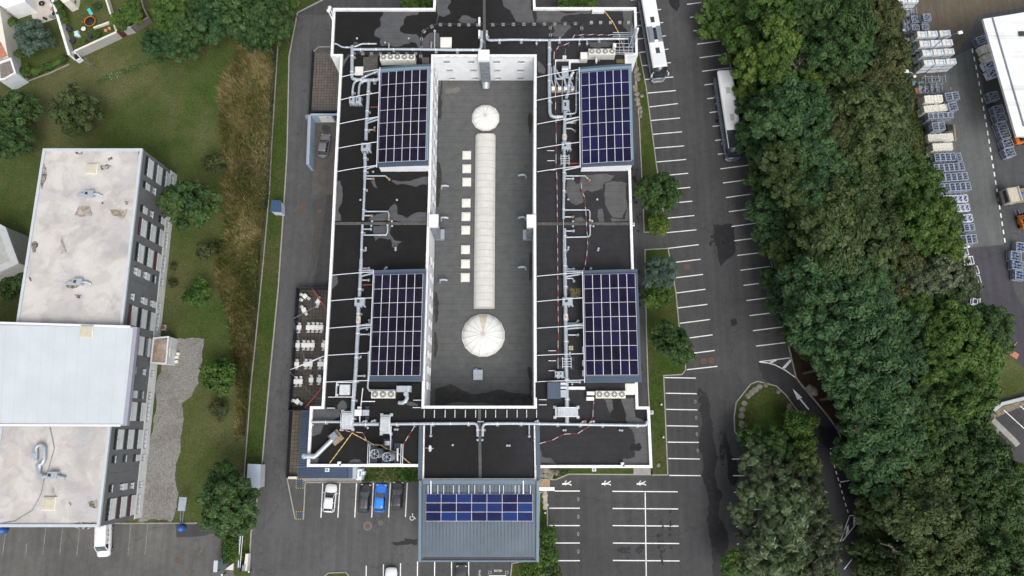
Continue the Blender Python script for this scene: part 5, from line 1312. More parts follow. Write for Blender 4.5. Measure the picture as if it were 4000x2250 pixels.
FEN=mat('dark_fence_sheet',(.028,.034,.046),.12,1.2,.6)
def fence(pts,h,lab,cat='fence',th=.08,m=None,posts=True,name='fence'):
	a=XY(pts,h);t=thing(name,lab,cat,(a[0][0],a[0][1],0))
	mb=MB();mb.ribbon(a,th,0,h);mb.build('panel',m or FEN,t)
	if posts:
		mb=EB()
		for p0,p1 in zip(a[:-1],a[1:]):
			L=math.dist(p0,p1);n_=max(1,int(L/2.5))
			for k in range(n_+1):
				mb.box((p0[0]+(p1[0]-p0[0])*k/n_,p0[1]+(p1[1]-p0[1])*k/n_,h/2+.03),(.12,.12,h+.04))
		mb.build('post',DARK,t)
fence([(1219,194),(1205,434),(1318,433)],1.5,'dark sheet fence round the small paved yard north of the loading bay')
fence([(1282,1124),(1156,1123),(1141,1360),(1125,1600)],1.8,'dark sheet fence round the terrace with white tables')
fence([(1129,1606),(1115,1866)],1.7,'dark sheet fence west of the ochre paved strip')
fence([(1122,1604),(1180,1602)],1.9,'short dark divider fence south of the terrace')
mb=MB();mb.ribbon(XY([(1224,203),(1245,184),(1292,184)]),.16,.0,.13);struct('kerb',mb,KERB)
mb=MB();mb.box((P(1145,1866,.5).x,P(1145,1866,.5).y,.45),(1.3,.35,.9));solo('low_wall','short cream wall at the south end of the ochre paved strip','wall',mb,CREAMWALL)
BLUEWALL=mat('pale_blue_render',srgb(150,168,184),.05,.8,.7)
t=thing('loading_bay_wall','pale blue-grey screen wall round the loading bay with the parked grey car','wall',P(1205,520,0))
hB=2.9
a=XY([(1209,449),(1202,642)],hB);mb=MB();mb.ribbon(a,.42,0,hB);mb.build('wall',BLUEWALL,t)
mb=MB();mb.ribbon([(a[0][0]-.12,a[0][1]),(a[1][0]-.12,a[1][1]+.05)],.26,hB,hB+.03);mb.build('coping',mat('lilac_coping',srgb(150,152,168),.04,1,.6),t)
a2=XY([(1213,447),(1330,447)],hB);mb=MB();mb.ribbon(a2,.3,0,hB+.02);mb.build('wall',BLUEWALL,t)
yf=a2[0][1]-.155
xw=lambda px,z:P(px,460,z).x
mb=MB();mb.box((xw(1274,1.6),yf-.02,1.45),(2.1,.05,2.1));d=mb.build('roller_door',mat('cream_door',(.72,.70,.62),.04,2,.5),t)
mb=MB();mb.box((xw(1284,1.6),yf-.06,2.25),(.3,.04,.14));mb.build('vent',DARK,d)
mb=MB();mb.box((xw(1274,1.6),yf-.05,.55),(2.1,.04,.04));mb.box((xw(1274,1.6),yf-.05,1.4),(.05,.04,2.0));mb.build('rail',ALU,d)
mb=MB();mb.box((xw(1313,2.2),yf-.02,1.45),(.9,.05,2.6));mb.build('door',ROOF_DARKBLUE,t)
c=P(1203,455,.9);mb=MB();mb.bbox((c.x-.2,c.y,0),(.5,.7,.9),0,0,.03);solo('meter_box','small grey meter box outside the loading bay corner','meter box',mb,CONC)
CANOPY=[(1180,1603),(1213,1603),(1200,1820),(1200,1826),(1376,1826),(1376,1868),(1162,1868)]
t=thing('seamed_canopy','L-shaped dark blue seamed canopy round the south-west corner','canopy',P(1200,1840,0))
zc=3.4
mb=MB();mb.prism(XY(CANOPY,zc),zc-.22,zc,0);mb.build('roof_sheet',mat('blue_canopy_sheet',srgb(66,82,108),.06,.6,.5,.2),t)
mb=MB()
for k in range(34):
	y=1612+k*7.4
	if y>1866:break
	xl=np.interp(y,[1603,1868],[1180,1162]);xr=np.interp(y,[1603,1820,1826],[1209,1199,1374])
	if y<1824:
		mb.tube([P(xl,y,zc+.02),P(xr,y,zc+.02)],.045,5)
for y in(1832,1840,1848,1856,1864):mb.tube([P(1164,y,zc+.02),P(1358,y,zc+.02)],.045,5)
mb.tube([P(1358,1828,zc+.03),P(1358,1867,zc+.03)],.06,5)
mb.build('seam',mat('dark_seam_sheet',(.022,.030,.045),.1,2,.5),t)  # seams coloured darker than the canopy sheet
mb=EB()
for x,y in((1166,1866),(1240,1867),(1310,1867),(1372,1867),(1182,1606),(1174,1740)):c=P(x,y,zc);mb.box((c.x+.12,c.y+.12,(zc-.22)/2),(.14,.14,zc-.23))
mb.build('post',DARK,t)
c=P(1384,1848,3.2);mb=MB();mb.bbox((c.x,c.y,0),(.62,1.7,3.2),0,0,.05);solo('service_cabinet','flat grey cabinet at the east end of the blue canopy','cabinet',mb,mat('grey_cabinet',srgb(158,166,172),.05,1,.5))
c=P(1401,1854,2.6);t=thing('cooling_unit','white cooling unit with blue side louvre beside the shrub bed','cooling unit',(c.x,c.y,0))
mb=MB();mb.bbox((c.x,c.y,.1),(.85,1.6,2.4),0,0,.06);mb.build('casing',mat('ice_white_casing',(.62,.70,.76),.04,2,.4),t)
mb=MB();mb.box((c.x+.2,c.y+.1,2.52),(.18,.75,.04));mb.build('louvre',BLUEP,t)
mb=MB();mb.bbox((c.x+.55,c.y+.15,.6),(.3,.5,1.2),0,0,.05);mb.build('pump',ALU,t)
def chequer(name,lab,pts):
	a=XY(pts,.04);t=thing(name,lab,'mat',(a[0][0],a[0][1],.036))
	mb=MB();mb.prism(a,.036,.06);mb.build('mat_surface',ROOF_DARKBLUE,t)
	mb=MB()
	for p0,p1 in zip(a,a[1:]+a[:1]):
		n_=int(math.dist(p0,p1)/.14)
		for k in range(n_):
			f0=k/n_;f1=(k+1)/n_
			q0=(p0[0]+(p1[0]-p0[0])*f0,p0[1]+(p1[1]-p0[1])*f0);q1=(p0[0]+(p1[0]-p0[0])*f1,p0[1]+(p1[1]-p0[1])*f1)
			mb.ribbon([q0,q1],.10,.062+.0002*(k%2),None,k%2)
	mb.build('edge_strip',[YELLOWP,BLACK],t)
chequer('edged_mat','dark mat with yellow chequered edge under the canopy corner',[(1157,1872),(1184,1872),(1184,1907),(1157,1907)])
chequer('edged_mat','dark mat with yellow chequered edge at the tip of the painted wedge',[(1157,1998),(1184,1998),(1184,2028),(1157,2028)])
FURN=mat('white_furniture',(.78,.77,.74),.03,3,.5)
def table_proto():
	t=thing('terrace_table','x','table',(0,0,0))
	mb=MB();mb.bbox((0,0,.71),(.72,.72,.04),0,0,.02);mb.build('tabletop',FURN,t)
	for sx_ in(-1,1):
		for sy in(-1,1):mb=MB();mb.box((sx_*.31,sy*.31,.356),(.05,.05,.71));mb.build('leg',ALU,t)
	return t
def chair_proto():
	t=thing('terrace_chair','x','chair',(0,0,0))
	mb=MB();mb.bbox((0,0,.42),(.44,.44,.04),0,0,.02);mb.build('seat',FURN,t)
	mb=MB();mb.box((0,.25,.68),(.46,.035,.34),0,0,R(12));mb.build('backrest',FURN,t)
	mb=MB()
	for sx_ in(-1,1):
		mb.tube([(sx_*.21,-.2,0),(sx_*.21,-.2,.42)],.018,5);mb.tube([(sx_*.21,.2,0),(sx_*.21,.21,.42),(sx_*.22,.27,.84)],.018,5);mb.tube([(sx_*.24,-.2,.62),(sx_*.24,.24,.64)],.02,5)
	mb.build('frame',GALV_D,t)
	return t
TP,CP=table_proto(),chair_proto();used=[]
TB=[(1191,1157,45,'tilted white table in the north-west corner of the terrace','ab','corner table'),(1242,1179,-28,'tilted white table under the red rolled sail','ab','table under the red sail'),(1187,1211,25,'tilted white table south of the corner table','ab','tilted table south of the corner')]
for i,x in enumerate((1168,1204,1221,1238,1254)):TB.append((x,1279,0,'white table in the northern straight row, %s'%['alone at the fence','first of four joined','second of four joined','third of four joined','last of four joined'][i],'ns',['lone northern-row table','first joined northern-row table','second joined northern-row table','third joined northern-row table','fourth joined northern-row table'][i]))
for i,x in enumerate((1163,1186,1203,1220,1264)):TB.append((x,1348,0,'white table in the second straight row, %s'%['alone at the fence','first of three joined','second of three joined','third of three joined','alone at the building'][i],'ns',['fence-side second-row table','first joined second-row table','second joined second-row table','third joined second-row table','wall-side second-row table'][i]))
for i,x in enumerate((1159,1194,1212,1249,1266)):TB.append((x,1422,0,'white table in the row under the white sail, %s'%['alone at the fence','first of the middle pair','second of the middle pair','first of the wall-side pair','second of the wall-side pair'][i],'ns',['fence-side table under the white sail','first middle table under the white sail','second middle table under the white sail','first wall-side table under the white sail','last wall-side table under the white sail'][i]))
for i,(x,y)in enumerate(((1156,1490),(1173,1490),(1215,1484),(1246,1484))):TB.append((x,y,0,'white table in the southern straight row, %s'%['first of the fence-side pair','second of the fence-side pair','alone in the middle','alone near the wall'][i],'ns',['first fence-side southern-row table','second fence-side southern-row table','middle southern-row table','wall-side southern-row table'][i]))
TB.append((1161,1569,45,'tilted white table alone at the south end of the terrace','ab','south-end tilted table'))
q=random.Random(21)
fc=ft=True
for x,y,rz,lab,kind,short in TB:
	c=P(x,y,.75);rr=R(rz+q.uniform(-2,2));loc=(c.x,c.y,.036)
	if ft:TP.location=loc;TP.rotation_euler=(0,0,rr);TP['label']=lab;TP['group']='white terrace tables';ft=False
	else:dup(TP,loc,rr,lab,'white terrace tables')
	for k,sd_ in enumerate(('north','south')if kind=='ns' else('upper','lower')):
		a_=rr+(math.pi/2 if k==0 else-math.pi/2)+(0 if kind=='ns' else q.uniform(.1,.5))
		d=.52+q.uniform(-.04,.05)if kind=='ns' else .62
		l2=(c.x+d*math.cos(a_),c.y+d*math.sin(a_),.036);r2=a_-math.pi/2+R(q.uniform(-7,7));lb='white chair on the %s side of the %s'%(sd_,short)
		if fc:CP.location=l2;CP.rotation_euler=(0,0,r2);CP['label']=lb;CP['group']='white terrace chairs';fc=False
		else:dup(CP,l2,r2,lb,'white terrace chairs')
c=P(1178,1172,.5);dup(CP,(c.x,c.y,.036),R(70),'loose white chair between the two northern tilted tables','white terrace chairs')
ZS=3.4
for(x,y,lab)in((1217,1124,'dark sail post at the north fence of the terrace'),(1143,1248,'dark sail post in the middle of the west terrace fence'),(1131,1446,'dark sail post at the foot of the white rolled sail')):
	c=P(x,y,ZS);mb=MB();mb.tube([(c.x+.1,c.y-.1,0),(c.x,c.y,ZS)],.06,8);mb.cyl((c.x+.1,c.y-.1,.036),.16,.05);solo('sail_post',lab,'post',mb,DARK,'sail posts round the terrace')
def sail(a_,b__,m,lab,r=.10):
	A,Bp=P(a_[0],a_[1],ZS),P(b__[0],b__[1],ZS);mb=MB()
	pts=[A.lerp(Bp,k/8)-Vector((0,0,.15*math.sin(math.pi*k/8)))for k in range(9)]
	prof=[.25,.7,1,1.1,1.1,1.15,1.2,1,.5]
	secs=[]
	d=(Bp-A).normalized();s1=Vector((-d.y,d.x,0));s2=Vector((0,0,1))
	for p_,k in zip(pts,prof):secs.append([p_+(s1*math.cos(2*math.pi*j/8)+s2*math.sin(2*math.pi*j/8))*r*k for j in range(8)])
	mb.loft(secs);solo('rolled_sail',lab,'shade sail',mb,m,'rolled shade sails',loc=tuple(A))
sail((1219,1126),(1279,1214),RED,'red rolled shade sail at the north end of the terrace')
sail((1133,1444),(1270,1389),WHITE_CAP,'white rolled shade sail across the southern terrace')
sail((1190,1594),(1261,1510),RED,'red rolled shade sail at the south end of the terrace')
for pts,lab,rr in(([(1144,1246),(1252,1188)],'grey stay wire from the west post to the red sail',.035),([(1146,1256),(1176,1350),(1190,1408)],'grey stay wire from the west post to the southern tables',.025),([(1132,1452),(1153,1475)],'short stay wire south of the white sail post',.03),([(1180,1500),(1222,1547),(1257,1559)],'thin stay wire crossing the southern red sail',.018)):
	mb=MB();mb.tube([P(x,y,3.1)for x,y in pts],rr,6);solo('stay_wire',lab,'wire',mb,GALV_D,'sail stay wires')
fp=[(1090,120),(1062,580),(1054,750),(1031,1009),(1000,1330),(982,1500),(957,1840),(948,2000)]
a=XY(fp);t=thing('mesh_fence','dark wire mesh fence on a low kerb between tall grass and verge','fence',(a[3][0],a[3][1],0))
mb=MB();mb.ribbon(a,.16,0,.22);mb.build('base',CONC,t)
mb=EB();wr=MB()
for p0,p1 in zip(a[:-1],a[1:]):
	L=math.dist(p0,p1);n_=max(1,int(L/2.5))
	for k in range(n_):mb.box((p0[0]+(p1[0]-p0[0])*k/n_-.1,p0[1]+(p1[1]-p0[1])*k/n_,.85),(.06,.06,1.7))
	for z in(.5,.9,1.3,1.65):wr.tube([(p0[0]-.1,p0[1],z),(p1[0]-.1,p1[1],z)],.012,4)
mb.build('post',DARK,t);wr.build('wire',DARK,t)
def cabin(pts,z,lab,m_wall,m_roof,seams=0,cat='cabin'):
	a=XY(pts,z);cx=sum(p_[0]for p_ in a)/4;cy=sum(p_[1]for p_ in a)/4
	t=thing('utility_cabin',lab,cat,(cx,cy,0))
	mb=MB();mb.prism(inset(orient(a),.1),0,z-.12);mb.build('wall',m_wall,t)
	mb=MB();mb.prism(a,z-.12,z);r_=mb.build('roof',m_roof,t)
	if seams:
		mb=EB();A,Bp,C_,D=[Vector((*p_,z+.02))for p_ in a]
		for k in range(seams):f=(k+.5)/seams;mb.tube([A.lerp(Bp,f),D.lerp(C_,f)],.03,5)
		mb.build('seam',ROOF_DARKBLUE,r_)
	return t
cabin([(1061,781),(1098,783),(1098,829),(1055,826)],2.3,'small blue-roofed utility cabin on the grass verge',mat('pale_grey_wall',(.60,.64,.68),.04,1,.6),mat('blue_sheet_roof',srgb(62,88,124),.06,1,.5,.2),7)
cabin([(968,1812),(1019,1814),(1015,1908),(962,1902)],2.3,'pale grey flat-roofed cabin beside the service road and dark tree',mat('pale_grey_wall2',(.55,.58,.60),.04,1,.6),mat('light_grey_roof',srgb(176,190,202),.05,1.2,.5))
G_W=mat('grey_panel_wall',srgb(110,111,113),.07,.8,.85,fine=.10,fscale=9)
W_W=mat('white_panel',(.70,.71,.70),.05,.8,.8,c2=(.58,.60,.60))
def stained_roof():
	m,nt,b=base_mat('stained_white_roof');p=pos(nt)
	n1=noise(nt,p,.16,6,.62,.5);n2=noise(nt,p,.38,6,.65,.3);n3=noise(nt,p,.55,8,.72,.8);f=noise(nt,p,6,3,.7)
	c=ramp(nt,n1,[(.38,(.36,.355,.365)),(.47,(.41,.395,.385)),(.50,(.50,.48,.455)),(.62,(.55,.535,.51))])
	c2=ramp(nt,n2,[(.40,(.38,.37,.37)),(.50,(.48,.455,.43)),(.55,(.46,.43,.40))])
	c=mix(nt,.45,c,c2)
	n4=noise(nt,p,.28,3,.5,.9)
	c=mix(nt,1.0,c,ramp(nt,n4,[(.40,(.92,.90,.90)),(.47,(.96,.95,.95)),(.49,(1.02,1.01,1.0)),(.60,(1.05,1.05,1.05))]),'MULTIPLY')
	c=mix(nt,ramp(nt,n3,[(.63,(0,0,0)),(.72,(.75,.75,.75))]),c,(.16,.12,.08))
	c=mix(nt,1.0,c,ramp(nt,f,[(.3,(.93,)*3),(.7,(1.05,)*3)]),'MULTIPLY')
	nt.links.new(c,b.inputs['Base Color']);b.inputs['Roughness'].default_value=.75
	return m
SROOF=stained_roof()
def moss_mat(name,a,c0,s):
	m,nt,b=base_mat(name);p=pos(nt)
	n1=noise(nt,p,s,8,.8)
	nt.links.new(ramp(nt,n1,[(.44,a),(.52,tuple((x+y)/2 for x,y in zip(a,c0))),(.60,c0)]),b.inputs['Base Color']);b.inputs['Roughness'].default_value=.95
	return m
MOSS=moss_mat('black_moss',(.05,.042,.028),(.40,.37,.33),2.2)
LEDGE=mat('pale_grey_edge_trim',(.47,.51,.54),.04,1,.5)
hG=11.3
GB=thing('apartment_block','long grey apartment block with stained white flat roof and raised middle roof','building',P(300,1300,0))
gp_=[(168,580),(557,580),(486,1268),(388,2059),(-420,2059),(75,1262),(145,750)]
gN=XY([(168,580),(557,580),(480,1290),(75,1290)],hG);gS=XY([(20,1655),(436,1655),(388,2059),(-60,2059)],hG)
FT=P(557,580,hG);FB=P(388,2059,hG)
wall_poly=[(FT.x,FT.y),(gN[0][0],gN[0][1]),(gS[3][0],gS[3][1]),(FB.x,FB.y)]
mb=MB();mb.prism(inset(orient(wall_poly),.05),0,hG-.25);mb.build('wall',G_W,GB)
mb=MB();mb.sheet(inset(orient(wall_poly),.2),hG-.15);mb.build('roof',SROOF,GB)
mb=MB();A_=orient(wall_poly)
def ring(poly,d,z0,z1,m,parent,name):
	c=inset(poly,d);n=len(poly);mb=MB()
	mb.add([(p_[0],p_[1],z0)for p_ in poly]+[(p_[0],p_[1],z1)for p_ in poly]+[(p_[0],p_[1],z1)for p_ in c]+[(p_[0],p_[1],z0)for p_ in c],[f for i in range(n)for f in((i,(i+1)%n,n+(i+1)%n,n+i),(n+i,n+(i+1)%n,2*n+(i+1)%n,2*n+i),(2*n+i,2*n+(i+1)%n,3*n+(i+1)%n,3*n+i))])
	return mb.build(name,m,parent)
ring(A_,.38,hG-.3,hG+.05,LEDGE,GB,'roof_edge')
FD=(FB-FT);FL=FD.length;FD.normalize();FN=Vector((-FD.y,FD.x,0))
if FN.x<0:FN=-FN
def s_of(y,z=9.6):
	lo,hi=0.0,FL
	for _ in range(40):
		m_=(lo+hi)/2;p_=FT+FD*m_;p_.z=z
		v=None
		dy,dz=p_.y,p_.z-H
		zc_=dy*ST-dz*CT;yc=dy*CT+dz*ST
		py=1125-F*yc/zc_
		if py<y:lo=m_
		else:hi=m_
	return(lo+hi)/2
def fpoint(s,o,z):p_=FT+FD*s+FN*o;return(p_.x,p_.y,z)
def fbox(mb,s0,s1,z0,z1,o0,o1,m=0):
	vs=[fpoint(s,o,z)for s in(s0,s1)for o in(o0,o1)for z in(z0,z1)]
	mb.add(vs,[(0,1,3,2),(4,6,7,5),(0,4,5,1),(2,3,7,6),(0,2,6,4),(1,5,7,3)],m)
mb=MB();fbox(mb,.0,FL,0,2.15,-.1,.035);mb.build('base_wall',W_W,GB)
CURT=mat('red_brown_curtain',(.14,.05,.045),.3,4,.6)
LONG=[(614,684),(851,916),(949,1019),(1192,1267),(1300,1376),(1566,1642),(1678,1756),(1950,2033)]
SMALL=[(709,735),(802,828),(1045,1073),(1146,1172),(1428,1454),(1520,1550),(1782,1808),(1896,1922)]
q=random.Random(31)
for fl in range(4):
	zt=[10.05,7.2,4.35,1.75][fl]
	for kind,lst in(('L',LONG),('S',SMALL)):
		for y0,y1 in lst:
			s0,s1=s_of(y0),s_of(y1)
			hh=.80 if fl<3 else .65
			f=MB();fbox(f,s0,s1,zt-hh,zt,-.05,.006,0)
			glass=q.choice([GLASS_D,GLASS_D,GLASS_G,CURT])if fl<3 else GLASS_G
			blind=(kind=='S' and q.random()<.55)
			wn=f.build('window',ALU if blind else glass,GB)
			fr=MB();n_=4 if kind=='L' else 2
			for k in range(n_+1):ss=s0+(s1-s0)*k/n_;fbox(fr,ss-.03,ss+.03,zt-hh,zt,.0,.05)
			fbox(fr,s0,s1,zt,zt+.06,.0,.06);fr.build('frame',DARK,wn)
			sl=MB();fbox(sl,s0-.05,s1+.05,zt-hh-.07,zt-hh-.01,.0,.14);sl.build('sill',LEDGE,wn)
			if fl<3 and(kind=='L' or q.random()<.4):
				pn=MB();z1_=zt-hh-.32
				fbox(pn,s0+(0 if kind=='L' else 0),s1,z1_-(1.30 if kind=='L' else 1.0),z1_,.0,.02);pn.build('white_panel',W_W,GB)
for y in(780,1095,1480,1850):
	s0=s_of(y);j=MB();fbox(j,s0-.02,s0+.02,2.15,hG-.4,.0,.004);j.build('panel_joint',GALV_D,GB)
zq=12.4
rp=[(-400,1258),(508,1275),(536,1278),(495,1663),(-400,1655)]
a=orient(XY(rp,zq));mb=MB();mb.prism(a,zq-.7,zq-.02);mb.build('raised_roof_edge',mat('lilac_fascia',(.30,.30,.36),.04,1,.6),GB)
mb=MB();mb.sheet(orient(XY([(-400,1262),(508,1280),(520,1282),(480,1658),(-400,1650)],zq)),zq+.004);RR_=mb.build('raised_roof',mat('pale_ice_roof',(.50,.54,.56),.04,.3,.6,c2=(.46,.50,.525),fine=.02),GB)
for k in range(11):
	x=15+48*k;mb=MB();mb.ribbon(XY([(x+8,1264+.02*x),(x-14,1655)],zq+.006),.035,zq+.008+.0002*k);mb.build('sheet_seam',mat('seam_grey%d'%k,(.40,.44,.46),.05,1,.6),GB)
mb=MB();mb.ribbon(XY([(-100,1258),(508,1276)],zq+.1),.3,zq,zq+.1);mb.ribbon(XY([(-100,1660),(470,1662)],zq+.1),.3,zq,zq+.1);mb.build('roof_edge',ALU,GB)
mb=MB();b2=inset(a,.5);mb.prism(b2,hG-.3,zq-.7);mb.build('wall',G_W,GB)
for i,s in enumerate([[(288,592),(326,592),(322,604),(296,602)],[(392,646),(420,640),(438,648),(420,662),(396,664)],[(420,620),(438,612),(440,622),(424,630)],[(540,592),(552,590),(548,608),(538,606)],[(170,594),(176,594),(168,740),(164,740)],[(128,945),(138,942),(150,950),(140,985),(126,990)],[(488,784),(505,786),(498,800),(490,798)],[(396,790),(404,788),(404,796),(396,797)],[(256,1115),(290,1112),(312,1116),(300,1124),(262,1126)],[(290,1150),(320,1150),(312,1166),(296,1160)],[(112,1080),(120,1082),(124,1100),(116,1096)],[(260,2050),(340,2040),(384,2046),(384,2054),(262,2054)],[(340,1960),(380,1950),(378,1985),(350,1980)],[(270,1958),(284,1966),(276,1978),(268,1968)],[(240,920),(262,985),(236,995)],[(420,808),(500,815),(480,855),(440,842)],[(310,805),(355,810),(360,845),(290,840)]]):
	mb=MB();mb.sheet(rough_poly(XY(s,hG-.14),.12,4,200+i),hG-.14+.001*i);mb.build('moss_stain' if i<14 else 'brown_stain',MOSS if i<14 else moss_mat('brown_stain_%d'%i,(.20,.165,.12),(.40,.37,.34),1.4),GB)
YEL=mat('yellowed_lid',(.50,.47,.36),.05,2,.5)
skylight(357,658,hG-.15,1.75,1.6,'yellowed square hatch at the north end of the stained white roof',None,YEL)
skylight(190,1968,hG-.15,1.8,1.75,'yellowed square hatch at the south end of the stained white roof',None,YEL)
skylight(336,1295,zq,1.9,1.6,'yellowed square hatch on the raised pale roof',None,YEL)
def roof_unit(px,py,lab):
	c=P(px,py,hG+.5);t=thing('roof_fan_unit',lab,'ventilation unit',(c.x,c.y,hG-.15))
	mb=MB();mb.bbox((c.x,c.y,hG-.1),(1.35,.95,.7),R(3),0,.05);mb.build('casing',GALV,t)
	mb=MB();mb.box((c.x-.25,c.y,hG+.61),(.4,.4,.03));mb.build('vent',DARK,t)
	mb=MB()
	for e in(-1,1):mb.tube([(c.x+e*.6,c.y,hG+.25),(c.x+e*1.2,c.y,hG+.2),(c.x+e*1.8,c.y-.25,hG-.1)],.19,10)
	mb.build('duct',GALV,t)
roof_unit(345,755,'grey roof unit with two duct arms on the northern stained roof');roof_unit(300,1100,'grey roof unit with two duct arms above the mossy patch')
t=thing('roof_duct_loop','looped grey duct with fan box on the southern stained roof','ventilation duct',P(160,1780,hG))
mb=MB();mb.tube([P(x,y,hG+.35)for x,y in((140,1800),(140,1750),(150,1738),(165,1738),(173,1750),(173,1795),(165,1812),(150,1815),(152,1850),(166,1860))],.25,10);mb.tube([P(166,1862,hG+.35),P(205,1855,hG+.35),P(255,1868,hG+.1)],.24,10);mb.build('pipe',GALV,t)
mb=MB();c=P(205,1856,hG+.5);mb.bbox((c.x,c.y,hG-.1),(1.3,.95,.8),0,0,.05);c=P(133,1778,hG+.4);mb.bbox((c.x,c.y,hG-.1),(.6,.8,.8),0,0,.05);mb.build('casing',GALV,t)
mb=MB();c=P(191,1856,hG+.8);mb.box((c.x,c.y,hG+.72),(.4,.4,.04));mb.build('vent',DARK,t)
mb=MB();mb.tube([P(x,y,hG-.06)for x,y in((195,1668),(212,1750),(190,1830),(172,1870),(160,1930),(125,1995),(60,2035),(-20,2050))],.05,6);solo('roof_cable','dark cable curving over the southern stained roof','cable',mb,GALV_D)
zs=2.9
a=XY([(598,1319),(661,1313),(652,1423),(587,1419)],zs);t=thing('lean_to_shed','white shed with rusty stained flat roof against the grey block','shed',(a[0][0],a[0][1],0))
mb=MB();mb.prism(inset(orient(a),.06),0,zs-.1);mb.build('wall',W_W,t)
mb=MB();mb.prism(a,zs-.1,zs,0);mb.build('roof',mat('rusty_flat_roof',(.34,.28,.24),.2,.9,.85,c2=(.22,.15,.08),fine=.2,fscale=5),t)
ring(orient(a),.22,zs-.1,zs+.1,ALU,t,'roof_edge')
c=P(600,1327,zs);mb=MB();mb.sheet(rough_poly(XY([(602,1322),(618,1320),(618,1334),(604,1336)],zs),.2,3,1),zs+.012);mb.sheet(rough_poly(XY([(624,1320),(652,1320),(648,1336),(626,1334)],zs),.2,3,2),zs+.013);mb.build('moss_stain',MOSS,t)
e_=Vector((a[1][0],a[1][1],0));g_=Vector((a[2][0],a[2][1],0));d_=(g_-e_).normalized();o_=Vector((-d_.y,d_.x,0));o_=o_ if o_.x>0 else-o_
mb=MB();mm=e_.lerp(g_,.55)+o_*-.03;mb.box((mm.x,mm.y,1.3),(.08,1.4,1.9),math.atan2(-d_.x,d_.y)*1.0);mb.build('door',CREAM,t)
for k,(x,y)in enumerate(((694,1382),(690,1395),(688,1412))):
	c=P(x,y,.4);mb=MB();mb.bbox((c.x,c.y,.02),(.5,.42,.4),R(12*k),0,.04);solo('white_box','small white box outside the shed, %s of three'%['northernmost','middle','southernmost'][k],'box',mb,CREAM,'white boxes outside the shed')
c=P(637,1279,.5);t=thing('planter_trough','grey trough with red bundle at the foot of the grey facade','planter',(c.x,c.y,0));mb=MB();mb.bbox((c.x,c.y,0),(.7,.95,.45),0,0,.03);mb.build('trough',GREYWALL,t);mb=MB();mb.bbox((c.x-.05,c.y+.05,.45),(.45,.55,.22),R(20),0,.1);mb.build('bundle',RED,t)
a=orient(XY([(-160,850),(0,875),(22,888),(73,1028),(-80,1100),(-200,1000)],6.0));t=thing('grey_building','pale grey building corner with dark roof cut by the west edge','building',(a[0][0],a[0][1],0))
mb=MB();mb.prism(inset(a,.1),0,5.8);mb.build('wall',GREYWALL,t)
mb=MB();mb.sheet(inset(a,1.0),5.7);mb.build('roof',mat('dark_gravel_roof',(.13,.13,.13),.1,2,.9),t)
ring(a,1.1,5.5,6.0,mat('pale_grey_coping',(.42,.43,.43),.06,1,.7),t,'parapet')
def wallthing(pts,z,th,lab,m,m_cap=None,cat='garden wall'):
	a=XY(pts,z);t=thing('garden_wall',lab,cat,(a[0][0],a[0][1],0));mb=MB();mb.ribbon(a,th,0,z-.06);mb.build('wall',m,t)
	mb=MB();mb.ribbon(a,th+.08,z-.06,z);mb.build('coping',m_cap or CREAMWALL,t)
wallthing([(196,-40),(205,0),(269,213)],1.8,.35,'long white garden wall between patio garden and trampoline garden',CREAMWALL,WHITE_CAP)
wallthing([(291,199),(455,124)],1.9,.25,'grey block garden wall with cream coping below the trampoline garden',GREYWALL)
wallthing([(408,-20),(432,56),(448,105),(455,122)],1.6,.2,'thin cream wall between trampoline garden and its neighbour',CREAMWALL)
wallthing([(364,108),(430,84)],.5,.2,'low yellowish border edging south of the trampoline',CREAMWALL)
wallthing([(476,114),(510,104)],1.8,.2,'pale grey wall section next to the brown gate',GREYWALL,GREYWALL)
wallthing([(512,103),(580,66)],1.7,.12,'weathered timber fence section below the yellow shrub',mat('weathered_fence',(.14,.125,.11),.2,3,.9),mat('weathered_fence_cap',(.16,.14,.125),.2,3,.9),'fence')
wallthing([(548,-20),(560,30),(578,66)],1.7,.12,'weathered timber fence running north beside the bright shrubs',mat('weathered_fence2',(.14,.125,.11),.2,3,.9),mat('weathered_fence_cap2',(.16,.14,.125),.2,3,.9),'fence')
wallthing([(456,122),(476,114)],1.9,.12,'dark brown garden gate panel',BROWN,BROWN,'gate')
wallthing([(107,317),(190,286),(270,250)],.22,.10,'low broken kerb wall under the clipped garden hedge',BLOCK,BLOCK)
a=XY([(270,212),(290,200),(315,226),(297,236)],.9);t=thing('concrete_bin_store','small open bin store with dark inside at the garden wall corner','bin store',(a[0][0],a[0][1],0))
mb=MB();mb.ribbon(a,.12,0,.95,closed=True);mb.build('wall',ALU,t);mb=MB();mb.sheet(inset(orient(a),.05),.3);mb.build('floor',BLACK,t)
mb=MB();mb.sheet(XY([(100,-60),(105,0),(137,101),(219,74),(196,0),(180,-60)]),.05);struct('patio_paving',mb,mat('cream_patio',(.52,.47,.41),.05,1,.85,fine=.05,fscale=8))
t=thing('cream_house','cream rendered house with red tiled roof at the west edge','house',P(0,150,0))
zh=3.5
a=orient(XY([(-300,230),(-300,-60),(-40,-60),(0,40),(30,216),(32,222)],zh));mb=MB();mb.prism(a,0,zh);mb.build('wall',CREAMWALL,t)
mb=MB();r0,r1,r2,r3=P(-60,140,zh+.1),P(2,166,zh+.1),P(28,218,zh+.1),P(-60,250,zh+.1);mb.add([r0,r1,r2,r3,r0+Vector((0,0,.5)),r1+Vector((0,0,.08)),r2+Vector((0,0,.08)),r3+Vector((0,0,.5))],[(7,6,5,4),(0,1,2,3),(0,4,5,1),(1,5,6,2),(2,6,7,3)]);mb.build('tiled_roof',BRONZE_TILE,t)
t=thing('garden_annex','white annex with gravelled flat roof at the corner of the red tiled house','annex',P(30,280,0))
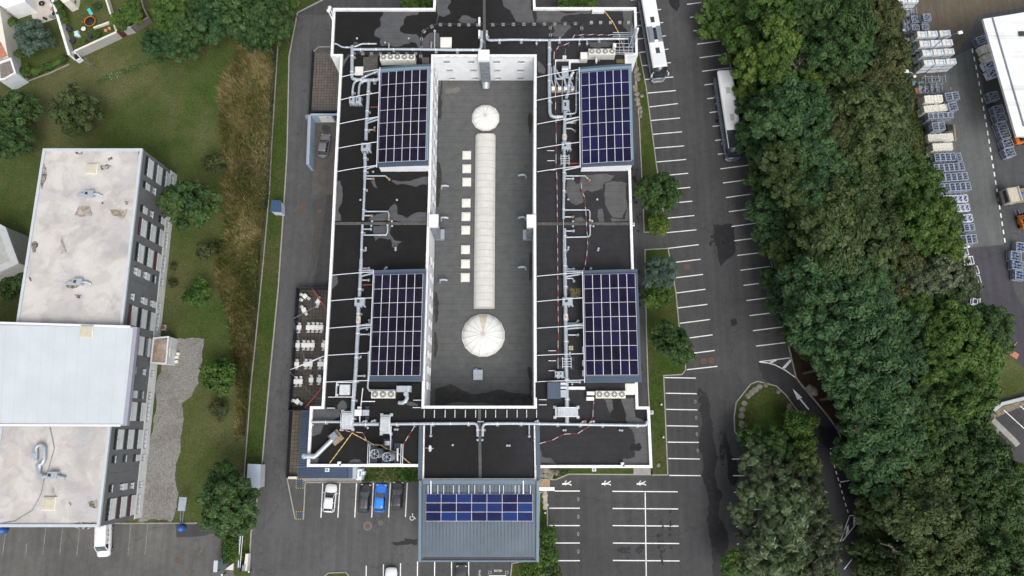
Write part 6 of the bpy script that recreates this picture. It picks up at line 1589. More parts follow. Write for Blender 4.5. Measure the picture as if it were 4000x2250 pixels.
a=orient(XY([(-10,245),(45,226),(64,286),(18,312),(-4,314)],3.2));mb=MB();mb.prism(a,0,3.0);mb.build('wall',mat('white_annex_wall',(.62,.66,.70),.03,1,.7),t)
mb=MB();mb.sheet(inset(a,.25),3.06);mb.build('roof',mat('gravel_roof',(.20,.175,.15),.25,3,.95,fine=.25,fscale=5),t);ring(a,.3,2.9,3.3,WHITE_CAP,t,'parapet')
t=thing('white_house','white house roof corner cut by the top-left corner','house',P(20,-20,0));a=orient(XY([(-120,-160),(60,-160),(96,-20),(98,6),(22,32),(-60,-10)],3.2));mb=MB();mb.prism(a,0,3.2);mb.build('wall',WHITE,t)
mb=MB();mb.box((P(38,2,3.3).x,P(38,2,3.3).y,3.3),(1.5,.5,.2),R(18));mb.build('roof_vent',ALU,t)
t=thing('terrace_block','pale block with dark shrubs at the top edge of the trampoline garden','house',P(250,0,0));a=orient(XY([(225,-60),(236,0),(247,12),(272,2),(285,-60)],2.6));mb=MB();mb.prism(a,0,2.6);mb.build('wall',CREAMWALL,t)
c=P(350,82,.7);t=thing('trampoline','round black garden trampoline with orange rim','trampoline',(c.x,c.y,0))
mb=MB();mb.lathe((c.x,c.y,.62),[(.01,0),(.78,.0),(.78,.02),(.01,.03)],20);mb.build('jumping_mat',BLACK,t)
mb=MB();mb.tube([(c.x+.92*math.cos(R(20*k)),c.y+.92*math.sin(R(20*k)),.64)for k in range(19)],.06,6);mb.tube([(c.x-1.25+.0*k,c.y+.9-.12*k,.3)for k in range(3)],.04,5);mb.build('rim',ORANGE,t)
for k in range(5):
	an=R(72*k);mb=MB();mb.tube([(c.x+.92*math.cos(an),c.y+.92*math.sin(an),0),(c.x+.92*math.cos(an),c.y+.92*math.sin(an),1.7)],.03,5);mb.build('leg',ORANGE if k%2 else DARK,t)
c=P(350,43,.35);t=thing('sun_lounger','turquoise sun lounger north of the trampoline','sun lounger',(c.x,c.y,0));mb=MB();mb.bbox((c.x,c.y,.28),(.55,1.15,.1),R(33),0,.04);mb.build('cushion',TURQ,t);mb=MB();mb.box((c.x,c.y,.14),(.5,1.1,.27),R(33));mb.build('frame',ALU,t)
for(x,y,r_,lab,m_)in((268,111,.45,'large dark plant pot beside the long white wall, northern'),(281,157,.45,'large dark plant pot beside the long white wall, southern'),(350,140,.35,'dark round grill lid in the trampoline garden'))and[(268,111,.45,'large dark plant pot beside the long white wall, northern',FEN),(281,157,.45,'large dark plant pot beside the long white wall, southern',FEN),(350,140,.33,'dark round grill in the trampoline garden',FEN)]:
	c=P(x,y,.6);mb=MB();mb.lathe((c.x,c.y,.01),[(r_*.7,0),(r_,.3),(r_*1.0,.6),(r_*.8,.62),(r_*.5,.5)],14);solo('plant_pot',lab,'pot',mb,m_)
c=P(296,128,.6);mb=MB();mb.bbox((c.x,c.y,.01),(.75,.95,.6),R(15),0,.15);mb.bbox((c.x+.4,c.y-.35,.01),(.4,.35,.35),R(15),0,.08);solo('garden_chest','pale blue plastic garden chest beside two dark pots','chest',mb,mat('pale_blue_plastic',(.48,.66,.68),.05,2,.5))
c=P(326,112,.6);mb=MB();mb.lathe((c.x,c.y,0),[(.05,0),(.05,.6),(.42,.62),(.4,.66),(.01,.67)],14);mb.tube([(c.x,c.y,.3),(c.x+.9,c.y-1.1,.3)],.04,5,1);solo('parasol_base','white round garden table with dark leaning pole','table',mb,[ALU,DARK])
for k,(x,y)in enumerate(((412,118),(426,110))):c=P(x,y,.3);mb=MB();mb.lathe((c.x,c.y,.0),[(.2,0),(.28,.3),(.22,.3),(.18,.15)],12);solo('clay_pot','orange clay bowl in the border south of the trampoline, %s of two'%['western','eastern'][k],'pot',mb,mat('clay_%d'%k,(.60,.30,.16),.1,3,.8))
c=P(468,42,.4);mb=MB();mb.bbox((c.x,c.y,.01),(.55,.95,.45),R(30),0,.1);mb.bbox((c.x,c.y,.44),(.4,.75,.05),R(30),1,.02);solo('wheelbarrow','grey wheelbarrow with black tray in the bare garden','wheelbarrow',mb,[GALV,BLACK])
c=P(160,11,.6);t=thing('fire_bowl','large dark round fire bowl on the cream patio','fire bowl',(c.x,c.y,.05));mb=MB();mb.lathe((c.x,c.y,.05),[(.2,0),(.45,.3),(.5,.45),(.42,.45),(.2,.25)],18);mb.build('bowl',BLACK,t);mb=MB();mb.cyl((c.x,c.y,.3),.1,.12);mb.build('knob',GALV,t)
for(x,y,sx_,sy,m_,lab)in((173,70,.7,.3,mat('green_plant',(.05,.07,.03),.2,4,.9),'green pot plant on the cream patio'),(200,64,.9,.4,GALV_D,'dark planter box at the patio edge'),(201,34,.45,.4,PINK,'pink toy beside the long garden wall'),(199,16,.4,.5,ALU,'white toy beside the long garden wall'),(207,50,.3,.6,DARK,'dark folded chair beside the long garden wall')):
	c=P(x,y,.4);mb=MB();mb.bbox((c.x,c.y,.05),(sx_,sy,.4),R(-20),0,.1);mb.bbox((c.x+.05,c.y+.03,.44),(sx_*.6,sy*.6,.12),R(-20),0,.05);solo('patio_item',lab,'garden item',mb,m_)
c=P(27,45,1);mb=MB();mb.bbox((c.x,c.y,0),(.6,.5,.9),R(20),0,.05);mb.cyl((c.x-.1,c.y+.5,0),.25,.6);solo('rubbish_bin','dark bins at the corner of the cream house','bin',mb,BLACK)
mb=MB();c=P(870,30,3);mb=MB();a=orient(XY([(735,-60),(775,-60),(782,8),(756,32),(742,20)],2.6));mb.prism(a,0,2.6);solo('grey_shed','grey roofed shed between the northern trees','shed',mb,mat('grey_slate',(.17,.16,.16),.12,1.5,.9))
t=thing('sliding_gate','long grey sliding gate lying along the verge','gate',P(925,2160,0));mb=MB()
for z in(.15,1.3):mb.tube([P(939,2093,z),P(930,2223,z)],.07,8);mb.tube([P(948,2093,z),P(937,2223,z)],.05,8)
for k in range(24):f=k/23;c=P(939-9*f,2093+130*f,.7);mb.box((c.x,c.y,.72),(.04,.04,1.15))
mb.build('rail',ALU,t);mb=EB();c=P(936,2226,1.0);mb.box((c.x,c.y,.8),(.5,.5,1.6));mb.build('post',DARK,t);mb=MB();c=P(952,2218,1);mb.bbox((c.x,c.y,0),(.5,.9,1.1),0,0,.05);mb.build('motor_box',GALV_D,t)
mb=MB();mb.box((P(965,2195,.6).x,P(965,2195,.6).y,.5),(.45,2.4,1.0),R(-3));solo('low_wall','cream gate wall between sliding gate and service road','wall',mb,CREAMWALL)
t=thing('sign_panel','large slanted blue-grey sign panel with pale edge beside the gate hedge','sign',P(862,2205,0));mb=MB();A,Bp,C_,D=P(852,2189,2.6),P(887,2175,.6),P(884,2222,.6),P(848,2234,2.6);mb.add([A,Bp,C_,D],[(3,2,1,0)]);d3=Vector((0,0,-.08));mb.add([A+d3,Bp+d3,C_+d3,D+d3],[(0,1,2,3)]);mb.build('panel',mat('slate_blue_panel',srgb(92,104,114),.08,1,.6),t)
mb=MB();A,Bp=P(843,2190,2.75),P(840,2235,2.75);mb.ribbon([(A.x,A.y),(Bp.x,Bp.y)],.55,2.5,2.75);mb.build('top_edge',LEDGE,t)
for x,y in((853,2192),(850,2230)):c=P(x,y,2.5);mb=EB();mb.box((c.x+.1,c.y,1.25),(.1,.1,2.5));mb.build('post',DARK,t)
mb=MB();mb.prism(XY([(880,2223),(915,2198),(914,2226)],.05),0,.35);solo('stone_base','cream wedge-shaped stone base east of the slanted sign panel','stone base',mb,CREAMWALL)
def bollard(px,py,z,lab,base=None):
	c=P(px,py,z);mb=MB();mb.cyl((c.x,c.y,0),.09,z-.1,10,1);mb.lathe((c.x,c.y,z-.12),[(.02,0),(.15,.03),(.15,.1),(.05,.16)],12,0);solo('bollard',lab,'bollard',mb,[WHITE_CAP,DARK])
bollard(866,2245,1.6,'white-topped bollard south of the slanted sign panel');bollard(971,2233,1.2,'white-topped bollard at the end of the verge kerb');bollard(2584,1580,1.1,'dark and white bollard lamp in the northern lawn strip');bollard(2592,1708,1.1,'dark and white bollard lamp in the southern lawn strip');bollard(2130,2004,1.0,'small lamp in the bed beside the entrance block')
for(x,y,lab)in((702,2066,'blue dome-topped bin on the dark patch of the old car park'),(1,2074,'blue dome-topped bin cut by the west edge')):
	c=P(x,y,1.2);t=thing('dome_bin',lab,'recycling bin',(c.x,c.y,0),'blue dome bins');mb=MB();mb.lathe((c.x,c.y,.02),[(.42,0),(.50,.4),(.50,.7),(.42,1.0),(.25,1.18),(.02,1.25)],20);mb.build('shell',BLUEP,t);mb=MB();mb.lathe((c.x,c.y,0),[(.45,0),(.52,.06),(.45,.1)],16);mb.build('base',DARK,t)
t=thing('basketball_hoop','grey backboard on a two-legged leaning frame beside the gravel path','basketball hoop',P(708,2050,0));mb=MB();c=P(712,1969,2.6);A=P(704,2050,.0);A2=P(712,2052,0);mb.tube([A,(c.x-.2,c.y-.8,2.5)],.06,6);mb.tube([A2,(c.x+.2,c.y-.8,2.5)],.06,6);mb.tube([A.lerp(Vector((c.x,c.y-.8,2.5)),.4),A2.lerp(Vector((c.x,c.y-.8,2.5)),.4)],.04,5);mb.build('pole',GALV_D,t);mb=MB();mb.box((c.x,c.y,2.6),(1.1,1.95,.08),R(-2));mb.build('board',mat('grey_board',srgb(150,160,172),.08,2,.6),t)
STONE=mat('rubble_stone',(.21,.19,.155),.22,1.8,.9,fine=.2,fscale=8)
q=random.Random(17)
def rock(px,py,r,lab,grp,m=None):
	c=P(px,py,.1);mb=MB();n_=9;rings=[]
	for z,k in((-.05,.9),(.18,1.0),(.34,.72),(.42,.3)):
		rings.append([(c.x+r*k*q.uniform(.75,1.15)*math.cos(2*math.pi*j/n_),c.y+r*k*q.uniform(.75,1.2)*math.sin(2*math.pi*j/n_),.08+z*r*1.6)for j in range(n_)])
	mb.loft(rings,0,False);solo('boulder',lab,'boulder',mb,m or STONE,grp)
for i,(x,y,r)in enumerate([(2486,270,.5),(2491,293,.5),(2492,310,.45),(2480,352,.45),(2488,368,.5),(2489,390,.55),(2492,407,.5),(2499,422,.45),(2503,437,.35),(2500,455,.4),(2507,375,.35),(2478,340,.4)]):
	rock(x,y,r,'rough stone in the bed by the coach bays, %s counted from the north'%ordw[i],'stones in the bed by the coach bays')
for i,(x,y,r)in enumerate([(2966,1510,.5),(2950,1521,.5),(2934,1534,.55),(2922,1548,.5),(2907,1574,.5),(2899,1600,.5),(2896,1624,.55),(2898,1656,.6),(2904,1684,.55),(2915,1712,.5),(2990,1504,.4),(3040,1530,.4),(3085,1590,.5),(3097,1605,.4)]):
	rock(x,y,r,'pale boulder edging the planting island, %s clockwise counted from its north tip'%ordw[i],'boulders edging the island')
for i in range(16):
	rock(2112+7.5*(i%10)+q.uniform(-3,3),1838+9*(i//5)+q.uniform(-4,4),q.uniform(.28,.5),'rough stone in the rockery east of the entrance, %s in the heap'%ordw[i],'rockery stones east of the entrance')
for i in range(6):rock(2131+q.uniform(-5,4),1925+12*i,q.uniform(.3,.45),'pale stone in the narrow bed beside the entrance block, %s from the north'%ordw[i],'stones beside the entrance block',mat('pale_stone%d'%i,(.42,.37,.29),.15,2,.9))
rock(3165,1520,.8,'large pale boulder beside the exit lane kerb, northern','boulders at the exit lane');rock(3178,1530,.8,'large pale boulder beside the exit lane kerb, southern','boulders at the exit lane')
rock(2573,1817,.35,'brownish stone in the lawn strip near the south-east corner',None)
mb=MB();c=P(2485,202,1.2);mb.tube([(c.x,c.y,0),(c.x,c.y,1.3)],.06,6);solo('post','short dark post beside the north-east wall corner','post',mb,DARK)
CAGE=mat('zinc_cage',(.36,.40,.46),.12,4,.5,.2)
WHT=mat('white_tank_plastic',(.60,.64,.68),.06,2,.5);WHT2=mat('cream_tank_top',(.66,.63,.57),.06,2,.6)
BAGM=mat('white_sack',(.66,.65,.58),.08,5,.8);BOT=mat('blue_grey_bottles',(.20,.25,.32),.3,6,.4);BOT_D=mat('dark_blue_crate',(.03,.05,.12),.2,3,.5)
BOT_S=mat('blue_tinted_bottles',(.17,.24,.36),.3,6,.4);BOT_N=mat('navy_crate',(.015,.045,.15),.2,3,.5)
BOT_B=mat('blue_bottles',(.02,.10,.34),.4,9,.35);MIX_D=mat('black_canisters',(.02,.022,.026),.3,7,.5)
def crate_proto(kind,L,W,Hh):
	"""long white container, wire cage or pallet load; origin at base centre"""
	t=thing({'tank':'container_crate','bcage':'bottle_cage','cage':'wire_cage','bags':'sack_pallet','blue':'bottle_crate','frame':'empty_frame','dark':'canister_pallet'}[kind],'x',{'tank':'container','bcage':'cage','cage':'cage','bags':'pallet','blue':'crate','frame':'frame','dark':'pallet'}[kind])
	if kind=='tank':
		mb=MB();mb.bbox((0,0,.14),(L-.05,W-.03,Hh-.2),0,0,.10);mb.build('tank',WHT,t)
		mb=MB()
		for x in(-.16,.28):mb.box((L*x,0,Hh-.035),(.10,W,.05),0,0)
		mb.box((L*.06,0,Hh-.035),(L*.4,.09,.045),0,0);mb.build('cross_bar',GALV,t)
		mb=MB();mb.box((0,0,.07),(L,W,.13));mb.build('pallet',DARK,t)
		mb=MB();mb.box((-L*.33,0,Hh-.05),(L*.30,W*.92,.03));mb.build('lid',WHT2,t)
		return t
	if kind in('cage','bcage','blue','frame'):
		mb=MB();r=.045
		for x in(-1,1):
			for y in(-1,1):mb.box((x*(L/2-r),y*(W/2-r),Hh/2),(2*r,2*r,Hh))
		for z in((Hh-r,.12)if kind!='frame' else(Hh-r,.12)):
			for x in(-1,1):mb.box((x*(L/2-r),0,z),(2*r,W-4*r,2*r))
			for y in(-1,1):mb.box((0,y*(W/2-r),z),(L-4*r,2*r,2*r))
		if kind!='frame':
			for k in range(1,3):mb.box((0,-W/2+W*k/3,Hh-.04),(L-4*r,.05,.05))
			for k in range(3):
				for y in(-1,1):mb.box((0,y*(W/2-.03),.3+.28*k),(L-4*r,.03,.04))
				for x in(-1,1):mb.box((x*(L/2-.03),0,.3+.28*k),(.03,W-4*r,.04))
		mb.build('cage_frame',ALU if kind in('frame','blue')else CAGE,t)
		if kind!='frame':
			mb=MB();q_=random.Random(4)
			nx,ny=3,5
			mb.box((0,0,.35),(L-.2,W-.2,.5),0,1)
			for i in range(nx):
				for j in range(ny):
					mb.lathe((-L/2+.14+(L-.28)*(i+.5)/nx,-W/2+.12+(W-.24)*(j+.5)/ny,.6),[((L-.28)/nx*.46,0),((L-.28)/nx*.46,Hh*.25),((L-.28)/nx*.2,Hh*.33+.05*q_.random())],7,0 if(i+2*j)%3 else 1)
			mb.build('bottles',[BOT,BOT_D]if kind=='cage' else[BOT_S,BOT_N]if kind=='bcage' else[BOT_B,ALU],t)
		mb=MB();mb.box((0,0,.05),(L,W,.1));mb.build('pallet',DARK,t)
		return t
	q_=random.Random(8)
	mb=MB();mb.box((0,0,.07),(L,W,.14));mb.build('pallet',WOODP,t)
	mb=MB();nx,ny,nz=3,5,3
	for k in range(nz):
		for i in range(nx):
			for j in range(ny):
				mb.bbox((-L/2+L*(i+.5)/nx+q_.uniform(-.03,.03),-W/2+W*(j+.5)/ny+q_.uniform(-.03,.03),.15+(Hh-.15)*k/nz),(L/nx*1.05,W/ny*1.05,(Hh-.15)/nz*q_.uniform(.9,1.08)),q_.uniform(-.12,.12),0,.09)
	mb.build('load',BAGM if kind=='bags' else MIX_D,t)
	return t
PROTO={}
def place_crate(kind,size,loc,rz,lab,grp):
	key=(kind,tuple(round(s,2)for s in size))
	if key not in PROTO:
		t=crate_proto(kind,*size);PROTO[key]=t;t.location=loc;t.rotation_euler=(0,0,rz);t['label']=lab;t['group']=grp
		return t
	return dup(PROTO[key],loc,rz,lab,grp)
ew=lambda i,n:['westernmost','second from west','third from west','fourth from west','fifth from west','sixth from west'][i]if i<n-1 or n==1 else 'easternmost'
def row(kind,x0,x1,y0,y1,dpy,n,Hh,tiers,rowlab,grp):
	"""row of n stacks whose tops run from (x0,y0) to (x1,y1); dpy is the depth in photo rows"""
	zt=Hh*tiers+.03
	a_,b__=P(x0,y0+dpy/2,zt),P(x1,y1+dpy/2,zt)
	d=b__-a_;L=d.length/n;W=dpy/(pxm(y0,zt)**2*(H-zt)/F)if False else dpy/pxm(y0,zt)*1.06
	rz=math.atan2(d.y,d.x)
	L=round(L*.97,2);W=round(W,2)
	for i in range(n):
		c=a_+d*((i+.5)/n)
		for k in range(tiers):
			tl='' if tiers==1 else[', bottom tier',', middle tier',', top tier'][k]if tiers==3 else[', bottom tier',', top tier'][k]
			place_crate(kind,(L,W,Hh),(c.x,c.y,.04+Hh*k),rz,'%s, %s%s'%(rowlab,ew(i,n)if n>1 else 'single stack',tl),grp)
row('tank',3500,3590,-14,-18,24,2,1.05,3,'white container in the row cut by the top edge','white container stacks')
row('tank',3583,3666,121,117,23,2,1.05,3,'white container in the first full white row','white container stacks')
row('tank',3670,3717,118,114,25,1,1.05,2,'white container standing apart at the east of the first white row','white container stacks')
row('tank',3592,3725,158,150,24,3,1.05,3,'white container in the second white row','white container stacks')
row('tank',3603,3731,194,186,22,3,1.05,3,'white container in the third white row','white container stacks')
row('tank',3609,3652,234,229,21,1,1.05,3,'white container at the west of the fourth white row','white container stacks')
row('tank',3653,3739,231,225,21,2,1.05,3,'white container in the longer part of the fourth white row','white container stacks')
row('cage',3561,3594,62,60,27,1,1.0,1,'wire cage near the top of the yard, north-west of four','loose wire cages');row('cage',3607,3637,54,52,27,1,1.0,2,'wire cage near the top of the yard, north-east of four','loose wire cages')
row('cage',3562,3592,96,96,22,1,1.0,1,'wire cage near the top of the yard, south-west of four','loose wire cages');row('cage',3601,3630,94,93,22,1,1.0,1,'wire cage near the top of the yard, south-east of four','loose wire cages')
row('bags',3612,3684,372,368,28,2,1.2,2,'white sack pallet in the northern sack row','white sack pallets');row('cage',3694,3747,364,356,30,2,1.2,2,'wire cage east of the northern sack row','caged bottle stacks')
row('bags',3610,3669,412,406,26,3,1.1,2,'white sack pallet in the second sack row','white sack pallets');row('bags',3670,3704,407,404,26,1,1.0,2,'white sack pallet beside a cage in the second sack row','white sack pallets');row('cage',3706,3740,402,396,32,1,1.2,2,'wire cage east of the second sack row','caged bottle stacks')
row('cage',3626,3724,442,436,23,5,1.15,2,'wire cage in the long grey row between sack rows','caged bottle stacks')
row('dark',3614,3643,493,491,26,1,.8,1,'low pallet of black canisters at the west of the blue cages','black canister pallets');row('cage',3642,3692,480,475,30,2,1.2,2,'blue-grey cage between black canisters','caged bottle stacks');row('dark',3700,3724,487,484,20,1,.9,1,'low pallet of black canisters at the east of the blue cages','black canister pallets')
row('bags',3626,3725,524,518,28,5,1.05,1,'white sack pallet in the five-pallet row','white sack pallets');row('bags',3644,3723,559,556,27,4,1.05,2,'white sack pallet in the row north of the blue cages','white sack pallets')
row('bcage',3652,3734,600,596,30,4,1.1,2,'bottle cage in the first row of blue cages','caged bottle stacks');row('bcage',3738,3757,598,596,32,1,1.1,2,'bottle cage apart at the east of the first blue row','caged bottle stacks')
row('bcage',3650,3746,642,635,31,5,1.1,2,'bottle cage in the second row of blue cages','caged bottle stacks');row('bcage',3747,3768,634,632,32,1,1.1,2,'bottle cage apart at the east of the second blue row','caged bottle stacks')
row('bcage',3672,3782,680,672,30,5,1.1,2,'bottle cage in the third row of blue cages','caged bottle stacks');row('bcage',3671,3793,718,710,31,6,1.1,2,'bottle cage in the fourth row of blue cages','caged bottle stacks')
row('blue',3684,3780,765,761,27,5,.7,1,'bright blue bottle crate in the northern low row','bright blue crates');row('blue',3732,3787,800,796,27,3,.7,1,'bright blue bottle crate in the middle low row','bright blue crates');row('blue',3758,3798,840,836,28,2,.7,1,'bright blue bottle crate in the southern low row','bright blue crates')
row('bcage',3766,3808,876,873,26,2,1.1,2,'bottle cage in the row south of the bright blue crates','caged bottle stacks');row('bcage',3755,3817,920,915,33,3,1.1,2,'bottle cage in the last row before the dark road','caged bottle stacks')
row('frame',3748,3804,1004,1000,31,3,.8,1,'empty white frame beside the dark road, northern row','empty white frames');row('frame',3801,3823,1042,1038,30,1,.8,1,'empty white frame beside the dark road, middle','empty white frames');row('frame',3808,3831,1078,1074,32,1,.8,1,'empty white frame beside the dark road, southern','empty white frames');row('frame',3765,3782,968,965,30,1,.8,1,'empty white frame at the corner of the concrete lane','empty white frames');row('frame',3800,3830,1160,1166,26,1,.8,1,'empty white frame half under the grey-green tree','empty white frames')
def stillage(px,py,w_,d_,h_,lab,m_,n_=4,rz=.0):
	c=P(px,py,h_);t=thing('steel_stillage',lab,'stillage',(c.x,c.y,.03),'steel stillages in the yard');mb=MB()
	for k in range(n_):
		x=-w_/2+w_*k/(n_-1)
		for y in(-1,1):mb.box((c.x+x,c.y+y*d_/2,h_/2),(.09,.09,h_))
		mb.box((c.x+x,c.y,h_-.05),(.08,d_,.08));mb.box((c.x+x,c.y,.3),(.08,d_,.08))
	for y in(-1,1):mb.box((c.x,c.y+y*d_/2,h_*.6),(w_,.06,.08));mb.box((c.x,c.y+y*d_/2,.25),(w_,.06,.08))
	mb.build('post_frame',m_,t);mb=MB();q_=random.Random(int(px))
	for k in range(10):mb.bbox((c.x+q_.uniform(-.42,.42)*w_,c.y+q_.uniform(-.35,.35)*d_,.05),(q_.uniform(.3,.6),q_.uniform(.3,.6),q_.uniform(.3,.8)),q_.uniform(0,3),0,.05)
	mb.build('parts',GALV_D,t)
GREENM=mat('green_steel',(.06,.12,.09),.2,3,.6)
stillage(3600,318,3.2,1.0,1.2,'green and grey stillages south of the white rows, western',GREENM);stillage(3655,306,3.4,1.2,1.3,'grey stillages south of the white rows, eastern',GALV);stillage(3615,345,2.0,1.2,1.1,'grey stillages north of the sacks, western',GALV,3);stillage(3660,340,1.8,1.5,1.2,'grey stillages north of the sacks, eastern',GALV,3);stillage(3560,42,1.9,1.2,1.1,'tangled stillages near the top of the yard',GALV,3);stillage(3545,100,1.0,2.4,.9,'dark scrap stillage at the yard edge',GALV_D,3)
for i,(x,y,w_,d_,lab)in enumerate([(3586,352,.9,1.0,'rusty brown drum box at the yard edge, northern'),(3590,385,.5,.6,'rusty brown drum box at the yard edge, southern')]):
	c=P(x,y,.7);mb=MB();mb.bbox((c.x,c.y,.03),(w_,d_,.7),.1,0,.08);mb.box((c.x,c.y,.75),(w_*.6,d_*.6,.04));solo('rusty_box',lab,'box',mb,RUST)
for pts,lab in(([(3727,488),(3733,550)],'long pale timber lying along the sack rows'),([(3712,352),(3714,340)],'short pale timber north of the cages')):
	mb=MB();mb.ribbon(XY(pts,.15),.3,.04,.16);solo('timber_beam',lab,'timber',mb,WOODP)
def lamp(px,py,h_,hx,hy,lab):
	c=P(px,py,h_);t=thing('yard_lamp',lab,'street lamp',(c.x+hx,c.y+hy,0));mb=MB();mb.tube([(c.x+hx,c.y+hy,0),(c.x+hx,c.y+hy,h_-.3),(c.x,c.y,h_)],.07,8);mb.build('pole',GALV,t);mb=MB();mb.bbox((c.x,c.y,h_-.05),(.75,.5,.16),math.atan2(hy,hx),0,.05);mb.build('lamp_head',WHITE_CAP,t)
lamp(3540,278,8.0,1.2,-.2,'white lamp head over the grass west of the white rows');lamp(3751,127,8.0,-2.2,-.5,'white lamp head over the stained yard concrete')
for i,(x,y)in enumerate(((3573,297),(3625,608),(3548,153),(3783,961),(3531,116),(3535,152))):
	c=P(x,y,.9);mb=MB();mb.lathe((c.x,c.y,0),[(.2,0),(.2,.8),(.28,.82),(.28,.9),(.05,.95)],12);solo('marker_post','pale round-topped post at the yard edge, %s'%['beside the green stillages','at the corner of the blue cages','below the scrap stillage','at the corner of the concrete lane','among the weeds, upper','among the weeds, lower'][i],'post',mb,CREAM if i in(0,1,3)else GALV)
zw=8.0
a=orient(XY([(3840,74),(4000,48),(4300,0),(4320,545),(3970,532)],zw));t=thing('warehouse','white ribbed warehouse roof cut by the east edge','warehouse',(a[0][0],a[0][1],0))
def wroof():
	m,nt,b=base_mat('white_ribbed_roof');p=pos(nt);mp=nt.nodes.new('ShaderNodeMapping');mp.inputs['Scale'].default_value=(.05,1.6,1);mp.inputs['Rotation'].default_value=(0,0,R(-9));nt.links.new(p,mp.inputs[0])
	n1=noise(nt,mp.outputs[0],1.0,5,.6);n2=noise(nt,p,.4,5,.7)
	c=ramp(nt,n1,[(.3,(.55,.56,.55)),(.55,(.74,.75,.74)),(.7,(.80,.80,.79))]);c=mix(nt,1.0,c,ramp(nt,n2,[(.3,(.9,)*3),(.7,(1.05,)*3)]),'MULTIPLY')
	nt.links.new(c,b.inputs['Base Color']);b.inputs['Roughness'].default_value=.5;return m
mb=MB();mb.prism(a,zw-.4,zw);mb.build('roof',wroof(),t)
mb=MB();mb.prism(inset(a,8.5),0,zw-.4);mb.build('wall',FEN,t)  # added inner block, coloured dark for the shade under the open canopy
mb=MB();mb.tube([P(3877,70,zw+.06),P(4000,494,zw+.06)],.14,6);mb.build('ridge_cable',GALV_D,t)
mb=MB();c=P(3994,130,zw+.3);mb.bbox((c.x,c.y,zw),(.9,.8,.3),0,0,.03);mb.build('roof_window',GLASS_D,t)
for x,y in((3862,90+60),(3905,300),(3945,440),(3968,525)):
	pass
ns=lambda i,n:ordn[i]
for i,(x,y,w_,d_)in enumerate([(3885,372,40,42),(3905,425,42,36),(3913,455,42,36),(3919,490,42,38),(3930,520,42,38),(3941,557,42,40),(3949,592,42,42)]):
	c=P(x,y,1.5);sz=(round(w_/24.5,1),1.5,1.25);place_crate('cage',(1.7,1.5,1.25),(c.x,c.y,.04),R(14),'grey bottle cage under the warehouse eave, %s of seven'%['northernmost','second','third','fourth','fifth','sixth','southernmost'][i],'cages under the warehouse eave')
for i,(x,y,k)in enumerate([(3835,155,'cage'),(3850,190,'bags'),(3862,225,'bags'),(3866,250,'blue'),(3880,285,'blue')]):
	c=P(x,y,1.2);place_crate(k,(1.7,1.4,1.2),(c.x,c.y,.04),R(20),'goods pallet at the north-west eave of the warehouse, %s of five'%['northernmost','second','third','fourth','southernmost'][i],'goods at the warehouse eave')
for i,(x,y)in enumerate([(3968,1000),(3975,1035),(3985,1075),(3990,965)]):
	c=P(x,y,1.2);place_crate('bcage',(1.7,1.5,1.25),(c.x,c.y,.04),R(-10),'bottle cage beside the bend of the dark road, %s of four'%['second','third','southernmost','northernmost'][i],'cages beside the dark road')
def truck():
	c=P(3975,765,1.0);rz=R(-172+180);t=thing('flatbed_truck','old cream flatbed truck with blue drum on its bed','truck',(c.x,c.y,.03),None,0)
	M_=Matrix.Translation((c.x,c.y,.03))@Matrix.Rotation(R(8),4,'Z')
	def bx(name,m_,lst):
		mb=MB()
		for(x,y,z,sx_,sy,sz)in lst:
			k=MB();k.bbox((x,y,z),(sx_,sy,sz),0,0,.08);mb.add([M_@Vector(v)for v in k.v],k.f)
		return mb.build(name,m_,t)
	cr=mat('cream_truck_paint',(.48,.45,.36),.12,2,.5)
	bx('cab',cr,[(-1.7,0,.5,1.7,2.4,2.0)]);bx('bed',mat('flatbed_deck',(.24,.21,.17),.2,2,.8),[(2.0,0,.8,5.6,2.4,.25)]);bx('headboard',cr,[(-.75,0,1.0,.25,2.5,1.7)]);bx('windscreen',GLASS_D,[(-2.56,0,1.4,.1,2.0,.75)]);bx('bumper',DARK,[(-2.7,0,.35,.2,2.4,.4)])
	for x in(-1.8,1.5,3.0):
		for y in(-1,1):
			mb=MB();mb.tube([M_@Vector((x,y*.95,.45)),M_@Vector((x,y*1.2,.45))],.45,14);mb.build('wheel',BLACK,t)
	c2=M_@Vector((.3,.1,1.06));mb=MB();mb.tube([(c2.x-.35,c2.y,1.4),(c2.x+.4,c2.y+.06,1.4)],.3,14);mb.tube([(c2.x-.38,c2.y,1.4),(c2.x-.33,c2.y,1.4)],.32,14);solo('blue_drum','shiny blue drum lying on the flatbed truck','drum',mb,BLUEP)
truck()
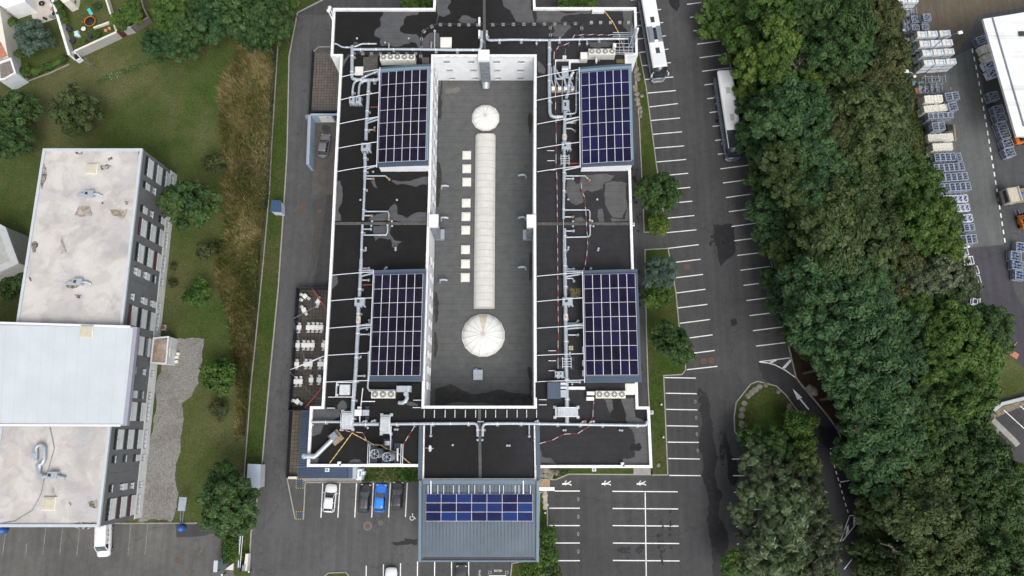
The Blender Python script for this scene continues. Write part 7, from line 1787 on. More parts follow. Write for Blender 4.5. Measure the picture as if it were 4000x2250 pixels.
def forklift(px,py,rz,lab):
	c=P(px,py,1.0);t=thing('forklift',lab,'forklift',(c.x,c.y,.03));M_=Matrix.Translation((c.x,c.y,.03))@Matrix.Rotation(rz,4,'Z')
	def bx(name,m_,lst,b_=.12):
		mb=MB()
		for(x,y,z,sx_,sy,sz)in lst:k=MB();k.bbox((x,y,z),(sx_,sy,sz),0,0,b_);mb.add([M_@Vector(v)for v in k.v],k.f)
		return mb.build(name,m_,t)
	bx('body',ORANGE,[(0,0,.3,2.0,1.2,.8),(-.8,0,.3,.7,1.25,1.0)]);bx('overhead_guard',DARK,[(.1,0,2.0,1.1,1.1,.08)],.03);bx('mast',DARK,[(1.1,-.3,.2,.15,.12,2.1),(1.1,.3,.2,.15,.12,2.1)],.02);bx('fork',GALV_D,[(1.7,-.3,.1,1.1,.12,.06),(1.7,.3,.1,1.1,.12,.06)],.02);bx('seat',BLACK,[(-.1,0,1.0,.5,.5,.35)],.1)
	for x in(-.7,.7):
		for y in(-1,1):mb=MB();mb.tube([M_@Vector((x,y*.45,.32)),M_@Vector((x,y*.66,.32))],.32,12);mb.build('wheel',BLACK,t)
	bx('guard_post',DARK,[(.55,.5,1.0,.07,.07,1.0),(.55,-.5,1.0,.07,.07,1.0),(-.4,.5,1.0,.07,.07,1.0),(-.4,-.5,1.0,.07,.07,1.0)],.01)
forklift(3990,545,R(10),'orange forklift at the corner of the warehouse');forklift(4000,862,R(100),'orange forklift cut by the east edge south of the flatbed truck')
mb=MB();c=P(3930,1358,.4);mb.bbox((c.x,c.y,0),(1.1,.9,.35),R(20),0,.1);solo('white_tarp','folded white tarp beside the wood at the road bend','tarp',mb,WHITE_CAP)
mb=MB();c=P(3965,1385,.2);mb.bbox((c.x,c.y,0),(1.2,.9,.12),R(-35),0,.03);solo('brown_board','brown board lying on the grass at the road bend','board',mb,BRONZE_TILE)
mb=MB();mb.ribbon(XY([(3942,1375),(3975,1335)],.2),.12,.02,.15);mb.ribbon(XY([(3938,1382),(3950,1368)],.2),.2,.02,.16,0);solo('timber_rails','pale timber rails leaning at the road bend','timber',mb,WOODP)
mb=MB();mb.ribbon(XY([(3878,1606),(3915,1578),(4010,1554),(4200,1500)],.8),.5,0,.8);solo('boundary_wall','pale low boundary wall above the neighbouring car park','wall',mb,mat('pale_wall',(.42,.44,.44),.06,1,.8))
mb=MB();mb.sheet(rough_poly(XY([(3870,1620),(3915,1590),(4050,1562),(4050,1580),(3930,1612),(3880,1632)]),.05,3,2),.024);struct('gravel_strip',mb,mat('tan_gravel',(.20,.17,.12),.2,2,.95,fine=.2,fscale=8))
c=P(3903,1680,1.2);mb=MB()
for k in range(4):mb.box((c.x,c.y-.3+.2*k,.9),(.7,.05,.05),R(40));mb.box((c.x-.25+.15*k,c.y-.2+.15*k,.45),(.05,.05,.9))
solo('trolley_rack','pale blue trolley rack under the wood edge','rack',mb,mat('pale_blue_steel',(.35,.48,.58),.1,2,.5))
def paint(name,c,rough=.25):
	m,nt,b=base_mat(name);p=pos(nt);n1=noise(nt,p,2.5,4,.6)
	nt.links.new(ramp(nt,n1,[(.3,tuple(x*.93 for x in c)),(.7,c)]),b.inputs['Base Color']);b.inputs['Roughness'].default_value=rough;b.inputs['Coat Weight'].default_value=.6;b.inputs['Coat Roughness'].default_value=.06;return m
LAMPG=mat('lamp_glass',(.55,.58,.60),.1,6,.15);TAIL=mat('tail_lamp',(.30,.02,.02),.1,6,.25);TYRE=BLACK
def sec(y,w,zb,zm,zt,cr=.04):
	return[(-w*.92,y,zb),(-w,y,(zb+zm)/2),(-w,y,zm),(-w*.90,y,zt),(-w*.45,y,zt+cr),(0,y,zt+cr*1.3),(w*.45,y,zt+cr),(w*.90,y,zt),(w,y,zm),(w,y,(zb+zm)/2),(w*.92,y,zb)]
def car(px,py,rz,body,roofm,L,W,Ht,lab,cat='car',van=False,hatch=True,zref=.9,lamps_dark=False):
	"""front points to +y before rotation"""
	c=P(px,py,zref);t=thing('parked_van' if van else 'parked_car',lab,cat,(c.x,c.y,.036),None,0)
	M_=Matrix.Translation((c.x,c.y,.036))@Matrix.Rotation(rz,4,'Z')
	T=lambda lst:[M_@Vector(p_)for p_ in lst]
	h,w=L/2,W/2;zb,belt=.22,(.92 if not van else 1.15)
	bonnet=.78 if not van else 1.05
	ss=[(-h,.70,.45,.62,.70),(-h+.06,.86,.30,.66,.82),(-h+.22,.95,zb,.72,belt),(-h+.8,1.0,zb,.75,belt+.01),(-.2,1.0,zb,.75,belt),(h*.40,1.0,zb,.75,belt-.02),(h*.62,.985,zb,.72,(belt+bonnet)/2+.02),(h-.32,.93,zb,.66,bonnet-.02),(h-.12,.82,.26,.58,bonnet-.12),(h-.02,.66,.34,.52,bonnet-.24),(h,.5,.40,.5,.52)]
	mb=MB();mb.loft([T(sec(y,w*k,a_,b__,z_))for y,k,a_,b__,z_ in ss]);mb.build('body',body,t)
	y0,y1=(-h+.18,h*.44)if not van else(-h+.06,h*.66)
	r0,r1=(-h+.62,h*.06)if not van else(-h+.12,h*.34)
	wb,wt=w*.90,w*(.72 if not van else .84)
	zr=Ht-.05
	def gl(f,yb,yt,m_,name):
		pass
	base=[(-wb,y0,belt),(wb,y0,belt),(wb*.97,y1,belt-.04),(-wb*.97,y1,belt-.04)]
	top=[(-wt,r0,zr),(wt,r0,zr),(wt*.96,r1,zr),(-wt*.96,r1,zr)]
	g=MB();v=T(base+top);g.add(v,[(2,3,7,6)],0);g.build('windscreen',CARGL if not van else GLASS_G,t)
	g=MB();g.add(v,[(0,1,5,4)]);g.build('rear_window',CARGL if not van else body,t)
	for k,f in enumerate(((1,2,6,5),(3,0,4,7))):
		g=MB();g.add(v,[f]);g.build('side_window',GLASS_D if not van else body,t)
	rf=MB();pts=[]
	for(x,y,sx_,sy)in((-wt,r0,1,1),(wt,r0,-1,1),(wt*.96,r1,-1,-1),(-wt*.96,r1,1,-1)):
		st_={(1,1):180,(-1,1):270,(-1,-1):0,(1,-1):90}[(sx_,sy)]
		pts+=[(x+sx_*.16+.16*math.cos(R(st_+d_)),y+sy*.16+.16*math.sin(R(st_+d_)))for d_ in(0,45,90)]
	n_=len(pts);lo=[(x*1.03,y,zr-.02)for x,y in pts];up=[(x*.97,y*.985,zr+.035)for x,y in pts];cx=[(x*.5,(y-(r0+r1)/2)*.5+(r0+r1)/2,zr+.065)for x,y in pts]
	rf.add(T(lo+up+cx),[(i,(i+1)%n_,n_+(i+1)%n_,n_+i)for i in range(n_)]+[(n_+i,n_+(i+1)%n_,2*n_+(i+1)%n_,2*n_+i)for i in range(n_)]+[list(range(2*n_,3*n_))],0,True);ro=rf.build('roof',roofm,t)
	if not van:
		k=MB();k.lathe(M_@Vector((0,r0+.25,zr+.06)),[(.04,0),(.01,.12)],6);k.build('aerial',DARK,ro)
	pl=MB()
	for(b__,tt)in((0,4),(1,5),(2,6),(3,7)):
		a_=Vector((base+top)[b__]);e_=Vector((base+top)[tt]);pl.tube([M_@a_,M_@(a_.lerp(e_,1.0)+Vector((0,0,.01)))],.05,6)
	for s_ in(-1,1):
		pl.tube([M_@Vector((s_*wb,(y0+y1)/2,belt)),M_@Vector((s_*wt,(r0+r1)/2,zr))],.045,6)
	pl.build('pillar',body if not van else body,t)
	if van:
		for s_ in(-1,1):
			g=MB();g.add(T([(s_*(wb+.012),h*.26,belt+.02),(s_*(wb+.005),h*.58,belt+.0),(s_*(wt+.02)*.985,h*.36,zr-.12),(s_*(wt+.035),h*.26,zr-.12)]),[(0,1,2,3)]);g.build('side_window',GLASS_D,t)
	for s_ in(-1,1):
		for yy in(-h*.60,h*.62):
			mb=MB();mb.tube(T([(s_*(w-.2),yy,.31),(s_*(w+.005),yy,.31)]),.31,16);wh=mb.build('wheel',TYRE,t)
			mb=MB();mb.tube(T([(s_*(w-.05),yy,.31),(s_*(w+.015),yy,.31)]),.19,12);mb.build('rim',GALV,wh)
		mb=MB();k=MB();k.bbox((s_*(w+.10),h*.36,belt-.02),(.2,.10,.13),0,0,.04);mb.add(T(k.v),k.f);mb.build('mirror',body,t)
		mb=MB();k=MB();k.bbox((s_*w*.68,h-.24,bonnet-.18),(.34,.26,.12),s_*-.45,0,.04);mb.add(T(k.v),k.f);mb.build('headlight',DARK if lamps_dark else LAMPG,t)
		mb=MB();k=MB();k.bbox((s_*w*.74,-h+.12,.68),(.26,.16,.16),0,0,.04);mb.add(T(k.v),k.f);mb.build('tail_light',TAIL,t)
	mb=MB();k=MB();k.box((0,-h-.01,.5),(.5,.02,.11));mb.add(T(k.v),k.f);mb.build('number_plate',ALU,t)
	mb=MB();k=MB();k.box((0,h*.50,belt-.035),(w*1.5,.10,.03));mb.add(T(k.v),k.f);mb.build('wiper_cowl',DARK,t)
	return t,T
PW=paint('white_car_paint',(.76,.77,.78));PB=paint('black_car_paint',(.012,.012,.014),.3);PBL=paint('bright_blue_car_paint',(.012,.15,.62),.22);PK2=paint('charcoal_car_paint',(.030,.030,.034),.3);PG=paint('grey_brown_car_paint',(.17,.165,.17),.35)
car(1288,1946,R(-4),PW,PW,4.15,1.80,1.48,'white hatchback parked in the row south of the shrub bed')
car(1424,1946,R(-3.4),PB,paint('worn_black_roof',(.045,.042,.045),.4),4.2,1.80,1.50,'black hatchback immediately west of the blue car')
car(1485,1946,R(-2.8),PBL,paint('bright_blue_roof',(.012,.22,.75),.22),4.15,1.82,1.48,'bright blue hatchback between two black cars')
car(1552,1937,R(-2),PB,PK2,4.2,1.80,1.50,'black car with pale headlights east of the blue car')
car(1265,565,R(-6),PG,PG,4.1,1.78,1.60,'grey-brown hatchback alone in the loading bay')
car(1526,2277,R(0),PW,PW,4.2,1.80,1.48,'white car cut by the bottom edge west of the entrance block')
car(1802,2268,R(0),PK2,PB,4.3,1.82,1.45,'black car cut by the bottom edge below the entrance roof')
t,T=car(410,2106,R(184),PW,PW,5.0,1.95,2.0,'white panel van parked at the foot of the grey block','van',True,zref=.6)
mb=MB()
for y in(.9,.2,-.5):
	c_=T([(-.985,-y-.4,1.25)])[0]
	mb.lathe((0,0,0),[(.001,0),(.001,.001)],3)if False else None
	mb.add(T([(-1.0+0,-y-.4+.16*math.cos(a_),1.45+.16*math.sin(a_))for a_ in[R(30*k)for k in range(12)]]),[list(range(12))])
mb.build('round_emblem',mat('grey_green_emblem',(.30,.36,.28),.1,5,.5),t)
def coach(fx,fy,rx,ry,Lg,lab,kind):
	"""roof front centre (fx,fy) and a second roof point further back, photo points at roof height"""
	zt=3.55
	f,r_=P(fx,fy,zt),P(rx,ry,zt);d=(f-r_).normalized();rz=math.atan2(-d.x,d.y)
	t=thing('coach',lab,'coach',(f.x-d.x*Lg/2,f.y-d.y*Lg/2,.036));M_=Matrix.Translation((f.x,f.y,.036))@Matrix.Rotation(rz,4,'Z');T=lambda lst:[M_@Vector(p_)for p_ in lst]
	w=1.25
	SIL=paint('silver_grey_coach_'+kind,(.17,.19,.22)if kind=='a' else(.10,.12,.16));WR=paint('white_coach_roof_'+kind,(.80,.80,.79),.4)
	def rs(y,k,z0,z1,inn=0):
		return[(-w*k+inn,y,z0),(-w*k+inn,y,z1-.25),(-w*k+.12+inn,y,z1-.05),(-w*k+.35+inn,y,z1),(w*k-.35-inn,y,z1),(w*k-.12-inn,y,z1-.05),(w*k-inn,y,z1-.25),(w*k-inn,y,z0)]
	mb=MB();mb.loft([T([(-w*k,y,.3),(-w*k,y,1.62),(w*k,y,1.62),(w*k,y,.3)])for y,k in((-Lg+.05,.95),(-Lg+.3,1),(.3,1),(.75,.97),(1.15,.80),(1.25,.6))]);mb.build('lower_body',SIL,t)
	mb=MB();mb.loft([T([(-w*k,y,1.62),(-w*k*.955,y,zt-.42),(w*k*.955,y,zt-.42),(w*k,y,1.62)])for y,k in((-Lg+.1,.96),(-Lg+.35,.995),(.1,.995))]);mb.build('side_glass',GLASS_D,t)
	mb=MB();mb.loft([T(rs(y,k,zt-.42,z1))for y,k,z1 in((-Lg+.02,.93,zt-.1),(-Lg+.3,.985,zt),(-.1,.985,zt),(.05,.97,zt-.04))],0,False);ro=mb.build('roof',WR,t)
	mb=MB();mb.loft([T([(-w*.97,.06,1.4),(-w*.93,.0,zt-.2),(w*.93,.0,zt-.2),(w*.97,.06,1.4)]),T([(-w*.96,.8,1.35),(-w*.90,.32,zt-.32),(w*.90,.32,zt-.32),(w*.96,.8,1.35)]),T([(-w*.72,1.2,1.3),(-w*.7,.62,zt-.55),(w*.7,.62,zt-.55),(w*.72,1.2,1.3)])]);mb.build('windscreen',GLASS_D,t)
	mb=MB();mb.loft([T([(-w*k,y,.35),(-w*k,y,.75),(w*k,y,.75),(w*k,y,.35)])for y,k in((.9,.97),(1.22,.82),(1.34,.6))]);mb.build('bumper',SIL if kind=='b' else paint('light_bumper',(.30,.31,.33)),t)
	for s_ in(-1,1):
		mb=MB();k=MB();k.bbox((s_*1.42,.95,2.0),(.18,.28,.7),0,0,.06);k.tube([(s_*1.1,.6,2.9),(s_*1.42,.95,2.7)],.04,6);mb.add(T(k.v),k.f);mb.build('mirror',ALU if kind=='a' else DARK,t)
		mb=MB();k=MB();k.bbox((s_*.95,1.05,.8),(.4,.22,.22),-s_*.5,0,.05);mb.add(T(k.v),k.f);mb.build('headlight',LAMPG,t)
		for yy in(-1.9,-Lg+3.2,-Lg+4.5):
			mb=MB();mb.tube(T([(s_*.95,yy,.48),(s_*1.262,yy,.48)]),.48,18);wh=mb.build('wheel',TYRE,t);mb=MB();mb.tube(T([(s_*1.1,yy,.48),(s_*1.272,yy,.48)]),.28,12);mb.build('rim',GALV,wh)
		mb=MB();nb=int(Lg/1.7)
		for k_ in range(nb):k=MB();k.box((s_*1.21,-.6-1.6*k_,2.4),(.05,.07,1.5));mb.add(T(k.v),k.f)
		mb.build('window_pillar',DARK,t)
		mb=MB();k=MB();k.box((s_*1.255,-Lg/2,1.6),(.02,Lg-1.0,.05));k.box((s_*1.255,-Lg/2,.95),(.02,Lg-1.0,.02));mb.add(T(k.v),k.f);mb.build('side_trim',GALV,t)
	HT=mat('hatch_glass_'+kind,(.045,.055,.07),.2,4,.3)if kind=='a' else mat('grey_hatch_'+kind,(.42,.44,.42),.06,4,.5)
	def hatch(y,sx_,sy,m_=None,z=.03,name='roof_hatch'):
		mb=MB();k=MB();k.bbox((0,y,zt),(sx_,sy,z),0,0,.02);mb.add(T(k.v),k.f);mb.build(name,m_ or HT,ro)
	if kind=='a':
		hatch(-2.9,.7,1.05);hatch(-8.6,.7,1.05)
		mb=MB();k=MB();k.bbox((0,-5.9,zt),(2.3,2.95,.2),0,0,.18);mb.add(T(k.v),k.f);ac=mb.build('air_conditioner',mat('grey_ac_cover',(.17,.20,.24),.06,2,.4),ro)
		mb=MB();k=MB();k.box((0,-5.9,zt+.205),(.55,2.2,.02));mb.add(T(k.v),k.f);mb.build('fan_bay',DARK,ac)
		for j in range(4):mb=MB();k=MB();k.lathe((0,-5.1-.53*j,zt+.215),[(.22,0),(.22,.03),(.08,.04)],14);mb.add(T(k.v),k.f);mb.build('fan',BLACK,ac)
		for yy in(-4.6,-7.2):mb=MB();k=MB();k.bbox((0,yy,zt+.1),(.62,.35,.12),0,0,.03);mb.add(T(k.v),k.f);mb.build('end_cap',ALU,ac)
		mb=MB();k=MB();k.box((0,-1.35,zt+.002),(2.0,2.4,.012));mb.add(T(k.v),k.f);mb.build('front_panel',paint('off_white_front',(.66,.68,.68),.5),ro)
	else:
		hatch(-5.1,.65,1.2);hatch(-11.4,.65,.01)if False else None;hatch(-9.9,.7,1.1)
		mb=MB();k=MB();k.bbox((0,-1.45,zt-.14),(2.36,3.1,.16),0,0,.08);mb.add(T(k.v),k.f);mb.build('dark_front_roof',paint('dark_front_paint',(.02,.022,.028)),ro)
		mb=MB();k=MB();k.box((-.9,-Lg+.55,zt+.01),(.45,.7,.03));mb.add(T(k.v),k.f);mb.build('rear_corner_panel',GALV,ro)
	return t
coach(2580,259,2535,0,14.0,'white-roofed coach with grey roof air conditioner at the top edge','a')
coach(2877,573,2834,290,13.6,'dark grey coach with plain white roof half under the trees','b')
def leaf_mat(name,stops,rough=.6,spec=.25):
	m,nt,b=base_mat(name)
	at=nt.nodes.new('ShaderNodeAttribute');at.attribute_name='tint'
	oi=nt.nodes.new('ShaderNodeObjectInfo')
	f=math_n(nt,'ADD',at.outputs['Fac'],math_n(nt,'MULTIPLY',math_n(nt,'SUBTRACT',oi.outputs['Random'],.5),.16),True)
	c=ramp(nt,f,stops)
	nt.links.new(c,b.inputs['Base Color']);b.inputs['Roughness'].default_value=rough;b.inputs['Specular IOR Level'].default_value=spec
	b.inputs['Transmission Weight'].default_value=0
	return m
BARK=mat('bark',(.10,.08,.06),.25,4,.95);DEADW=mat('dead_wood',(.24,.21,.15),.2,5,.9)
def leaf_mesh(name,pts,nrm,size,aspect,tint,rng,fold=.0):
	"""two-triangle leaf clumps with random spin round their normals"""
	n=len(pts)
	a=rng.normal(size=(n,3));nrm=nrm/np.linalg.norm(nrm,axis=1,keepdims=True)
	t1=a-nrm*(a*nrm).sum(1,keepdims=True);t1/=np.linalg.norm(t1,axis=1,keepdims=True)+1e-9
	t2=np.cross(nrm,t1)
	s=(size*rng.uniform(.6,1.35,n))[:,None]
	l,w=t1*s*aspect,t2*s
	v=np.stack([pts-l,pts+w*.8-l*.1,pts+l,pts-w*.8+l*.1],1).reshape(-1,3)
	me=bpy.data.meshes.new(name)
	me.vertices.add(4*n);me.vertices.foreach_set('co',v.astype(np.float32).ravel())
	me.loops.add(4*n);me.loops.foreach_set('vertex_index',np.arange(4*n,dtype=np.int32))
	me.polygons.add(n);me.polygons.foreach_set('loop_start',np.arange(0,4*n,4,dtype=np.int32));me.polygons.foreach_set('loop_total',np.full(n,4,dtype=np.int32))
	at=me.attributes.new('tint','FLOAT','POINT');at.data.foreach_set('value',np.repeat(tint,4).astype(np.float32))
	me.update(calc_edges=True)
	return me
def crown_pts(rng,n_cl,n_leaf,flat=.75,csize=(.26,.42),up=.35,hole=.0):
	"""clumps spread over a dome (unit radius), leaves over each clump's outside"""
	P_,N_,T_=[],[],[]
	cs=[]
	for i in range(n_cl):
		f=(i+.5)/n_cl
		ph=i*2.399963+rng.uniform(-.5,.5)
		z=1-f*1.25
		r=math.sqrt(max(0,1-min(1,z*z)))if z>-1 else 0
		k=rng.uniform(.50,.92)
		cs.append((np.array([r*math.cos(ph)*k,r*math.sin(ph)*k,z*k*flat]),rng.uniform(*csize),rng.uniform(-.22,.22)))
	cs.append((np.array([0,0,-.05]),.50,-.1))
	per=int(n_leaf/len(cs))
	for c,r,tn in cs:
		m=int(per*(r/np.mean(csize))**1.6)
		d=rng.normal(size=(m,3));d[:,2]=np.abs(d[:,2])*.9+d[:,2]*.25;d/=np.linalg.norm(d,axis=1,keepdims=True)
		rad=r*rng.uniform(.35,1.0,m)**.5*(1+.28*np.sin(5*d[:,0]+9*tn)*np.cos(6*d[:,1]+5*tn))
		p=c+d*rad[:,None]*np.array([1,1,flat])
		nn=d+rng.normal(scale=.45,size=(m,3))+np.array([0,0,up])
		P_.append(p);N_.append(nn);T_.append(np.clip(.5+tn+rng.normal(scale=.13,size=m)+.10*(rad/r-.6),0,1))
	return np.concatenate(P_),np.concatenate(N_),np.concatenate(T_)
RNG=np.random.default_rng(12)
def crown_mesh(kind,seed):
	rng=np.random.default_rng(seed)
	K={'oak':dict(n_cl=62,n=10500,cs=(.12,.22),size=.034,asp=1.5),'robinia':dict(n_cl=64,n=11500,cs=(.11,.23),size=.030,asp=1.8),'maple':dict(n_cl=44,n=9000,cs=(.14,.26),size=.044,asp=1.3),'willow':dict(n_cl=42,n=10500,cs=(.11,.23),size=.020,asp=4.2),'shrub':dict(n_cl=22,n=3600,cs=(.28,.44),size=.062,asp=1.5),'conifer':dict(n_cl=30,n=6500,cs=(.18,.30),size=.030,asp=3.2)}[kind]
	p,n,t=crown_pts(rng,K['n_cl'],K['n'],.85,K['cs'])
	if kind=='willow':
		n[:,2]*=.6
	return leaf_mesh('crown_'+kind,p,n,K['size'],K['asp'],t,rng)
def trunk_mesh(seed):
	q_=random.Random(seed);mb=MB()
	mb.tube([(0,0,-1.6),(.02,.01,-.9),(.0,.02,-.3),(.02,0,.25)],.075,8,0,True,.03)
	for k in range(6):
		a_=k*1.05+q_.uniform(-.3,.3);z=-.75+.12*k;l=q_.uniform(.45,.75)
		mb.tube([(0,0,z),(l*.5*math.cos(a_),l*.5*math.sin(a_),z+.22),(l*math.cos(a_),l*math.sin(a_),z+.5)],.032,6,0,True,.010)
	me=bpy.data.meshes.new('trunk');me.from_pydata(mb.v,[],mb.f);me.materials.append(BARK);return me
TRUNKS=[trunk_mesh(s)for s in(1,2)]
CM={k:[crown_mesh(k,30+7*i+s)for s in range(3 if k in('oak','robinia')else 2)]for i,k in enumerate(('oak','robinia','maple','willow','shrub','conifer'))}
LM={'dark olive':leaf_mat('dark_olive_leaves',[(.05,(.013,.028,.007)),(.5,(.035,.060,.016)),(.95,(.082,.105,.032))]),'brownish':leaf_mat('brownish_leaves',[(.05,(.016,.027,.008)),(.5,(.042,.056,.017)),(.95,(.095,.095,.034))]),'dark green':leaf_mat('dark_green_leaves',[(.05,(.010,.030,.008)),(.5,(.030,.066,.016)),(.95,(.068,.118,.032))]),'teal':leaf_mat('teal_green_leaves',[(.05,(.009,.030,.010)),(.5,(.028,.070,.022)),(.95,(.068,.120,.040))]),'mid green':leaf_mat('mid_green_leaves',[(.05,(.016,.042,.007)),(.5,(.042,.088,.014)),(.95,(.095,.155,.028))]),'yellow-green':leaf_mat('yellow_green_leaves',[(.05,(.020,.050,.007)),(.5,(.050,.098,.014)),(.95,(.115,.165,.028))]),'silver-green':leaf_mat('silver_green_leaves',[(.05,(.026,.044,.018)),(.40,(.058,.092,.036)),(.95,(.22,.29,.16))]),'grey-green':leaf_mat('grey_green_leaves',[(.05,(.022,.038,.016)),(.5,(.066,.084,.042)),(.95,(.17,.19,.12))]),'blue-green':leaf_mat('blue_green_needles',[(.05,(.018,.036,.026)),(.5,(.050,.085,.062)),(.95,(.11,.16,.12))]),}
MESHCACHE={}
KX,KY=[0,176,750,957,1226,1475,1681,1862,2120,2400],[2800,2838,2947,3000,3052,3109,3274,3336,3420,3460]
def crown_for(kind,col,i):
	key=(kind,col,i%len(CM[kind]))
	if key not in MESHCACHE:
		me=CM[kind][i%len(CM[kind])].copy();me.materials.append(LM[col]);MESHCACHE[key]=me
	return MESHCACHE[key]
def tree(px,py,rpx,h,kind,col,lab,name='tree',group=None,i=0,cat='tree',flat=1.0):
	if group=='trees of the wood':
		while h>6:
			b_=P(px,py,h*.6);bx,by=proj(b_.x,b_.y,0)
			if bx>np.interp(by,KX,KY)+35:break
			h-=.5
	s0=pxm(py,h*.7);Rr=rpx/s0
	zc=max(h-Rr*.72*flat,Rr*.45)
	c=P(px,py,zc+Rr*.25)
	t=thing(name,lab,cat,(c.x,c.y,0),group)
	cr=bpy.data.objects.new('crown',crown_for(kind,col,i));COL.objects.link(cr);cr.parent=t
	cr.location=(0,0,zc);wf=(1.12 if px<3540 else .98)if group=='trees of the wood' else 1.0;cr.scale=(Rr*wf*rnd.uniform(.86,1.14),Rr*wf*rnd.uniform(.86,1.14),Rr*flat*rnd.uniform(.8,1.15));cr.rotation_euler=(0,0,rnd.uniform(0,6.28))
	tr=bpy.data.objects.new('trunk',TRUNKS[i%2]);COL.objects.link(tr);tr.parent=t
	k=(zc+.2)/1.6;tr.location=(0,0,zc);tr.scale=(Rr*.8,Rr*.8,k)
	return t
O,RB,MP,WI='oak','robinia','maple','willow'
WOOD=[(2850,60,105,13,MP,'mid green'),(2925,185,90,13,MP,'mid green'),(3050,25,112,13,MP,'mid green'),(3055,150,88,14,MP,'yellow-green'),(3030,250,66,13,MP,'yellow-green'),(2950,250,70,12,MP,'yellow-green'),(2940,325,75,11,MP,'yellow-green'),(3040,310,62,12,MP,'mid green'),(2880,130,60,11,MP,'mid green'),(3200,50,112,14,O,'dark green'),(3310,100,120,15,RB,'dark green'),(3240,190,100,15,RB,'dark green'),(3430,60,92,13,O,'brownish'),(3360,205,72,13,RB,'teal'),(3470,230,92,13,O,'brownish'),(3275,280,80,12,O,'dark olive'),(3170,320,62,12,WI,'yellow-green'),(3115,245,55,11,WI,'grey-green'),(3360,300,70,12,MP,'dark olive'),(3440,320,80,13,O,'brownish'),(3130,130,70,12,O,'dark green'),(3370,-20,80,13,RB,'dark green'),(3120,430,128,14,RB,'teal'),(3030,465,100,13,RB,'teal'),(2965,430,88,12,RB,'teal'),(2952,520,82,12,RB,'teal'),(3390,440,140,15,O,'dark olive'),(3440,540,118,15,O,'dark olive'),(3490,410,80,13,O,'dark olive'),(3250,420,70,12,O,'brownish'),(3200,575,102,14,RB,'teal'),(3075,640,100,13,O,'dark olive'),(3220,655,108,14,RB,'teal'),(3370,610,100,14,O,'dark olive'),(3290,520,64,13,O,'brownish'),(3470,655,100,13,O,'dark green'),(3610,700,92,13,RB,'mid green'),(3414,725,82,13,O,'dark olive'),(3320,700,70,13,RB,'dark green'),(2990,590,70,11,RB,'teal'),(3000,700,75,11,RB,'dark green'),(3545,640,60,11,RB,'mid green'),(3050,830,105,13,RB,'teal'),(3110,745,80,13,O,'dark olive'),(3200,765,85,14,RB,'teal'),(3310,805,130,16,O,'dark olive'),(3310,915,165,17,O,'dark olive'),(3090,975,100,14,O,'dark olive'),(3180,880,80,13,O,'dark olive'),(3440,920,92,15,O,'dark olive'),(3595,860,108,14,RB,'mid green'),(3690,845,85,13,RB,'yellow-green'),(3690,955,88,13,RB,'yellow-green'),(3620,930,80,13,RB,'mid green'),(3540,780,70,12,O,'dark green'),(3500,850,64,12,O,'dark green'),(3020,925,60,12,RB,'teal'),(3065,1120,98,13,RB,'teal'),(3215,1085,138,15,RB,'teal'),(3360,1075,112,15,RB,'teal'),(3390,1165,108,14,RB,'teal'),(3200,1175,118,14,RB,'teal'),(3120,1210,80,12,RB,'teal'),(3515,1070,62,11,RB,'teal'),(3545,1000,88,12,O,'brownish'),(3660,1060,105,12,O,'grey-green'),(3765,1100,78,11,O,'grey-green'),(3595,1100,88,12,O,'grey-green'),(3505,1140,70,11,O,'brownish'),(3700,1180,70,11,O,'dark olive'),(3590,1190,70,12,RB,'mid green'),(3285,1250,150,16,RB,'teal'),(3440,1250,92,14,RB,'teal'),(3240,1322,95,14,RB,'teal'),(3360,1335,150,16,RB,'teal'),(3570,1265,102,13,RB,'teal'),(3740,1275,120,14,RB,'mid green'),(3875,1295,98,13,RB,'dark green'),(3670,1350,90,14,RB,'mid green'),(3275,1430,100,14,RB,'teal'),(3400,1450,132,16,RB,'teal'),(3570,1410,92,14,RB,'teal'),(3790,1415,128,15,RB,'mid green'),(3670,1450,90,14,RB,'mid green'),(3500,1360,70,13,RB,'dark green'),(3640,1265,60,12,MP,'mid green'),(3352,1545,106,14,RB,'teal'),(3465,1590,120,15,RB,'teal'),(3595,1585,102,14,RB,'dark green'),(3770,1545,125,15,RB,'mid green'),(3362,1655,88,13,RB,'teal'),(3465,1690,148,16,RB,'teal'),(3700,1670,100,14,RB,'dark green'),(3415,1795,138,15,RB,'teal'),(3595,1770,110,14,RB,'dark green'),(3770,1790,80,13,RB,'dark green'),(3850,1770,118,14,RB,'dark green'),(3935,1870,118,14,RB,'dark green'),(3470,1870,108,14,RB,'teal'),(3640,1880,110,14,RB,'dark olive'),(3790,1900,90,13,RB,'dark green'),(3610,1680,70,13,RB,'mid green'),(3410,2005,80,13,O,'dark olive'),(3525,2000,92,14,O,'dark olive'),(3650,2030,160,16,O,'dark olive'),(3490,2110,138,15,O,'dark olive'),(3700,2140,148,16,O,'dark olive'),(3465,2215,128,14,O,'dark olive'),(3800,2040,108,14,RB,'dark green'),(3940,2030,130,15,RB,'dark green'),(3900,2170,120,15,RB,'dark green'),(3760,2250,118,14,O,'dark olive'),(3620,2260,120,14,O,'dark olive'),(3990,2250,110,14,RB,'dark green')]
KW={O:'broad-clumped',RB:'feathery',MP:'large-leaved',WI:'drooping'}
def edge_of(px,py):
	l=np.interp(py,[0,176,750,957,1226,1475,1681,1862,2250],[2800,2838,2947,3000,3052,3109,3274,3336,3440]);r=np.interp(py,[0,560,900,1200,1400,2250],[3520,3600,3740,3850,3900,4060])
	f=(px-l)/(r-l)
	return 'car park edge' if f<.30 else 'yard edge' if f>.68 else 'middle strip'
cnt={}
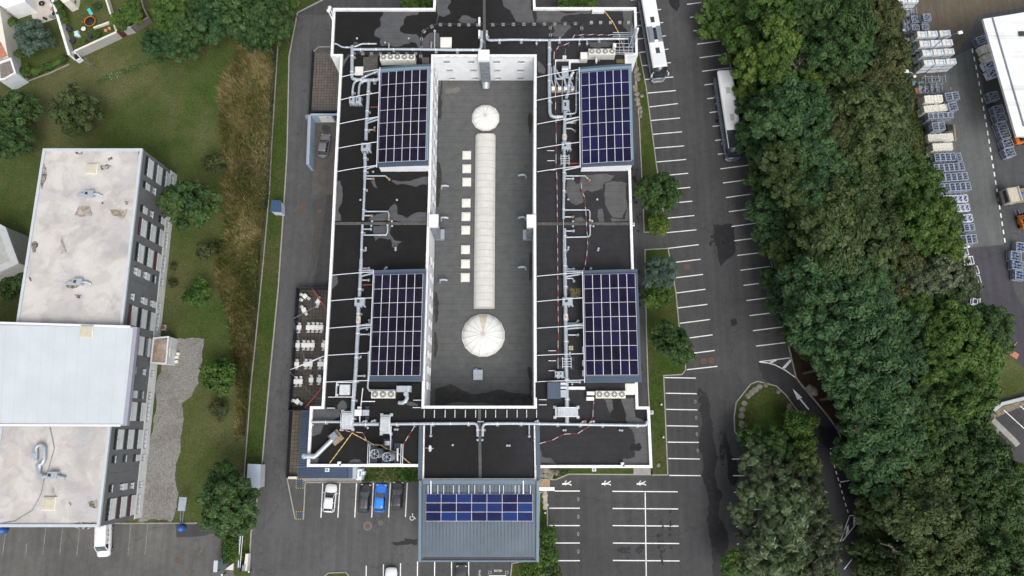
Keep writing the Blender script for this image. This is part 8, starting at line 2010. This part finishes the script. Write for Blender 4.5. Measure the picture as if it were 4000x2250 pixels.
for i,(x,y,r_,h,k,c_)in sorted(enumerate(WOOD),key=lambda e:e[1][1]):
	e_=edge_of(x,y);key=(c_,k,e_);cnt[key]=cnt.get(key,0)+1
	lab='%s %s tree, %s such from the north, %s of the wood'%(c_,KW[k],'first' if cnt[key]==1 else ordw[cnt[key]-1],e_)
	tree(x,y,r_,h,k,c_,lab,'woodland_tree','trees of the wood',i)
ISL=[(3130,1655,56,5,'shrub','mid green','bright green rounded shrub where the lane passes the island'),(3150,1752,46,5,'shrub','mid green','small bright green shrub south of the rounded one on the island'),(3025,1735,85,8,WI,'dark green','dark green willow at the north end of the island clump'),(2957,1722,72,6,O,'dark green','dark leafy shrub against the island boulders'),(2960,1805,76,8,WI,'silver-green','silver-green willow just south of the dark leafy shrub'),(3130,1835,84,8,O,'dark olive','dark olive bush on the lane side of the island'),(3150,1945,105,10,WI,'grey-green','grey-green willow on the lane side of the island, northern'),(3050,1920,112,11,WI,'silver-green','silver-green willow in the centre of the island, northern'),(2957,1930,74,9,WI,'silver-green','silver-green willow on the stall side of the island, second from the north'),(2905,2010,58,8,WI,'silver-green','small silver-green willow leaning over the stall lines'),(3085,2030,130,12,WI,'silver-green','largest silver-green willow in the middle of the island'),(3205,2080,90,10,WI,'grey-green','grey-green willow on the lane side of the island, middle'),(2955,2125,84,9,WI,'grey-green','grey-green willow on the stall side of the island'),(3050,2160,140,12,WI,'silver-green','silver-green willow in the south of the island, broad crown'),(3195,2185,108,10,WI,'grey-green','grey-green willow on the lane side of the island, southern'),(2880,2220,62,7,'shrub','mid green','mid green shrub over the stalls at the bottom edge'),(2965,2225,72,8,'shrub','dark olive','dark olive shrub at the bottom edge of the island'),(3235,2250,42,5,'shrub','yellow-green','bright yellow-green shrub at the bottom edge by the lane'),(3020,1830,70,9,WI,'grey-green','grey-green willow behind the dark leafy shrub')]
for i,(x,y,r_,h,k,c_,lab)in enumerate(ISL):tree(x,y,r_,h,k,c_,lab,'willow_tree' if k==WI else 'shrub','willows on the island' if k==WI else None,i,'tree' if k==WI else 'shrub')
OTH=[(2577,745,86,9,MP,'dark green','dark green round tree overhanging the stall lines north of the path'),(2577,872,44,4,'shrub','yellow-green','yellow-green feathery shrub at the south tip of the northern bed'),(2582,1062,74,7,'conifer','blue-green','blue-green conifer at the north of the southern bed'),(2570,1158,60,5,'shrub','mid green','yellowish shrub south of the blue-green conifer'),(2626,1340,88,9,MP,'dark green','dark glossy round tree at the south end of the kerb bed'),(2600,1298,45,8,MP,'dark green','smaller dark tree touching the glossy round one'),(2142,2100,42,4,'shrub','mid green','green shrub beside the entrance roof, northern'),(2135,2170,55,5,'shrub','mid green','green shrub beside the entrance roof, middle'),(2090,2230,60,5,'shrub','yellow-green','pale green shrub below the entrance roof corner'),(2145,2235,50,5,'shrub','dark olive','dark olive shrub at the bottom edge east of the entrance'),(1608,8,38,4,'shrub','yellow-green','lime shrub north of the building, west of its projection'),(1665,5,34,4,'shrub','yellow-green','second lime shrub tucked into the north-west recess'),(2215,4,42,4,'shrub','mid green','mottled shrub north of the building, western of two'),(2300,4,38,4,'shrub','mid green','mottled shrub north of the building, eastern of two'),(290,424,102,7,RB,'dark olive','round olive tree standing alone in the meadow'),(50,430,95,7,O,'dark green','dark tree at the west edge, northern of two'),(28,545,90,7,RB,'dark green','dark tree at the west edge, southern of two'),(116,142,78,5,'conifer','blue-green','blue-grey fine-leaved tree in the patio garden'),(78,205,22,2.5,'shrub','mid green','small green bush against the cream house'),(40,85,20,2,'shrub','yellow-green','tiny yellowish bush against the cream house'),(668,52,88,9,RB,'mid green','yellowish green tree beside the northern fence corner'),(725,118,78,9,O,'dark green','dark green tree south-east of the northern fence corner'),(715,170,70,7,O,'dark green','lower dark tree over the flowering strip'),(612,172,72,7,RB,'teal','teal tree beside the grey garden wall'),(838,62,102,9,RB,'teal','teal willow-like tree in the northern tree line'),(808,130,60,6,WI,'mid green','drooping pale tree in the northern tree line'),(968,58,112,10,O,'dark green','broad dark tree in the northern tree line'),(1010,118,92,10,O,'dark green','dark tree above the tall straw grass'),(1055,40,88,9,O,'dark green','dark tree nearest the service road bend'),(1090,105,58,7,O,'dark green','low dark tree on the verge near the service road bend'),(1130,8,40,6,MP,'yellow-green','bright tree over the service road at the top edge'),(900,10,70,8,O,'dark green','dark tree at the top edge behind the teal tree'),(760,20,50,7,RB,'dark green','dark tree beside the grey shed at the top edge'),(833,637,43,3,'shrub','brownish','round yellow-brown bush at the edge of the straw grass'),(735,790,122,10,MP,'dark green','big dark green tree overlapping the grey facade'),(802,985,43,3.5,'shrub','brownish','dark brown-green bush south of the big facade tree'),(770,1145,58,4,'shrub','mid green','bright green bush on the lawn east of the facade'),(858,1472,72,5,'shrub','mid green','green bush north of the gravel path bend'),(850,1600,36,2.5,'shrub','brownish','small dark bush beside the gravel path'),(885,1980,115,10,O,'dark green','large dark tree above the old car park corner'),(875,1860,62,7,O,'dark green','dark tree north of the old car park corner'),(925,1920,60,8,O,'dark green','dark tree reaching the pale flat-roofed cabin'),(673,1105,18,1.2,'shrub','brownish','tiny brown shrub at the facade foot, southern'),(676,1040,14,1,'shrub','brownish','tiny brown shrub at the facade foot, northern'),(20,1100,55,3,'shrub','dark green','dark bush behind the pale angular building'),(75,1085,40,3,'shrub','dark green','dark bush between the angular building and grey block'),(460,72,34,3,'shrub','yellow-green','bright green shrub in the bare garden, western'),(500,60,30,3,'shrub','mid green','green shrub in the bare garden, middle'),(535,66,26,2.5,'shrub','yellow-green','yellow shrub at the timber fence corner'),(480,96,28,2.5,'shrub','mid green','green shrub above the brown gate'),(512,30,30,3,'shrub','mid green','green shrub north in the bare garden'),(226,18,18,2,'shrub','mid green','climbing shrub along the long white wall, northern'),(236,50,18,2,'shrub','mid green','climbing shrub along the long white wall, middle'),(250,80,16,2,'shrub','mid green','climbing shrub along the long white wall, southern'),(376,130,16,1.2,'shrub','mid green','low shrub in the border south of the trampoline'),(325,166,13,1,'shrub','yellow-green','small lime tuft inside the grey garden wall'),(378,22,18,1,'shrub','dark green','dark patchy shrub on the trampoline lawn'),(285,6,14,1.5,'shrub','dark green','dark shrub beside the pale block at the top edge'),(95,275,24,2,'shrub','yellow-green','lime bush at the western end of the clipped hedge'),(3092,1315,44,4,'shrub','dark olive','low shrub on the kerb below the last eastern stall lines'),(3160,1375,40,4,'shrub','dark green','low dark shrub beside the hatched corner'),(2500,1440,14,1.5,'shrub','dark green','tiny bush in the lawn strip by the south-east plant room')]
for i,(x,y,r_,h,k,c_,lab)in enumerate(OTH):tree(x,y,r_,h,k,c_,lab,'shrub' if h<=5 else 'conifer_tree' if k=='conifer' else 'broadleaf_tree',None,i,'shrub' if h<=5 else 'tree')
q=random.Random(77)
for i,(x,y,h,s_,lab)in enumerate([(3390,1080,14,34,'forked dead branch above the teal crowns, northern'),(3355,1350,15,22,'forked dead branch above the teal crowns, middle'),(3355,1590,14,26,'forked dead branch near the lane, northern'),(3350,1680,14,26,'forked dead branch near the lane, southern'),(3565,1640,13,26,'pale dead branch over the middle of the wood'),(3540,1765,14,30,'pale dead branch over the south of the wood'),(3560,1920,12,60,'long grey dead limb above the dark olive trees'),(3490,1955,12,40,'twisted grey dead limb above the lane end'),(3500,2140,15,40,'thin dead branch among the dark olive crowns'),(3120,250,12,40,'thin bare stem leaning in the north of the wood'),(720,95,8,26,'bare broken branches in the northern tree line'),(350,245,2.0,34,'leafless grey bush below the grey garden wall')]):
	c=P(x,y,h);mb=MB();k=s_/pxm(y,h)
	def fork(p_,d,l,r__,dep):
		e=p_+d*l;mb.tube([p_,(p_+e)/2+Vector((q.uniform(-.1,.1),q.uniform(-.1,.1),.05))*l,e],r__,5,0,True,r__*.6)
		if dep:
			for _ in range(2 if dep<3 else 3):
				d2=(d+Vector((q.uniform(-.9,.9),q.uniform(-.9,.9),q.uniform(-.2,.5)))).normalized();fork(e,d2,l*q.uniform(.6,.85),r__*.62,dep-1)
	for _ in range(2 if h>3 else 5):fork(Vector((c.x,c.y,h-k*.8)),Vector((q.uniform(-.7,.7),q.uniform(-.7,.7),.7)).normalized(),k*.5,.06,3)
	mb.tube([(c.x,c.y,max(0,h-4)),(c.x,c.y,h-k*.75)],.09,6)
	solo('dead_branch',lab,'dead tree',mb,DEADW,'dead branches')
def in_poly(x,y,poly):
	c=np.zeros(len(x),bool);n=len(poly)
	for i in range(n):
		x0,y0=poly[i];x1,y1=poly[(i+1)%n]
		m_=((y0>y)!=(y1>y))&(x<(x1-x0)*(y-y0)/((y1-y0)+1e-12)+x0);c^=m_
	return c
def scatter(poly,n,rng):
	a=np.array(poly);lo,hi=a.min(0),a.max(0);out=np.zeros((0,2))
	while len(out)<n:
		p=rng.uniform(lo,hi,(n,2));out=np.concatenate([out,p[in_poly(p[:,0],p[:,1],poly)]])
	return out[:n]
def mass(name,poly,n,z0,z1,size,asp,m,seed,tscale=.15,up=.8,clump=0.0):
	rng=np.random.default_rng(seed);p2=scatter(poly,n,rng)
	z=rng.uniform(z0,z1,n)*(0.55+.45*np.sin(p2[:,0]*.7+seed)*np.cos(p2[:,1]*.6))
	p=np.column_stack([p2,np.abs(z)+.02]);nn=rng.normal(scale=.6,size=(n,3))+np.array([0,0,up])
	t=np.clip(.5+.25*np.sin(p2[:,0]*tscale*6)*np.sin(p2[:,1]*tscale*5+1)+rng.normal(scale=.16,size=n),0,1)
	me=leaf_mesh(name,p,nn,size,asp,t,rng);me.materials.append(m);o=bpy.data.objects.new(name,me);COL.objects.link(o);o['kind']='stuff';return o
uw=XY([(2880,176),(2990,750),(3040,957),(3125,1226),(3180,1345),(3240,1475),(3270,1557),(3330,1681),(3385,1862),(3460,2120),(3500,2300),(4050,2300),(3960,2100),(3850,1700),(3850,1560),(3820,1400),(3780,1200),(3720,960),(3640,700),(3530,560),(3490,250),(3460,-60),(2830,-60)])
mass('undergrowth',uw,42000,.3,3.8,.26,1.5,LM['dark green'],5)
cw=XY([(2960,60),(3060,750),(3110,957),(3190,1226),(3250,1475),(3340,1681),(3430,1862),(3520,2120),(3900,2200),(3820,1900),(3700,1600),(3680,1300),(3600,1000),(3520,700),(3420,520),(3400,250),(3380,40)])
mass('canopy_foliage',cw,24000,5.0,10.5,.24,1.6,LM['dark green'],25,up=.9)
mass('canopy_foliage',cw,12000,5.0,10.0,.24,1.6,LM['mid green'],26,up=.9)
mass('undergrowth',XY([(2960,1700),(3060,1680),(3150,1700),(3210,1900),(3220,2050),(3180,2300),(2965,2300),(2990,2050),(2990,1850),(2945,1780)]),9000,.2,2.2,.20,1.6,LM['dark green'],6)
mass('weeds',XY([(3440,60),(3500,150),(3560,320),(3600,480),(3640,640),(3600,660),(3560,560),(3510,300),(3450,100)]),5000,.05,.5,.13,1.5,leaf_mat('verge_weeds',[(.1,(.035,.05,.014)),(.5,(.06,.085,.022)),(.9,(.12,.12,.05))]),8)
mass('flowering_weeds',XY([(370,318),(440,282),(520,255),(620,222),(700,190),(780,168),(860,138),(955,100),(960,112),(870,152),(790,182),(700,208),(620,240),(530,275),(450,305),(385,328)]),1500,.02,.12,.085,1.3,leaf_mat('flowering_weeds',[(.1,(.03,.075,.015)),(.6,(.05,.11,.03)),(.80,(.16,.22,.12)),(.95,(.36,.40,.32))]),9)
mass('shrub_bed_plants',XY([(1416,1828),(1636,1828),(1634,1878),(1416,1878)]),5200,.05,1.1,.16,1.8,leaf_mat('bed_plants',[(.1,(.025,.05,.012)),(.5,(.06,.095,.022)),(.9,(.16,.15,.05))]),10)
mass('shrub_bed_plants',XY([(1560,1832),(1634,1832),(1634,1872),(1580,1872)]),1500,.3,1.5,.20,2.6,LM['mid green'],11)
mass('ground_cover',XY([(2112,1830),(2230,1832),(2210,1852),(2165,1870),(2112,1870)]),500,.05,.4,.12,1.5,LM['brownish'],12)
STRAW=leaf_mat('straw_grass',[(.05,(.030,.042,.010)),(.35,(.070,.072,.020)),(.55,(.125,.108,.040)),(.75,(.20,.160,.068)),(.95,(.31,.255,.135))],.9,.1)
def blades(name,poly,n,h0,h1,w_,m,seed,lean=.7,mean=.5):
	rng=np.random.default_rng(seed);p2=scatter(poly,n,rng);hgt=rng.uniform(h0,h1,n)
	ang=2.2+1.4*np.sin(p2[:,0]*.35+1)+1.2*np.cos(p2[:,1]*.22)+rng.normal(scale=1.2,size=n);ln=hgt*lean*rng.uniform(.5,1.3,n)
	d=np.column_stack([np.cos(ang),np.sin(ang)]);s_=np.column_stack([-d[:,1],d[:,0]])*w_
	b0=np.column_stack([p2-s_,np.full(n,.01)]);b1=np.column_stack([p2+s_,np.full(n,.01)])
	mid=np.column_stack([p2+d*(ln*.45)[:,None]+s_*.7,hgt*.75]);mid2=np.column_stack([p2+d*(ln*.45)[:,None]-s_*.7,hgt*.75]);tip=np.column_stack([p2+d*ln[:,None],hgt])
	v=np.stack([b0,b1,mid,mid2,tip],1).reshape(-1,3);me=bpy.data.meshes.new(name);i=np.arange(n)[:,None]*5
	q4=np.concatenate([i,i+1,i+2,i+3],1);t3=np.concatenate([i+3,i+2,i+4],1)
	me.vertices.add(5*n);me.vertices.foreach_set('co',v.astype(np.float32).ravel());lv=np.concatenate([q4.ravel(),t3.ravel()]).astype(np.int32);me.loops.add(len(lv));me.loops.foreach_set('vertex_index',lv)
	me.polygons.add(2*n);me.polygons.foreach_set('loop_start',np.concatenate([np.arange(n)*4,4*n+np.arange(n)*3]).astype(np.int32));me.polygons.foreach_set('loop_total',np.concatenate([np.full(n,4),np.full(n,3)]).astype(np.int32))
	t=np.clip(mean+.22*np.sin(p2[:,0]*.55+.8*np.sin(p2[:,1]*.5))*np.cos(p2[:,1]*.42+p2[:,0]*.3)+.22*np.sin(p2[:,0]*2.3+1.7*np.sin(p2[:,1]*1.9))*np.sin(p2[:,1]*2.1+p2[:,0])+rng.normal(scale=.15,size=n),0,1)
	at=me.attributes.new('tint','FLOAT','POINT');at.data.foreach_set('value',np.repeat(t,5).astype(np.float32));me.update(calc_edges=True);me.materials.append(m)
	o=bpy.data.objects.new(name,me);COL.objects.link(o);o['kind']='stuff'
blades('tall_grass',XY([(958,135),(1080,150),(1062,450),(1050,700),(1020,950),(890,950),(885,700),(875,520),(868,400),(872,330),(905,280),(940,220)]),26000,.6,1.5,.05,STRAW,3,.75,.52)
mass('weeds',XY([(1010,180),(1085,160),(1062,520),(1050,800),(985,900),(960,700),(990,400)]),5000,.5,1.4,.17,1.7,LM['dark olive'],17)
blades('tall_grass',XY([(890,950),(1020,950),(1000,1200),(975,1450),(955,1700),(930,1720),(935,1560),(915,1400),(900,1250),(870,1150),(850,1050)]),20000,.4,1.2,.05,STRAW,4,.75,.30)
mass('weeds',XY([(1030,260),(1080,200),(1060,520),(1045,760),(1015,960),(900,960),(900,700),(960,480)]),9000,.4,1.3,.16,1.8,leaf_mat('green_brown_weeds',[(.1,(.03,.045,.012)),(.5,(.075,.080,.022)),(.9,(.17,.15,.04))]),14)
mass('weeds',XY([(840,940),(1015,960),(990,1250),(965,1500),(930,1500),(890,1260),(860,1100)]),7000,.2,1.0,.15,1.8,leaf_mat('mixed_weeds',[(.1,(.02,.035,.010)),(.5,(.06,.075,.02)),(.9,(.16,.14,.05))]),15)
def hedge(pts,wd,h,n,col,lab,seed):
	rng=np.random.default_rng(seed);w_=[P(x,y,h*.7)for x,y in pts];seg=rng.integers(0,len(w_)-1,n);f=rng.uniform(0,1,n)
	a=np.array([tuple(p_)for p_ in w_]);p=a[seg]+(a[seg+1]-a[seg])*f[:,None]
	ang=rng.uniform(-.3,math.pi+.3,n);rr=np.sqrt(rng.uniform(.4,1,n))*(1+.25*np.sin(p[:,0]*3))
	d=a[-1]-a[0];d/=np.linalg.norm(d);sn=np.array([-d[1],d[0],0])
	p=p+sn*(np.cos(ang)*rr*wd/2)[:,None];p[:,2]=np.abs(h*.35+np.sin(ang)*rr*h*.6)+.03
	nn=sn*np.cos(ang)[:,None]+np.array([0,0,1])*np.sin(ang)[:,None]+rng.normal(scale=.4,size=(n,3))
	t=np.clip(.5+.2*np.sin(p[:,0]*2)+rng.normal(scale=.15,size=n),0,1)
	o0=a.mean(0);o0[2]=0;me=leaf_mesh('foliage',p-o0,nn,.10,1.5,t,rng);me.materials.append(LM[col]);r_=thing('hedge',lab,'hedge',tuple(o0));o=bpy.data.objects.new('foliage',me);COL.objects.link(o);o.parent=r_
	mb=MB();mb.ribbon([(p_.x,p_.y)for p_ in w_],wd*.25,.02,h*.4);mb.build('stem',BARK,r_)
hedge([(110,285),(150,272),(200,250),(255,222)],1.1,1.2,3500,'mid green','clipped green hedge along the lower edge of the patio garden',3)
hedge([(893,2105),(900,2150),(905,2195)],2.6,1.8,2600,'mid green','broad-leaved green hedge beside the sliding gate',4)
